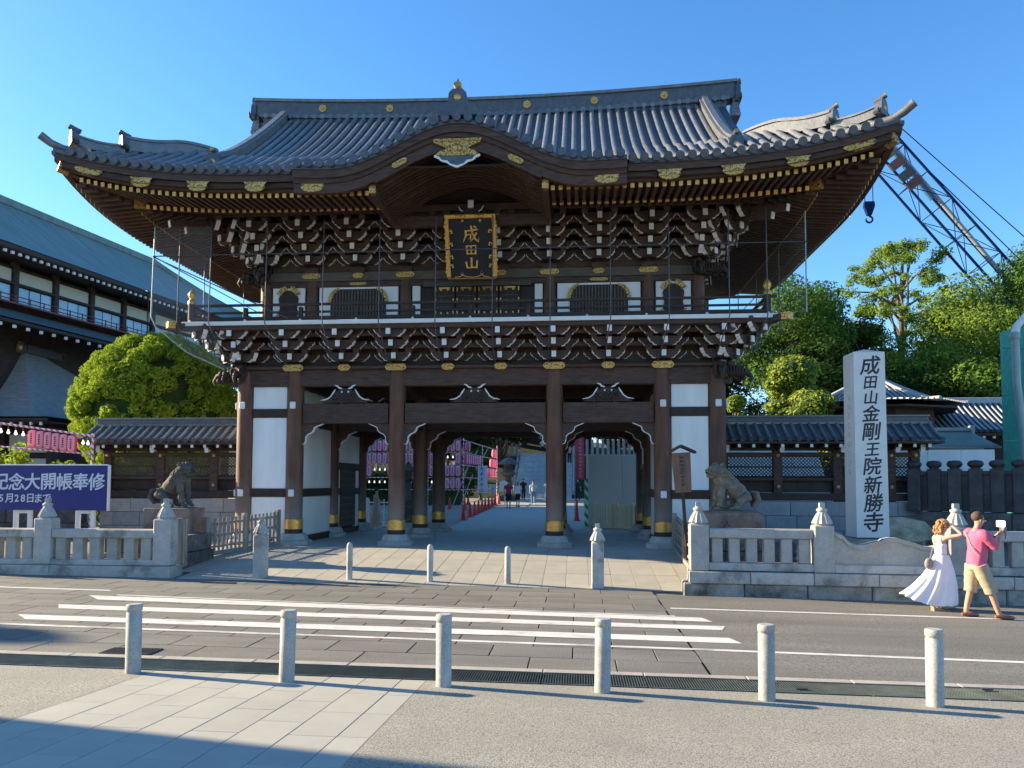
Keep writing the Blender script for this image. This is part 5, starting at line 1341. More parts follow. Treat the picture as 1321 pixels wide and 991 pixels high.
def tree(x,y,z,h,cr,seed,lm,lb,nblob=16,n=9000,size=.16,th=.45,squash=.8,grp=None,spread=1.0,shell=.55,r=None,blobr=(.28,.5)):
    t=empty('tree',(x,y,z),0,lb,'tree',grp); rr_=random.Random(seed); bl=[]
    zc=h*(1+th)/2; zr=h*(1-th)/2
    for i in range(nblob):
        a=rr_.uniform(0,2*pi); u=rr_.uniform(-1,1); q=sqrt(1-u*u)*cr*spread*rr_.uniform(.45,.8); s=cr*rr_.uniform(*blobr)
        bl.append((q*cos(a),q*sin(a),zc+u*zr*.8,s,s,s*squash))
    P,N_,S=crown_pts(bl,int(n*1.9),seed,shell,size*.68); quads('foliage',P,N_,S,LM[lm],t)
    trunk_limbs(t,h*.86,r or h*.022,[b[:3] for b in bl][::max(1,len(bl)//15)],seed); return t
# round clipped tree on the left
tl=empty('tree',(-14.6,8.4,.0),0,'big dome shaped clipped tree with bright green leaves behind left wall','tree'); bl=[]; rr_=random.Random(11)
for i in range(620):
    a=rr_.uniform(0,2*pi); u=rr_.uniform(-.8,1); q=sqrt(max(0,1-u*u)); s=rr_.uniform(.22,.42)
    R=3.4*(1 if u>0 else 1+.05*u); bl.append((q*cos(a)*(R-.35),q*sin(a)*(R-.35),4.9+u*3.15-(.2 if u>0 else 0),s,s,s*.85))
P,N_,S=crown_pts(bl,110000,5,.35,.062,.1); quads('foliage',P,N_,S,LM['bright'],tl)
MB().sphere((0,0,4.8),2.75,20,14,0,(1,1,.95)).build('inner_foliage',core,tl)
trunk_limbs(tl,4.5,.25,[b[:3] for b in bl[:12]],3)
# layered clipped pines right
def topiary(x,y,h,R,seed,lb,n=16000,nb=26):
    t=empty('clipped_pine',(x,y,0),0,lb,'pine tree'); rr_=random.Random(seed); bl=[]
    for i in range(nb):
        k=i/(nb-1); z=h*.38+(h*.55)*k; q=R*(1-k*.75)*rr_.uniform(.45,.9); a=rr_.uniform(0,2*pi)
        s=R*rr_.uniform(.30,.46)*(1-.35*k); bl.append((q*cos(a),q*sin(a),z,s*1.2,s*1.2,s*.55))
    bl.append((0,0,h*.93,R*.5,R*.5,R*.3))
    P,N_,S=crown_pts(bl,n,seed,.35,.075,.6); quads('foliage',P,N_,S,LM['pine'],t)
    m=MB()
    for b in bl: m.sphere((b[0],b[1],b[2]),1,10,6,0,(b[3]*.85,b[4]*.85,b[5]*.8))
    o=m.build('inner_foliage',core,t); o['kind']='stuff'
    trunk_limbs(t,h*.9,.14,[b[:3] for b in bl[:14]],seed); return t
topiary(12.25,11.2,7.2,2.25,4,'broad clipped pine with rounded bright green pads left of the pillar',26000,40)
topiary(9.75,10.8,5.75,.85,6,'small clipped pine peeking between gate and the broad clipped pine',6000,12)
# forest on the right
F=[ # x,y,z,h,cr,seed,mat,label,kw
 (16.5,26,1,13.5,4.0,21,'mid','tall mid green tree rising just right of the gate eaves',dict(n=16000,nblob=26)),
 (19.5,30,2,11.5,3.6,22,'dark','dark green tree behind the broad clipped pine',dict(n=12000)),
 (22.6,34,2,13.2,2.6,23,'dark','thin dark tree with sparse crown left of the tall feathery tree',dict(n=3600,nblob=11,size=.2,spread=1.1,shell=.9)),
 (25.3,32,2,17.4,4.4,24,'yellow','tall feathery tree with forked grey trunk against the sky',dict(n=9500,nblob=95,size=.14,th=.36,spread=1.25,shell=.95,blobr=(.09,.17),r=.26,squash=.6)),
 (24.0,27,1,10.5,3.8,25,'yellow','rounded yellow green tree below the tall feathery tree',dict(n=13000,nblob=20)),
 (28.5,28,1,13.5,4.6,26,'yellow','sunlit yellow green tree under the crane boom',dict(n=17000,nblob=24)),
 (33.5,30,1,15.8,5.0,27,'mid','large tree at right edge rising above the crane base',dict(n=15000,nblob=24)),
 (30.5,24,0,9.5,4.0,28,'yellow','low bright green tree in front of the forest at right',dict(n=13000)),
 (21.0,23,0,8.5,3.5,29,'dark','low dark tree behind the inscribed pillar',dict(n=12000)),
 (25.5,21,0,8.2,3.6,30,'mid','low mid green tree behind the pavilion roof',dict(n=12000)),
 (37,36,2,17.0,5.5,31,'mid','far tall tree at the right edge of the forest',dict(n=12000)),
 (15.6,20,0,9.4,2.8,32,'dark','dark narrow tree right beside the gate columns',dict(n=9000)),
 (14.5,38,2,11,4.5,34,'dark','dark tree closing the view right of the gate columns',dict(n=12000,nblob=22,th=.15)),
 (12.5,36,2,9.5,4.0,33,'dark','dark tree behind the gate seen over the right roofed wall',dict(n=9000)),
]
for (x,y,z,h,cr,sd,lm_,lb,kw) in F: tree(x,y,z,h,cr,sd,lm_,lb,grp='trees on the wooded hill',**kw)
# behind the gate (seen through it)
for i,(x,y,h,cr,lm_,lb) in enumerate(((-9,48,9.5,4.5,'dark','dark tree behind the lantern wall, at its left end'),(-4.5,52,9,4.2,'dark','dark tree behind the corner of the lantern wall'),(6.8,56,12,4.5,'dark','dark tree above the white hoarding'),(11,52,12,4.5,'dark','dark tree above the right end of the terrace fence'),(-14,42,9,4,'dark','dark tree left of the lantern wall'),(.5,66,15,5,'dark','dark tree above the hall behind the stairs'))):
    tree(x,y,.6,h,cr,50+i,lm_,lb,nblob=14,n=7000,size=.26,grp='dark trees behind the gate')
tree(-4.9,40,.5,4.6,1.7,60,'mid','small round green shrub tree behind lantern wall corner',nblob=14,n=5000,size=.12,th=.35,grp=None)
# hill
def hill():
    m=MB(); m.grid(lambda u,v:(-45+110*u,40+60*v,-1+ (6.5 if True else 0)*min(1,v*3)+5*v+2.5*sin(u*9)*min(1,v*2)+(8*max(0,u-.5))*min(1,v*2)),40,16); o=m.build('hill',mat('hill_ground',(.03,.045,.018),.95,.5,.8,rnd=0,bump=.3)); o['kind']='structure'
hill()
def shrub(x,y,w,h,seed,lm_,lb,n=3000,z=.1,grp=None):
    t=empty('shrub',(x,y,z),0,lb,'shrub',grp); rr_=random.Random(seed); bl=[(rr_.uniform(-w/2,w/2),rr_.uniform(-.3,.3),h*rr_.uniform(.3,.8),w*.16,w*.16,h*.25) for _ in range(10)]
    P,N_,S=crown_pts(bl,n,seed,.9,.07,.3); quads('foliage',P,N_,S,LM[lm_],t)
    m=MB()
    for b in bl: m.tube([(b[0]*.3,b[1]*.3,0),(b[0],b[1],b[2])],.02,5)
    m.build('stems',W['bark'],t)
shrub(-15.9,1.6,2.4,3.0,1,'bright','yellow green bush under the lantern rail, leftmost',5000,grp='bushes behind the navy sign')
shrub(-13.6,1.7,2.0,2.7,2,'bright','yellow green bush under the lanterns between dark fence posts',4000,grp='bushes behind the navy sign')
shrub(-12.3,1.9,1.4,2.9,3,'bright','yellow green bush against the left end of the roofed wall',4000,grp='bushes behind the navy sign')
shrub(-17.6,1.8,2.4,3.0,4,'bright','yellow green bush at far left behind dark fence',4000,grp='bushes behind the navy sign')
# ================================================================== LARGE HALL LEFT
W['copper']=mat('patina_copper_roof',(.18,.235,.215),.6,.3,.8,stretch=(4,.4,.4),bump=.12,rnd=0,spec=.4)
W['grayroof']=mat('grey_shingle_roof',(.28,.285,.29),.7,.25,2,stretch=(1,1,9),bump=.2,rnd=0)
W['cream']=mat('cream_plaster',(.62,.58,.46),.8,.06,2,rnd=.03,bump=.02)
W['glass']=mat('window_glass',(.33,.45,.55),.12,.12,1,rnd=.12,bump=0,spec=1.0)
W['redr']=mat('red_rail',(.20,.06,.05),.5,.2,4,rnd=0)
A=radians(81.6); hall=empty('temple_hall',(-22.70,22.0,0),A,'two storey temple hall with blue green copper roof and row of windows, far left','building')
def hb(n,c,d,m,p=None,b=.02): return MB().cbox((0,0,0),d,b).build(n,m,p or hall,c)
X0,X1=-12.6,13.0
hr=MB()
def HP(u,v):   # front slope, hip at right
    d=v*6.0; x=X0+(X1-d-X0)*u; return (x,d-.3,13.25+4.3*(v**1.18)+.45*max(0,1-(X1-d-x)/5)**2*(1-v))
hr.grid(HP,30,10); hr.grid(lambda u,v:(HP(u,v)[0],11.7-HP(u,v)[1],HP(u,v)[2]),30,10)
hr.grid(lambda u,v:(X1-v*6.0,-.3+v*6+(12-12*v)*u,13.25+4.3*v**1.18+.45*(1-v)*abs(2*u-1)**3),12,10)
hr.build('roof',W['copper'],hall)
hb('main_ridge',((X0+X1-6)/2,5.7,17.6),(X1-6-X0,.5,.42),W['copper']); 
sweep_ridge('hip_ridge',[(X1-6+6*k/8,5.7-6*k/8,13.25+4.3*(1-k/8)**1.18+.45*(k/8)**2) for k in range(9)],.35,.32,W['copper'],hall)
hb('eave_board',((X0+X1)/2,-.22,13.1),(X1-X0-.3,.2,.22),W['woodbk']); hb('eave_soffit',((X0+X1)/2,.9,13.0),(X1-X0-.8,2.4,.1),W['woodbk'])
tipm=MB().box((0,0,0),(.14,.1,.14)).fix('rafter_tip',W['white'])
for i in range(60):
    x=X1-.6-i*.42
    inst('rafter_tip',tipm,hall,(x,-.15,12.86))
hb('wall_core',((X0+X1)/2-1,6.2,6.4),(X1-X0-3,9.2,12.8),W['woodbk'])
for i in range(8):
    x=9.3-i*2.55; hb('wall_post',(x,1.48,11.8),(.3,.3,2.4),W['woodbk'])
    hb('plaster_panel',(x-1.27,1.55,12.25),(2.2,.1,.68),W['cream'])
    f=hb('window_frame',(x-1.27,1.56,11.3),(2.25,.06,.98),W['woodbk'])
    for q in range(3): MB().cbox((0,0,0),(.66,.03,.88),.01).build('window_pane',W['glass'],f,(-.72+q*.72,-.05,0))
hb('lintel',((X0+X1)/2-2,1.42,11.84),(X1-X0-3,.2,.14),W['woodbk'])
for z in (11.05,10.85): hb('rail',((X0+X1)/2-1,.75,z),(X1-X0-2.4,.05,.05),W['redr'])
hb('balcony_floor',((X0+X1)/2-1,1.1,10.68),(X1-X0-2.2,.9,.10),W['redr'])
for i in range(28): hb('rail_post',(X1-1.5-i*.86,.75,10.9),(.05,.05,.4),W['redr'],None,.004)
lr2=MB(); lr2.grid(lambda u,v:(X0+(X1+.8-X0)*u,-1.6+v*2.9,9.35+1.1*v**1.2),2,6); lr2.build('lower_roof',mat('aged_tile_roof',(.12,.15,.15),.7,.4,3,stretch=(2,1,1),bump=.6,rnd=0),hall)
hb('lower_eave_board',((X0+X1+.8)/2,-1.55,9.2),(X1-X0,.14,.16),W['woodbk']); 
for i in range(34): inst('rafter_tip',tipm,hall,(X1-.3-i*.75,-1.5,9.0),(0,0,0),(.9,1,1))
m=MB()
for k in range(34): m.sphere((0,0,9.6+k*.11),.055,6,4)
m.build('rain_chain',W['woodbk'],hall,(-1.1,-.4,0))
m=MB()
# ================================================================== SMALL HALL LEFT
sh=empty('small_hall',(-25.4,12,0),0,'small hall with curved grey shingled roof and gold tipped ridge at far left','building')
def sb2(n,c,d,m,b=.02): return MB().cbox((0,0,0),d,b).build(n,m,sh,c)
def SHf(u,v):  # front: eave (v=0) to apex ridge (v=1)
    xr_=3.3-(3.3-.15)*v**.75; xl_=-9.0; x=xl_+(xr_-xl_)*u
    z=4.95+3.55*v**1.5 ; z+= .55*max(0,-(x-1.0)/6)*(1-v); return (x,-.1+v*2.6,z)
r_=MB(); r_.grid(SHf,20,14); r_.build('front_roof',W['grayroof'],sh)
def SHr(u,v):
    xr_=3.3-(3.15)*v**.75; y0=-.1+v*2.6; return (xr_,y0+(20-y0)*u,4.95+3.55*v**1.5)
r_=MB(); r_.grid(SHr,10,14); r_.build('side_roof',W['grayroof'],sh)
sweep_ridge('roof_ridge',[(.15,2.4,8.45),(.15,8,8.45),(.15,20,8.45)],.4,.45,W['tiled'],sh)
m=MB(); m.prism([(-.22,0),(.22,0),(.2,.4),(.1,.6),(-.1,.6),(-.2,.4)],-.12,.12); m.sphere((0,-.12,.28),.16,10,6,1,(1,.4,1)); m.build('ridge_ornament',[W['tiled'],W['gold']],sh,(.15,2.2,8.4))
sb2('eave_board',(-2.9,.05,5.0-.18),(12.3,.16,.14),W['woodbk']); sb2('eave_soffit',(-2.9,1.2,4.72),(12,2.2,.1),W['woodbk'])
for i in range(22): MB().box((0,0,0),(.11,.1,.15)).build('rafter_tip',W['white'],sh,(2.9-i*.5,.1,4.62))
sb2('hall_wall',(-3.2,1.9,2.4),(11.4,.3,4.6),W['woodbk'])
for i in range(5):
    x=1.1-i*2.6; sb2('wall_post',(x+1.3,1.6,2.3),(.34,.34,4.6),W['woodbk']); sb2('plaster_panel',(x,1.7,3.75),(2.0,.1,.9),W['cream']); sb2('plaster_panel',(x,1.7,2.2),(2.0,.1,1.6),W['cream'])
    sb2('bracket_arm',(x+1.3,1.45,4.35),(1.3,.2,.22),W['woodbk'])
# ================================================================== RIGHT BACKGROUND BUILDINGS
W['tilelt']=mat('pale_tile',(.34,.36,.38),.5,.15,6,rnd=.08,bump=.1)
pv=empty('pavilion',(15.9,12.5,0),0,'pyramid roofed pavilion with pale tile rolls and jewel finial behind the pillar','building')
n=6; R=3.6
def PVp(a,k): # k 0 eave..1 apex
    return (R*(1-k)*cos(a)+.08*cos(a), R*(1-k)*sin(a)+.08*sin(a), 5.05+1.55*k**1.35+.18*(1-k)**6)
m=MB()
for i in range(8):
    a0,a1=pi/8+2*pi*i/8,pi/8+2*pi*(i+1)/8
    m.grid(lambda u,v:tuple(Vector(PVp(a0,v)).lerp(Vector(PVp(a1,v)),u)),1,6,0,False)
m.build('pyramid_roof',W['tiled'],pv)
for i in range(8):
    a0,a1=pi/8+2*pi*i/8,pi/8+2*pi*(i+1)/8
    MB().tube([Vector(PVp(a0,k/6))+Vector((0,0,.05)) for k in range(7)],.09,6).build('hip_ridge',W['tilelt'],pv)
    if sin((a0+a1)/2)>.5: continue
    e0,e1=Vector(PVp(a0,0)),Vector(PVp(a1,0)); L_=(e1-e0).length; q=12
    for j in range(1,q):
        f=j/q; k1=1-2*abs(f-.5); k1=max(.08,k1)
        pts=[]
        for s_ in range(5):
            k=k1*s_/4; E0,E1=Vector(PVp(a0,k)),Vector(PVp(a1,k)); w=(E1-E0).length
            ff_=.5+(f-.5)*L_/max(w,1e-3); pts.append(E0.lerp(E1,min(1,max(0,ff_)))+Vector((0,0,.03)))
        MB().tube(pts,.045,5).build('tile_roll',W['tilelt'],pv)
MB().lathe([(.3,6.5),(.34,6.6),(.2,6.7),(.14,6.8),(.24,6.9),(.2,7.05),(.1,7.15),(.12,7.25),(.0,7.45)],12).build('jewel_finial',W['tilelt'],pv)
MB().lathe([(2.6,0),(2.6,5.0)],8,smooth=False).build('pavilion_wall',W['woodbk'],pv); MB().lathe([(3.5,4.95),(3.5,5.03)],8,smooth=False).build('eave_board',W['woodbk'],pv)
lh=empty('long_roofed_building',(22.0,14.0,0),0,'long low building with blue grey tile roof and pale tile rolls at the right','building')
m=MB(); m.grid(lambda u,v:(-3.6+10*u,-2.2+2.2*v,4.1+1.45*v**1.15),2,6); m.grid(lambda u,v:(-3.6+10*u,2.2-2.2*v,4.1+1.45*v**1.15),2,6); m.build('roof',W['tiled'],lh)
rm=rollmesh([(0,-2.25+2.25*v/5,4.13+1.45*(v/5)**1.15) for v in range(6)],r=.055,seg=6).fix('tile_roll',[W['tilelt'],W['tiled']])
for i in range(42): inst('tile_roll',rm,lh,(-3.55+i*.24,0,0))
for nm,c,d,mm in (('roof_ridge',(1.4,0,5.65),(10.1,.3,.28),W['tilelt']),('wall',(1.4,.6,2),(9,3,4),W['woodbk']),('eave_board',(1.4,-2.15,4.0),(10,.1,.1),W['woodbk'])): MB().cbox((0,0,0),d,.02).build(nm,mm,lh,c)
for i in range(24): inst('rafter_tip',tipm,lh,(-3.4+i*.42,-2.12,3.86),(0,0,0),(.7,1,.7))
gr=empty('green_roof_shed',(16.75,8.0,0),0,'small shed with patinated green roof and pale ridge behind the black fence','shed')
m=MB(); m.grid(lambda u,v:(-1.1-.55*(1-v)+(2.2+1.0*(1-v))*u,-1.2+1.2*v,3.25+.62*v**1.1),6,5); m.grid(lambda u,v:(-1.1-.55*(1-v)+(2.2+1.0*(1-v))*u,1.2-1.2*v,3.25+.62*v**1.1),6,5); m.build('shed_roof',mat('green_shingle',(.20,.26,.23),.7,.2,2,stretch=(1,1,8),rnd=0,bump=.4),gr)
for nm,c,d,mm in (('shed_ridge',(0,0,3.93),(2.35,.2,.13),W['tilelt']),('ridge_end',(1.15,0,3.88),(.12,.3,.4),W['tilelt']),('shed_wall',(0,.1,1.6),(2.4,1.8,3.2),W['plaster']),('eave_board',(0,-1.15,3.2),(3.2,.08,.08),W['tilelt'])): MB().cbox((0,0,0),d,.02).build(nm,mm,gr,c)
hd=empty('white_hoarding',(13.8,3.6,0),radians(-8),'white flat hoarding panels behind the first black fence posts','hoarding')
for i in range(3): MB().cbox((0,0,0),(.97,.05,2.95),.01).build('hoarding_panel',W['plaster'],hd,(.6+i*.98-.55,0,1.48))
# green netted scaffold
W['gnet']=mat('green_net',(.06,.40,.28),.7,.25,5,rnd=.1,bump=.2); W['gpipe']=mat('green_pipe',(.05,.32,.24),.4,.2,5,rnd=.05)
sc_=empty('net_scaffold',(18.3,5,0),0,'tall scaffold wrapped in green net at the right edge','scaffold')
for nm,c,d in (('net_sheet',(1.6,0,3.7),(3.0,.03,7.4)),('net_sheet',(0.12,.9,3.7),(.03,1.8,7.4))): MB().box((0,0,0),d).build(nm,W['gnet'],sc_,c)
for x in (.1,1.2,2.3): MB().tube([(x,-.08,0),(x,-.08,7.6)],.035,8).build('scaffold_pole',W['gpipe'],sc_)
for k in range(9): MB().tube([(-.85 if k%2 else -.3,-.1,.9+k*.8),(3.0,-.1,.9+k*.8)],.03,6).build('scaffold_rail',W['gpipe'],sc_)
for k in range(26): MB().tube([(.6,-.12,.5+k*.27),(1.2,-.12,.5+k*.27)],.014,5).build('ladder_rung',W['gpipe'],sc_)
W['galv']=mat('galvanised_pole',(.30,.38,.37),.5,.12,3,metal=.2,rnd=0)
pl=empty('bent_pole',(17.7,4.4,0),0,'thick grey bent pole in front of the green scaffold','pole')
MB().tube([(.18,0,0),(.10,0,3.5),(-.05,0,5.2),(-.06,0,6.9)],.125,14).build('pole_shaft',W['galv'],pl); MB().tube([(-.06,0,6.85),(.0,0,7.15),(.35,0,7.55),(1.5,0,8.6)],[.14,.12,.11,.10],12).build('pole_arm',W['white'],pl); MB().lathe([(.14,6.7),(.16,6.75),(.16,6.9),(.13,6.95)],14,(-.06,0,0)).build('pole_collar',W['galv'],pl)
# ================================================================== CRANE
cr_=empty('lattice_crane',(33.6,30,0),0,'blue lattice boom crane leaning over the trees with cables','crane')
W['crane']=mat('crane_blue',(.006,.022,.075),.8,.2,3,rnd=.1,bump=0,spec=.1); W['cranew']=mat('crane_white',(.30,.32,.34),.5,.1,3,rnd=0,bump=0); W['cranelb']=mat('crane_light_blue',(.05,.14,.28),.5,.15,3,rnd=0,bump=0)
B0=Vector((1.9,0,9.0)); B1=Vector((-11.2,0,25.6)); ax=(B1-B0).normalized(); nx=Vector((ax.z,0,-ax.x)).normalized(); ny=Vector((0,1,0)); hw=.86
chords=[]
for a,b in ((-1,-1),(1,-1),(1,1),(-1,1)):
    p=B0+nx*hw*a+ny*hw*b; q=B1+nx*hw*.95*a+ny*hw*.95*b; chords.append((p,q)); MB().tube([p-ax*2,q],.085,6).build('boom_chord',W['crane'],cr_)
m=MB(); N_b=9
for f in range(4):
    (p0,q0),(p1,q1)=chords[f],chords[(f+1)%4]
    for k in range(N_b):
        a,b=p0.lerp(q0,k/N_b),p1.lerp(q1,(k+1)/N_b); c,d=p1.lerp(q1,k/N_b),p0.lerp(q0,k/N_b)
        m.tube([a,b] if (k+f)%2 else [c,p0.lerp(q0,(k+1)/N_b)],.028,5); m.tube([c,d],.03,5)
o=m.build('boom_lacing',W['crane'],cr_); o['kind']='stuff'
MB().tube([B0+nx*.3,B0.lerp(B1,.92)+nx*.7],.13,8).build('inner_jib',W['cranew'],cr_)
MB().tube([B0.lerp(B1,.70)+nx*.3,B1+nx*.5],.16,6).build('jib_tip',W['cranelb'],cr_)
for k,c in enumerate((.985,.945,.90,.865)):
    p=B0.lerp(B1,c-.09); o=MB().box((0,0,0),(1.05,.12,.60)).build('counter_plate',mat('weathered_sheet%d'%k,((.14,.13,.11),(.17,.07,.05),(.07,.065,.065),(.12,.055,.045))[k],.7,.3,3,rnd=0),cr_,p-nx*.45-ny*1.0,(0,radians(-38),0))
for (a,b) in (((B1+nx*1.6+ax*1.0),Vector((8.6,0,8.2))),((B1.lerp(B0,.18)+nx*1.3),Vector((8.2,0,5.8)))): MB().tube([a,b],.035,5).build('pendant_cable',W['crane'],cr_)
HKx=-11.35
m=empty('x') if False else None
for x in (-.22,.30): MB().tube([(HKx+x,-.5,25.4),(HKx+x,-.5,20.3)],.03,5).build('hoist_rope',W['crane'],cr_)
MB().prism([(-.42,.75),(.42,.75),(.46,.35),(.18,-.45),(-.18,-.45),(-.46,.35)],-.2,.2).build('hook_block',W['crane'],cr_,(HKx+.04,-.5,20.0),(0,0,0),(.75,.75,.75))
MB().tube([(0,0,0)]+[(.30*cos(a),0,-.38+.30*sin(a)) for a in [pi*.45-2*pi*.8*i/14 for i in range(15)]],[.09]*13+[.08,.05,.03],8).build('hook',W['crane'],cr_,(HKx+.04,-.5,19.65),(0,0,0),(.7,.7,.7))
MB().tube([(HKx-1.2,-.5,25),(HKx-1.2,-.5,21),(HKx-1.17,-.5,19.6)],.05,6).build('safety_rope',W['rw'],cr_)
MB().cbox((0,0,1.6),(4.5,3.2,2.6),.2).build('crane_body',W['cranew'],cr_,(4,0,.9)); 
for s_ in (-1,1): MB().cbox((0,0,.55),(5.4,.8,1.1),.3).build('crawler_track',W['iron'],cr_,(4,s_*1.5,0))
# ================================================================== COURT BEHIND THE GATE
ORD=['first','second','third','fourth','fifth','sixth','seventh','eighth','ninth','tenth','eleventh','twelfth','thirteenth','fourteenth','fifteenth','sixteenth','seventeenth','eighteenth','nineteenth','twentieth']
W['pinkp']=stripemat('pink_white_pole',(.70,.16,.22),(.82,.72,.74),4,(1,.3,1))
lw=empty('lantern_scaffold',(-3.62,22,.2),0,'pipe scaffold wrapped in pink and white that carries rows of lanterns','scaffold')
RZ=[4.16,3.43,2.70,1.97,1.26]
for z in RZ:
    MB().tube([(-6.4,0,z),(0,0,z)],.03,6).build('scaffold_rail',W['pinkp'],lw); MB().tube([(0,0,z),(.56,13.4,z)],.03,6).build('scaffold_rail',W['pinkp'],lw)
for x,y,h in ((0,0,4.4),(-2.1,0,4.2),(-4.2,0,4.2),(-6.3,0,4.2),(.28,6.7,4.2),(.56,13.4,4.5)):
    MB().tube([(x,y,-.2),(x,y,h)],.035,6).build('scaffold_pole',W['pinkp'],lw)
for a,b in (((-.9,.1,3.2),(-2.6,-.8,0)),((-.2,.3,2.8),(-1.6,-1.2,0)),((.1,2,2.9),(-.9,1.0,0)),((.2,5,3.8),(-.6,4.2,2.2)),((.4,9,4.1),(-.4,8.6,2.6)),((.15,3,2.2),(-.6,2.2,0))): MB().tube([a,b],.028,6).build('brace_pipe',W['galv'],lw)
ROWN=['top','second','third','lowest']; missing={0:(6,7),1:(17,18),2:(3,4,5,12),3:tuple(range(0,17))}
mb=0
for r in range(4):
    c=0
    for i in range(20):
        if i in missing[r]:
            inst('light_bulb',bulbm,lw,(-6.2+.31*i,-.02,RZ[r]-.28)); continue
        lantern(-3.62-6.2+.31*i,21.98,RZ[r]+.2-.65,0,1.16,'%s pink lantern from the left in the %s row of the lantern wall'%(ORD[c],ROWN[r]),'lanterns on the lantern wall'); c+=1
for r,ylist in ((0,(1.2,11.6,12.3)),(1,tuple(.5+.66*i for i in range(8))+(10.6,11.5,12.4)),(2,(9.4,10.5,11.7))):
    for c,yy in enumerate(ylist): lantern(-3.62+.56*yy/13.4+.03,22+yy,RZ[r]+.2-.63,pi/2*.95,1.08,'%s pink lantern from the front in the %s row of the receding lantern frame'%(ORD[c],ROWN[r]),'lanterns on the receding frame')
W['blueink']=mat('blue_writing',(.05,.15,.55),.6,.1,5,rnd=0,bump=0)
bnn=empty('vertical_banner',(-3.05,26.5,.2),0,'tall white board with blue Japanese writing on the lantern frame','banner')
MB().cbox((0,0,1.9),(.62,.04,1.75),.01).build('banner_board',W['white'],bnn)
for i,ch in enumerate('大木大木山'): inst('blue_character',text_mesh(ch,.30,W['blueink'],.004,.012),bnn,(-.06,-.03,2.58-i*.34),(pi/2,0,0))
MB().tube([(0,.05,0),(0,.05,2.7)],.03,6).build('banner_post',W['galv'],bnn)
b2=empty('notice_board',(-2.48,27.2,.3),0,'small white notice board with blue writing leaning by the lantern frame','signboard')
MB().cbox((0,0,1.2),(.36,.03,.58),.01).build('notice_panel',W['white'],b2); MB().tube([(-.1,.03,0),(0,.03,1.2)],.02,6).build('notice_leg',W['galv'],b2)
for i in range(3): inst('blue_character',text_mesh('大木山'[i],.14,W['blueink'],.004,.01),b2,(0,-.02,1.38-i*.17),(pi/2,0,0))
b3=empty('notice_board',(-2.02,30,.3),0,'white peaked notice board on a white post beside the path','signboard')
MB().prism([(-.30,1.0),(.30,1.0),(.30,1.62),(0,1.76),(-.30,1.62)],-.02,.02).build('notice_panel',W['white'],b3); MB().cbox((.08,.03,.6),(.07,.05,1.2),.01).build('notice_post',W['white'],b3)
hg=empty('hedge',(-10.2,31,.2),0,'dark filler hedge added behind the lantern wall','hedge'); bl=[(x_*1.0-4.6,random.uniform(-.3,.3),1.5+random.uniform(-.3,.6),.9,.7,1.3) for x_ in range(11)]  # added so the lit gravel behind the lanterns reads dark
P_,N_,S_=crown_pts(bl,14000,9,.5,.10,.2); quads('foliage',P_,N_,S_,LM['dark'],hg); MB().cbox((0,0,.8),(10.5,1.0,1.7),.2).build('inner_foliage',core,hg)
# cones
W['cone']=mat('traffic_cone_red',(.72,.035,.03),.5,.12,4,rnd=.12,bump=0)
def cone(x,y,h,lb,grp='red traffic cones'):
    t=empty('traffic_cone',(x,y,gz(x,y)+.0),random.random(),lb,'traffic cone',grp)
    MB().cbox((0,0,.015),(.34,.34,.03),.01).build('cone_base',W['cone'],t); MB().lathe([(.13,.03),(.10,.2),(.035,h),(.02,h+.01)],14).build('cone_body',W['cone'],t)
for i,y in enumerate((14.0,16.5,18.4,20.2,22.0,23.7,25.7,27.8,30.0,32.6)): cone(-2.42-.012*(y-14),y,.72,'red traffic cone beside the path, %s from the front of the long row'%ORD[i])
for i,(x,y) in enumerate(((-4.81,24.4),(-4.63,31.1),(-5.3,22.6),(-3.7,23.2))): cone(x,y,.74,['red cone under the lantern wall near its middle pole','red cone deep behind the corner of the lantern frame','red cone at left under the lantern wall','red cone right under the lantern wall corner'][i],'red cones under the lantern wall')
cone(2.97,14.0,1.0,'tall red traffic cone under the red banner right of the column')
# nobori banner
nb=empty('vertical_banner',(3.0,14.3,.09),0,'red and pink vertical banner hanging on a pole right of the column','banner')
MB().tube([(-.12,0,0),(-.12,0,4.3)],.025,8).build('banner_pole',W['galv'],nb)
m=MB(); m.grid(lambda u,v:(-.10+.42*u,.03*sin(v*6+u*3),1.95+2.05*v),6,14); m.build('banner_cloth',mat('banner_red',(.75,.10,.14),.7,.15,2,rnd=0),nb)
m=MB()
for i in range(11):
    for q in range(3): m.box((.14+random.uniform(-.03,.03),-.06,3.85-i*.17-q*.04),(random.uniform(.08,.16),.006,.014))
m.build('banner_writing',W['white'],nb)
# white wall + green striped pole + picket fence
wh=empty('white_hoarding',(3.42,10.8,0),0,'large pale grey construction hoarding wall seen through the right bay','hoarding')
W['hoard']=mat('hoarding_sheet',(.58,.61,.57),.6,.04,1,rnd=.03,bump=.02)
for i in range(3): MB().cbox((0,0,0),(1.49,.06,3.06),.008).build('hoarding_sheet',W['hoard'],wh,(.76+i*1.5,0,1.53)); 
MB().cbox((0,0,0),(.09,.1,3.12),.01).build('corner_post',W['white'],wh,(0.0,-.02,1.56))
gp=empty('striped_pole_guard',(3.38,10.4,0),0,'green and white striped corner guard at the edge of hoarding','corner guard')
MB().cbox((0,0,1.03),(.16,.12,2.06),.01).build('guard_foam',stripemat('green_white_stripe',(.03,.38,.12),(.75,.8,.76),2.6,(1,0,1)),gp)
W['pickw']=mat('sunlit_picket_wood',(.85,.78,.55),.7,.12,3,stretch=(3,3,.5),bump=.1,rnd=.06)  # pale wood brightened in place of sunlight that misses this fence
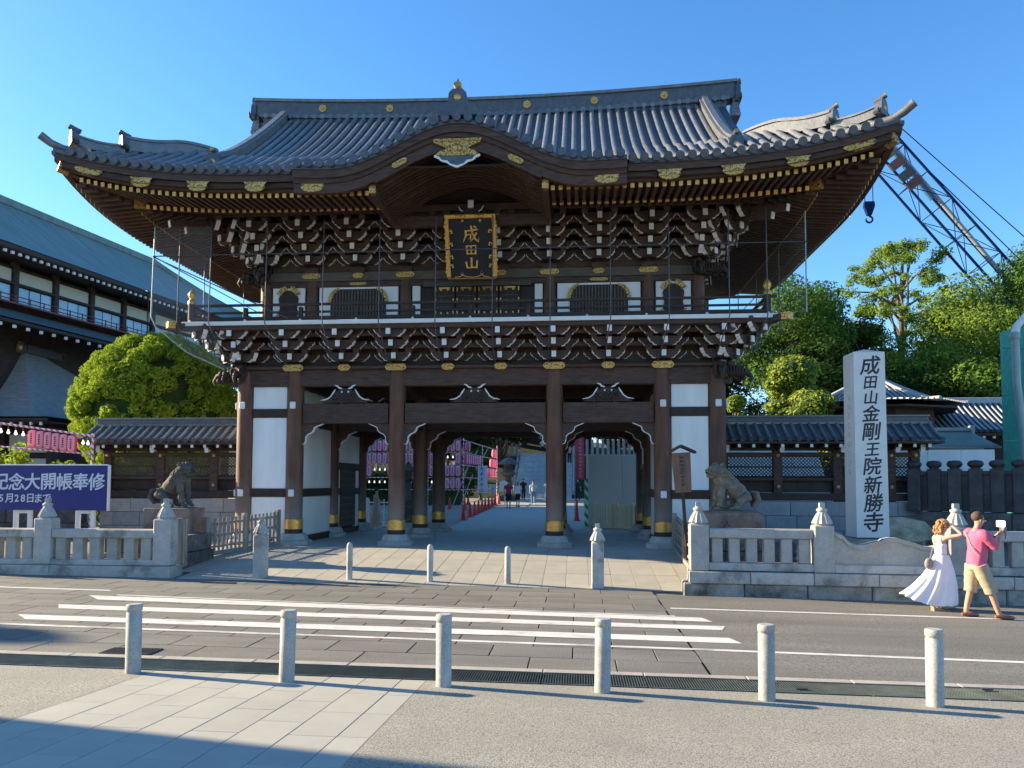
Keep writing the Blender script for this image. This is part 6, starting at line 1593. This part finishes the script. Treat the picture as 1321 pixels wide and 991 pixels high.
for i,(a,b) in enumerate((((3.70,9.6,0),(4.5,9.5,0)),((4.6,9.4,0),(5.25,9.1,0)),((5.3,9.0,0),(6.0,8.75,0)))): picket(a,b,.08,.98,['pale picket fence panel before the hoarding, left one of three','pale picket fence panel before the hoarding, middle one of three','pale picket fence panel before the hoarding, right one of three'][i],7,'pickw',(0,1),.07,'new pale picket fences')
picket((-7.2,9.6,0),(-4.6,9.6,0),.05,1.15,'white slatted fence behind the woman in beige',12,'plaster',(0,.5,1),.05)
# stone lantern on log stand left
def slantern(x,y,z,s,lb):
    t=empty('stone_lantern',(x,y,z),.3,lb,'stone lantern','stone lanterns in the court'); t.scale=(s,s,s)
    for nm,pr,n_ in (('lantern_base',[(.5,0),(.5,.2),(.35,.28)],6),('lantern_shaft',[(.2,.28),(.17,.8),(.2,1.3)],12),('lantern_platform',[(.2,1.3),(.42,1.42),(.42,1.52),(.3,1.56)],6),('fire_box',[(.27,1.56),(.27,1.95)],6),('lantern_roof',[(.3,1.95),(.62,1.98),(.55,2.06),(.22,2.3),(.1,2.34)],6),('lantern_jewel',[(.08,2.34),(.13,2.44),(.1,2.52),(0,2.62)],10)): MB().lathe(pr,n_,smooth=False).build(nm,W['stonedk'],t)
    m=MB()
    for a in range(6): m.box((.24*cos(a*pi/3),.24*sin(a*pi/3),1.76),(.06,.06,.2))
    m.build('fire_window',W['bed'],t)
slantern(-2.5,38.5,.5,1.45,'tall mossy stone lantern left of the stone stairs'); slantern(-4.75,12.4,.9,.75,'pale lit lantern between the two left front columns')
MB().cbox((0,0,0),(.8,.7,.9),.03).build('lantern_plinth',W['stonedk'],None,(-4.75,12.4,.45)); o=bpy.data.objects['lantern_plinth']; tag(o,'rough square stone plinth under the pale lantern','plinth')
slantern(-6.2,36.5,.9,1.2,'dark stone lantern seen between lantern rows near frame corner')
# stairs, terrace, fence, hall
st=empty('stone_stairs',(0,44,.57),0,'long flight of grey stone stairs climbing to the terrace','stairs')
W['stairst']=mat('stair_stone',(.55,.56,.54),.8,.2,3,rnd=.08,bump=.1)
NS=22
for i in range(NS): MB().cbox((0,0,0),(5.0,.42,.20),.01).build('step',W['stairst'],st,(.0,.2+i*.37,.10+i*.19))
for x in (-2.62,2.62,.35): MB().bar((x,0,.5),(x,8.3,4.8),.16,.35).build('stair_rail',W['granite'],st)
tw=empty('terrace_wall',(0,52.6,.5),0,'dark stone terrace wall above and beside the stairs','terrace wall')
for sg,x0,x1 in ((-1,-14,-2.7),(1,2.7,16)):
    n=int((x1-x0)/1.2)
    for r in range(4):
        for i in range(n): MB().cbox((0,0,0),((x1-x0)/n-.02,.5,.98),.05).build('wall_stone',W['stonedk'],tw,(x0+(x1-x0)*(i+.5)/n+(.0 if r%2 else .15),0,.5+r))
MB().box((0,14,4.1),(34,28,.1)).build('terrace_ground',W['stonedk'],tw)
tf=empty('terrace_fence',(0,52.3,4.7),0,'pale stone post fence along the terrace edge above the hoarding','stone fence')
pmz=MB().cbox((0,0,.72),(.26,.22,1.44),.02).fix('fence_post',W['granite'])
for x0,x1 in ((-10.5,-2.9),(2.9,12)):
    n=int((x1-x0)/.48)
    for i in range(n+1): inst('fence_post',pmz,tf,(x0+(x1-x0)*i/n,0,0))
    MB().cbox((0,0,0),(x1-x0,.3,.2),.01).build('fence_rail',W['granite'],tf,((x0+x1)/2,.0,-.1)); 
th_=empty('dark_temple_hall',(-1.0,60,4.9),0,'dark wooden hall on the terrace above the stairs','building')
for x in (-4.5,-1.6,1.6,4.5): MB().lathe([(.35,0),(.35,5)],12,(x,-2,0)).build('hall_column',W['woodbk'],th_)
MB().cbox((0,0,0),(11,.5,.9),.02).build('hall_beam',W['woodbk'],th_,(0,-2,4.0)); MB().cbox((0,0,0),(11,3,5),.02).build('hall_wall',W['woodbk'],th_,(0,1,2.5)); MB().prism([(-3.6,4.8),(0,8.2),(3.6,4.8),(3.6,4.5),(-3.6,4.5)],-7,7,'x').build('hall_roof',W['tiled'],th_)
for x in (-2.4,.4): MB().cbox((0,0,0),(.35,.35,.6),.04).build('hanging_lamp',W['cream'],th_,(x,-2.3,2.9))
# ================================================================== PEOPLE
SK=dict(
 skin=mat('skin_tan',(.52,.27,.17),.55,.08,6,rnd=0,bump=.03), skin2=mat('skin_light',(.60,.38,.28),.55,.08,6,rnd=0,bump=.03),
 pink=mat('shirt_pink',(.62,.12,.22),.85,.15,7,rnd=0,bump=.3,bscale=9), tan=mat('shorts_tan',(.42,.33,.22),.85,.12,7,rnd=0,bump=.3,bscale=9), whitec=mat('cotton_white',(.78,.78,.82),.85,.06,5,rnd=0,bump=.2,bscale=9),
 red=mat('shirt_red',(.50,.03,.04),.8,.2,6,rnd=0), black=mat('cloth_black',(.02,.02,.025),.8,.3,6,rnd=0), blue=mat('jeans_blue',(.14,.25,.42),.8,.2,6,rnd=0), beige=mat('dress_beige',(.46,.36,.27),.85,.15,6,rnd=0), lblue=mat('cloth_pale_blue',(.50,.62,.70),.8,.1,6,rnd=0), taupe=mat('cloth_taupe',(.42,.33,.30),.8,.1,6,rnd=0),
 hairb=mat('hair_black',(.02,.016,.014),.6,.3,20,rnd=0,bump=.3), hairg=mat('hair_short_brown',(.10,.065,.045),.8,.3,40,rnd=0,bump=.5,bscale=60), hairl=mat('hair_blonde_curly',(.40,.22,.09),.7,.35,18,rnd=0,bump=.9,bscale=30),
 brown=mat('leather_brown',(.25,.09,.045),.5,.2,6,rnd=0), corks=mat('cork_sole',(.42,.28,.16),.8,.2,8,rnd=0), mask=mat('phone_grey',(.18,.19,.2),.3,.1,5,rnd=0))
def J(d,k): return Vector(d[k])
def body(t,d,skinm,fem=False):
    s=d.get('s',1.0)
    R=dict(pel=(.13,.10),spi=(.115,.085),che=(.14,.095),nek=.052,hd0=.062,hd1=(.082,.088),hd2=(.078,.086),hd3=.05,nos=.018,
           shl=.06,ell=.042,wrl=.028,shr=.06,elr=.042,wrr=.028,hil=.092,knl=.062,anl=.042,tol=.034,hir=.092,knr=.062,anr=.042,tor=.034,heel_l=.036,heel_r=.036,cal=.056,car=.056)
    names=['pel','spi','che','nek','hd0','hd1','hd2','hd3','shl','ell','wrl','shr','elr','wrr','hil','knl','cal','anl','tol','hir','knr','car','anr','tor']
    f=.9 if fem else 1.0
    d=dict(d)
    d['cal']=tuple(J(d,'knl').lerp(J(d,'anl'),.3)); d['car']=tuple(J(d,'knr').lerp(J(d,'anr'),.3))
    V=[]; 
    for n_ in names:
        r=R[n_]; r=tuple(q*s*f for q in r) if hasattr(r,'__len__') else r*s*f
        V.append((d[n_],r))
    ix={n_:i for i,n_ in enumerate(names)}
    E=[(ix[a],ix[b]) for a,b in (('pel','spi'),('spi','che'),('che','nek'),('nek','hd0'),('hd0','hd1'),('hd1','hd2'),('hd2','hd3'),('che','shl'),('shl','ell'),('ell','wrl'),('che','shr'),('shr','elr'),('elr','wrr'),('pel','hil'),('hil','knl'),('knl','cal'),('cal','anl'),('anl','tol'),('pel','hir'),('hir','knr'),('knr','car'),('car','anr'),('anr','tor'))]
    return skin('body',V,E,skinm,2,parent=t)
def stdpose(h=1.7,step=.12,arm='down',bend=0.0):
    k=h/1.75; P={}
    def s_(x,y,z): return (x*k,y*k,z*k)
    P.update(pel=s_(0,0,.95),spi=s_(.01,0,1.12),che=s_(0,0,1.36),nek=s_(.01,0,1.50),hd0=s_(.03,0,1.56),hd1=s_(.035,0,1.63),hd2=s_(.02,0,1.69),hd3=s_(.01,0,1.735),
      shl=s_(-.0,.19,1.42),shr=s_(-.0,-.19,1.42),hil=s_(0,.09,.90),hir=s_(0,-.09,.90),knl=s_(step*.7,.10,.50),knr=s_(-step*.3,-.10,.50),anl=s_(step,.10,.08),anr=s_(-step*1.2,-.10,.09),tol=s_(step+.15,.11,.03),tor=s_(-step*1.2+.14,-.11,.03))
    if arm=='down': P.update(ell=s_(-.04,.25,1.14),wrl=s_(.05,.26,.90),elr=s_(-.03,-.25,1.14),wrr=s_(.08,-.26,.90))
    else: P.update(ell=s_(.02,.23,1.15),wrl=s_(.24,.12,1.22),elr=s_(.02,-.23,1.15),wrr=s_(.24,-.10,1.22))
    P['s']=k; return P
def hand(t,w,e,skinm,s=1.0,curl=.5,nm='hand'):
    """palm + four fingers + thumb continuing the forearm e->w"""
    w=Vector(w); dr=(w-Vector(e)).normalized(); up=Vector((0,0,1)) if abs(dr.z)<.85 else Vector((1,0,0)); sd=dr.cross(up).normalized(); up=sd.cross(dr)
    m=MB(); m.tube([w-dr*.02,w+dr*.03*s,w+dr*.085*s],[.024*s,.034*s,.036*s],8,sy=.55)
    for q,l in ((-1.5,.060),(-.5,.075),(.5,.080),(1.5,.070)):
        b=w+dr*.08*s+sd*(q*.018*s); p1=b+dr*l*.45*s-up*curl*.01*s; p2=p1+(dr*(1-curl)-up*curl).normalized()*l*.35*s; p3=p2+(dr*(1-1.6*curl)-up*curl*1.3).normalized()*l*.3*s
        m.tube([b-dr*.01,p1,p2,p3],[.0095*s,.009*s,.008*s,.006*s],6)
    b=w+dr*.03*s-sd*.03*s; m.tube([b,b-sd*.022*s+dr*.025*s,b-sd*.02*s+dr*.055*s],[.013*s,.011*s,.008*s],6)
    return m.build(nm,skinm,t)
def cloth(t,name,pts,E,m,**kw): return skin(name,pts,E,m,2,parent=t,**kw)
def loft(t,name,rings,m,parts=(),noise=0,n=24,fold=0.0,seed=0):
    mb=MB(); K=len(rings)
    def S(u,v):
        f=v*(K-1); i=min(int(f),K-2); w=f-i; a,b=rings[i],rings[i+1]; q=[a[j]*(1-w)+b[j]*w for j in range(5)]; an=2*pi*u
        r=1+fold*sin(an*5+v*7+seed)+fold*.6*sin(an*11-v*9)
        return (q[0]+q[3]*cos(an)*r,q[1]+q[4]*sin(an)*r,q[2])
    mb.grid(S,n,(K-1)*3)
    for path,rad in parts:
        pp=[Vector(p) for p in path]; P2=[];R2=[]
        for i in range(len(pp)-1):
            for k in range(4): P2.append(pp[i].lerp(pp[i+1],k/4)); R2.append((rad[i]*(1-k/4)+rad[i+1]*k/4)*(1+fold*1.3*sin((i*4+k)*2.3+seed)))
        P2.append(pp[-1]); R2.append(rad[-1]); mb.tube(P2,R2,14)
    return mb.build(name,m,t)
def skirt(t,P,m,z1,r1,name='skirt',n=28,wf=.03,shift=(0,0)):
    a=J(P,'pel'); k=P['s']; mb=MB()
    def S(u,v):
        an=2*pi*u; r=(.15*k)*(1-v)+r1*v; r*=1+wf*v*sin(an*9); return (a.x+shift[0]*v*v+r*cos(an)*.85,shift[1]*v*v+r*sin(an),(a.z+.12*k)*(1-v)+z1*v)
    mb.grid(S,n*2,10); return mb.build(name,m,t)
def person(x,y,rz,h,lb,top='red',bot='black',legs='shorts',hair='hairb',arm='down',step=.12,fem=False,z=None,skn='skin2',longhair=False,grp=None):
    t=empty('person',(x,y,gz(x,y) if z is None else z),rz,lb,'person',grp); P=stdpose(h,step,arm); k=P['s']
    body(t,P,SK[skn],fem)
    for s_ in ('l','r'): hand(t,P['wr'+s_],P['el'+s_],SK[skn],k*.95)
    q=lambda n_,r:(P[n_],tuple(a*k for a in r) if hasattr(r,'__len__') else r*k)
    sl=lambda s_,f: tuple(J(P,'sh'+s_).lerp(J(P,'el'+s_),f))
    kx=k
    loft(t,'shirt',[(0,0,.88*kx,.115*kx,.165*kx),(0,0,1.05*kx,.11*kx,.15*kx),(0,0,1.2*kx,.115*kx,.155*kx),(0,0,1.36*kx,.12*kx,.175*kx),(0,0,1.45*kx,.10*kx,.17*kx),(0,0,1.50*kx,.07*kx,.10*kx),(.005,0,1.53*kx,.05*kx,.055*kx)],SK[top],
      [((P['sh'+c],sl(c,.35),sl(c,.72)),(.072*kx,.066*kx,.062*kx)) for c in ('l','r')],fold=.02,seed=x)
    if legs=='dress' or legs=='skirt': skirt(t,P,SK[bot],.14 if legs=='dress' else .55,.30*k,'skirt')
    else:
        en=lambda c:(P['hi'+c],P['kn'+c]) if legs=='shorts' else (P['hi'+c],P['kn'+c],tuple(J(P,'kn'+c).lerp(J(P,'an'+c),.95)))
        rd=(.115*k,.09*k) if legs=='shorts' else (.11*k,.08*k,.068*k)
        loft(t,'shorts' if legs=='shorts' else 'trousers',[(0,0,1.0*k,.10*k,.14*k),(0,0,.92*k,.12*k,.17*k),(0,0,.84*k,.11*k,.165*k),(0,0,.80*k,.05*k,.06*k)],SK[bot],[(en(c),rd) for c in ('l','r')],fold=.02)
    m=MB(); hc=J(P,'hd2'); m.sphere((hc.x-.015*k,hc.y,hc.z+.015*k),.098*k,12,8,0,(1.02,.92,.98))
    if longhair: m.sphere((hc.x-.06*k,hc.y,hc.z-.12*k),.09*k,10,8,0,(.7,1,1.4))
    m.build('hair',SK[hair],t)
    for s_ in ('l','r'):
        a,b=J(P,'an'+s_),J(P,'to'+s_); MB().tube([Vector((a.x-.05*k,a.y,.03)),Vector((a.x+.05*k,a.y,.04)),Vector((b.x+.03*k,b.y,.028))],[.042*k,.048*k,.034*k],8).build('shoe',SK['black' if bot=='black' else 'whitec'],t)
    return t
F_=pi/2
person(-5.05,7.9,0,1.60,'woman in long beige dress looking at her phone between the left columns','taupe','beige','dress',arm='up',step=.05,fem=True)
person(-1.32,25.8,F_,1.76,'man in red shirt and black shorts walking away on the path','red','black','shorts','hairg')
person(-.9,28,F_*.9,1.62,'woman in white top and dark shorts beside the man in red','whitec','black','shorts','hairl',fem=True,longhair=True)
person(-1.43,40.5,-F_,1.72,'person in black standing at the foot of the stairs','black','black','trousers')
person(-.1,31.7,-F_,1.68,'person in pale shirt and light blue jeans walking toward the gate','lblue','blue','trousers',fem=True)
person(.72,35.9,-F_,1.66,'person in pale blue robe with dark bag near right front column','lblue','lblue','dress',fem=True)
person(3.0,40,-F_*.8,1.7,'person in black walking left of the red banner','black','black','trousers')
person(-.6,57,-F_,1.75,'person in white shirt at the top of the stairs','whitec','black','trousers',z=4.75)
person(1.75,50.3,F_,1.70,'person in white climbing near the top of the stairs, left of pair','whitec','black','trousers',z=3.9,grp=None)
person(2.25,50.0,F_,1.72,'person in grey climbing near the top of the stairs, right of pair','taupe','black','trousers',z=3.8)
# ---- the couple on the road
mn=empty('person',(10.10,-8.12,road(10.1)),radians(4),'man in pink shirt and tan shorts raising a camera with both hands','person')
P=dict(pel=(-.03,0,.99),spi=(-.01,0,1.17),che=(-.02,0,1.43),nek=(.0,0,1.585),hd0=(.03,-.005,1.645),hd1=(.045,-.01,1.715),hd2=(.03,-.01,1.78),hd3=(.015,-.01,1.835),
 shl=(-.02,.20,1.49),shr=(.0,-.20,1.48),ell=(.20,.22,1.28),wrl=(.36,.08,1.44),elr=(.22,-.22,1.24),wrr=(.37,-.08,1.46),
 hil=(-.03,.10,.94),hir=(-.03,-.10,.94),knl=(-.07,.11,.52),knr=(.13,-.12,.53),anl=(-.17,.12,.085),anr=(.27,-.13,.085),tol=(-.02,.14,.035),tor=(.43,-.16,.03),s=1.04)
body(mn,P,SK['skin']); hand(mn,P['wrl'],P['ell'],SK['skin'],1.05,.55); hand(mn,P['wrr'],P['elr'],SK['skin'],1.05,.55)
k=1.04
sl=lambda s_,f: tuple(J(P,'sh'+s_).lerp(J(P,'el'+s_),f))
loft(mn,'shirt',[(-.02,0,.90,.135,.185),(-.02,0,.98,.145,.19),(0,0,1.10,.155,.185),(.01,0,1.22,.15,.182),(.0,0,1.34,.145,.195),(-.01,0,1.44,.125,.205),(-.01,0,1.50,.10,.185),(-.005,0,1.545,.072,.11),(.0,0,1.575,.06,.066),(.0,0,1.59,.055,.06)],SK['pink'],[((tuple(J(P,'che').lerp(J(P,'sh'+c),.55)+Vector((0,0,.01))),tuple(J(P,'sh'+c)+Vector((0,0,.0))),sl(c,.4),sl(c,.86)),(.085,.098,.094,.088)) for c in ('l','r')],fold=.028,n=40)
kk=lambda s_,f: tuple(J(P,'kn'+s_).lerp(J(P,'an'+s_),f))
loft(mn,'shorts',[(-.03,0,.97,.12,.165),(-.03,0,.92,.14,.19),(-.03,0,.86,.14,.19),(-.02,0,.82,.10,.16),(-.02,0,.79,.04,.06)],SK['tan'],[((P['hil'],tuple(J(P,'hil').lerp(J(P,'knl'),.5)),P['knl'],kk('l',.16)),(.128,.125,.108,.104)),((P['hir'],tuple(J(P,'hir').lerp(J(P,'knr'),.5)),P['knr'],kk('r',.16)),(.128,.125,.108,.104))],fold=.025,n=36)
m=MB(); m.sphere((.012,-.01,1.79),.102,16,10,0,(1.02,.88,.92)); m.build('hair',SK['hairg'],mn)
m=MB(); m.tube([(.13,-.01,1.735),(.152,-.01,1.71),(.13,-.01,1.70)],[.012,.018,.012],6)
for s_ in (-1,1): m.sphere((.02,-.01+s_*.088,1.715),.024,8,6,0,(.8,.4,1.3)); 
m.build('nose_and_ears',SK['skin'],mn)['kind']='stuff'
m=MB(); m.tube([(.12,-.07,1.735),(.13,-.01,1.74),(.12,.05,1.735)],.008,6); m.tube([(.12,-.075,1.735),(.02,-.10,1.735)],.006,5); m.tube([(.10,-.03,1.80),(.05,-.09,1.84),(-.02,-.10,1.82)],.014,6); m.build('sunglasses',SK['black'],mn)
m=MB(); m.tube([(-.14,.15,1.52),(-.165,0,1.40),(-.15,-.12,1.22),(-.10,-.19,1.10)],.009,6); m.build('bag_strap',SK['taupe'],mn)
MB().tube([Vector(P['wrl'])+Vector((-.02,.015,-.02)),Vector(P['wrl'])+Vector((.0,0,0))],.040,10).build('wristwatch',SK['black'],mn)
for s_ in ('l','r'):
    a,b=J(P,'an'+s_),J(P,'to'+s_); MB().tube([Vector((a.x-.07,a.y,.045)),Vector((a.x-.02,a.y,.05)),Vector((a.x+.09,a.y+(b.y-a.y)*.6,.042)),Vector((b.x+.05,b.y,.03)),Vector((b.x+.09,b.y,.025))],[.03,.048,.05,.042,.02],10,sy=.8).build('shoe',SK['brown'],mn)
cm=empty('camera_rig',(10.10,-8.12,road(10.1)),radians(4),'small camera with bright white screen held up by man in pink','camera')
MB().cbox((0,0,0),(.05,.20,.11),.01).build('camera_screen',emis('bright_screen',(.8,.95,.97),1.2),cm,(.44,.02,1.66)); MB().cbox((0,0,0),(.04,.16,.10),.008).build('camera_body',SK['mask'],cm,(.48,.02,1.55))
for y_ in (-.07,.07): MB().tube([(.46,y_,1.40),(.46,y_,1.62)],.014,8).build('grip_handle',SK['mask'],cm)
wm=empty('person',(9.87,-7.25,road(9.9)),radians(22),'woman in long white dress walking with one hand on her curly hair','person')
P=dict(pel=(0,0,.97),spi=(-.01,0,1.10),che=(-.02,0,1.30),nek=(.0,0,1.42),hd0=(.03,-.02,1.47),hd1=(.05,-.03,1.53),hd2=(.04,-.03,1.59),hd3=(.03,-.03,1.645),
 shl=(-.01,.15,1.35),shr=(-.01,-.15,1.36),ell=(.10,.20,1.13),wrl=(.22,.12,1.02),elr=(.14,-.36,1.42),wrr=(.06,-.14,1.63),
 hil=(0,.09,.90),hir=(0,-.09,.90),knl=(.14,.10,.50),knr=(-.06,-.09,.50),anl=(.18,.10,.12),anr=(-.26,-.08,.16),tol=(.33,.11,.03),tor=(-.16,-.09,.03),s=.93)
body(wm,P,SK['skin2'],True); hand(wm,P['wrr'],P['elr'],SK['skin2'],.9,.5); hand(wm,P['wrl'],P['ell'],SK['skin2'],.9,.4)
cloth(wm,'bodice',[((0,0,.99),(.125,.11)),((-.01,0,1.10),(.112,.10)),((-.02,0,1.20),(.13,.108)),((-.02,0,1.255),(.135,.10))],[(0,1),(1,2),(2,3)],SK['whitec'],noise=.003)
m=MB()
for y_ in (-.08,.08): m.tube([(-.10,y_,1.27),(-.085,y_,1.38),(-.02,y_*1.15,1.42),(.07,y_,1.38),(.10,y_,1.28)],.007,6)
m.build('shoulder_strap',SK['whitec'],wm)['kind']='stuff'
ca,sa=cos(radians(22)),sin(radians(22))
def SKT(u,v):
    an=2*pi*u; vv=v**.9
    wx=.125*(1-v)+ .40*vv; wy=.12*(1-v)+.26*vv
    f=1+(.045+.03*(v>.52))*min(1,v*2.2)*sin(an*17+2*sin(an*2)+1.5*v)+.05*v*sin(an*5+1)
    X=wx*cos(an)*f; Y_=wy*sin(an)*f           # world-aligned ellipse, blown toward -X
    blow=-.16*v*v-(.20*v**2)*max(0,-cos(an))
    X+=blow; z=1.03-(.93*v) + .20*v**2*max(0,-cos(an))**2
    return (X*ca+Y_*sa,-X*sa+Y_*ca,z)
m=MB(); m.grid(SKT,150,26); m.build('skirt',SK['whitec'],wm)
m=MB(); rr_=random.Random(4)
for i in range(150):
    a=rr_.uniform(0,2*pi); u=rr_.uniform(-.5,1); q=sqrt(1-u*u); m.sphere((.02+.10*q*cos(a),-.03+.10*q*sin(a),1.60+.085*u),rr_.uniform(.016,.032),6,4)
for i in range(50): m.sphere((-.07+rr_.uniform(-.04,.04),-.02+rr_.uniform(-.08,.08),1.53+rr_.uniform(-.09,.06)),rr_.uniform(.018,.034),6,4)
m.build('curly_hair',SK['hairl'],wm)['kind']='stuff'
MB().tube([(.125,-.035,1.55),(.142,-.035,1.53),(.125,-.035,1.52)],[.010,.015,.010],6).build('nose',SK['skin2'],wm)
for s_ in ('l','r'):
    a,b=J(P,'an'+s_),J(P,'to'+s_); o=MB().prism([(a.x-.07,.10 if s_=='r' else .09),(a.x+.02,.06),(b.x+.04,.035),(b.x+.05,.0),(b.x-.05,.0),(a.x-.06,.0)],-.04,.04,'y',off=(0,a.y,0)).build('wedge_sandal',SK['corks'],wm)
bg=empty('shoulder_bag',(9.62,-7.32,road(9.6)+.86),.3,'small patterned bag swinging behind the woman in white','bag')
MB().sphere((0,0,0),.095,12,8,0,(1,.6,1.2)).build('bag_body',mat('patterned_bag',(.45,.38,.34),.8,.5,25,col2=(.16,.13,.14),rnd=0,bump=.4),bg); MB().tube([(.02,0,.1),(.10,.02,.3),(.2,.05,.47)],.007,5).build('bag_strap',SK['taupe'],bg)
# ================================================================== BIRD NET
nt_=empty('bird_net_frame',(0,0,0),0,'thin dark poles and cables of the bird net round the upper storey','net frame')
W['wire']=mat('net_pole_steel',(.06,.065,.08),.45,.2,5,rnd=0,bump=0)
for x in (-8.4,-7.46,-5.81,-4.15,-2.53,-.93,.67,2.27,3.92,5.5,7.1,8.1):
    MB().tube([(x,-1.55,9.3),(x,-1.62,6.35),(x*.985,-1.5,6.0),(x*.97,-1.0,5.5),(x*.96,-.5,5.32)],.017,6).build('net_pole',W['wire'],nt_)
MB().tube([(9.15,-1.5,9.2),(9.15,-1.5,6.45)],.018,6).build('net_pole',W['galv'],nt_); MB().tube([(-9.2,-1.5,9.25),(-9.25,-1.5,6.6),(-9.1,-1.5,6.3),(-8.3,-1.2,5.6),(-7.5,-.5,5.2)],.022,6).build('net_pole',W['galv'],nt_)
MB().tube([(-9.2,-1.56,8.35),(9.15,-1.56,8.35)],.018,6).build('net_cable',W['wire'],nt_); MB().tube([(-9.2,-1.56,8.33),(-5.2,-1.5,6.5)],.018,6).build('net_cable',W['wire'],nt_)
for sg in (-1,1):
    for y_ in (1.5,4.5,7.5): MB().tube([(sg*9.2,y_,9.2),(sg*9.2,y_,6.4)],.018,6).build('net_pole',W['wire'],nt_)
    MB().tube([(sg*9.2,-1.5,8.35),(sg*9.2,8.5,8.35)],.016,6).build('net_cable',W['wire'],nt_)
nm_=bpy.data.materials.new('bird_net_mesh'); nm_.use_nodes=True; N=nm_.node_tree.nodes; Lk=nm_.node_tree.links; N.remove(N['Principled BSDF'])
d_=N.new('ShaderNodeBsdfDiffuse'); d_.inputs[0].default_value=(.55,.56,.6,1); tr=N.new('ShaderNodeBsdfTransparent'); ms=N.new('ShaderNodeMixShader'); ms.inputs[0].default_value=.09
Lk.new(tr.outputs[0],ms.inputs[1]); Lk.new(d_.outputs[0],ms.inputs[2]); Lk.new(ms.outputs[0],N['Material Output'].inputs[0])
nprof=[(-9.22,-1.52,9.25),(-9.25,-1.52,6.5),(-9.0,-1.45,6.2),(-8.2,-1.1,5.6),(-7.5,-.5,5.25)]
m=MB(); m.add([(-9.2,-1.52,9.2),(-9.24,-1.52,6.5),(-8.95,-1.5,6.15),(-8.2,-1.15,5.55),(-7.5,-.5,5.2),(-7.46,-.7,5.6),(-7.46,-1.25,6.3),(-7.46,-1.53,6.5),(-7.46,-1.54,9.2)],[(0,1,7,8),(1,2,6,7),(2,3,5,6),(3,4,5)]); m.build('net_mesh',nm_,nt_)
MB().add([(9.15,-1.5,9.2),(9.15,-1.5,6.4),(9.15,8.4,6.4),(9.15,8.4,9.2)],[(0,1,2,3)]) 
m=MB(); m.add([(9.16,-1.5,9.2),(9.16,-1.5,6.4),(9.16,8.4,6.4),(9.16,8.4,9.2)],[(0,1,2,3)]); m.build('net_mesh',nm_,nt_)
# ================================================================== OUTSIDE THE FRAME: shop house and street tree that shade the street
sp_=empty('shop_house',(-22,-22.3,0),0,'plain two storey wooden shop house on the near side of the street, out of frame','building')
MB().cbox((0,0,3.9),(12,17.6,7.8),.05).build('house_wall',W['cream'],sp_); MB().prism([(-9.0,7.7),(0,9.6),(9.0,7.7)],-6.4,6.4,'x').build('house_roof',W['tiled'],sp_)
tree(-37,-6.3,-.3,12.4,1.0,77,'mid','slim street tree far left, out of frame',nblob=12,n=5000,size=.25,th=.72)
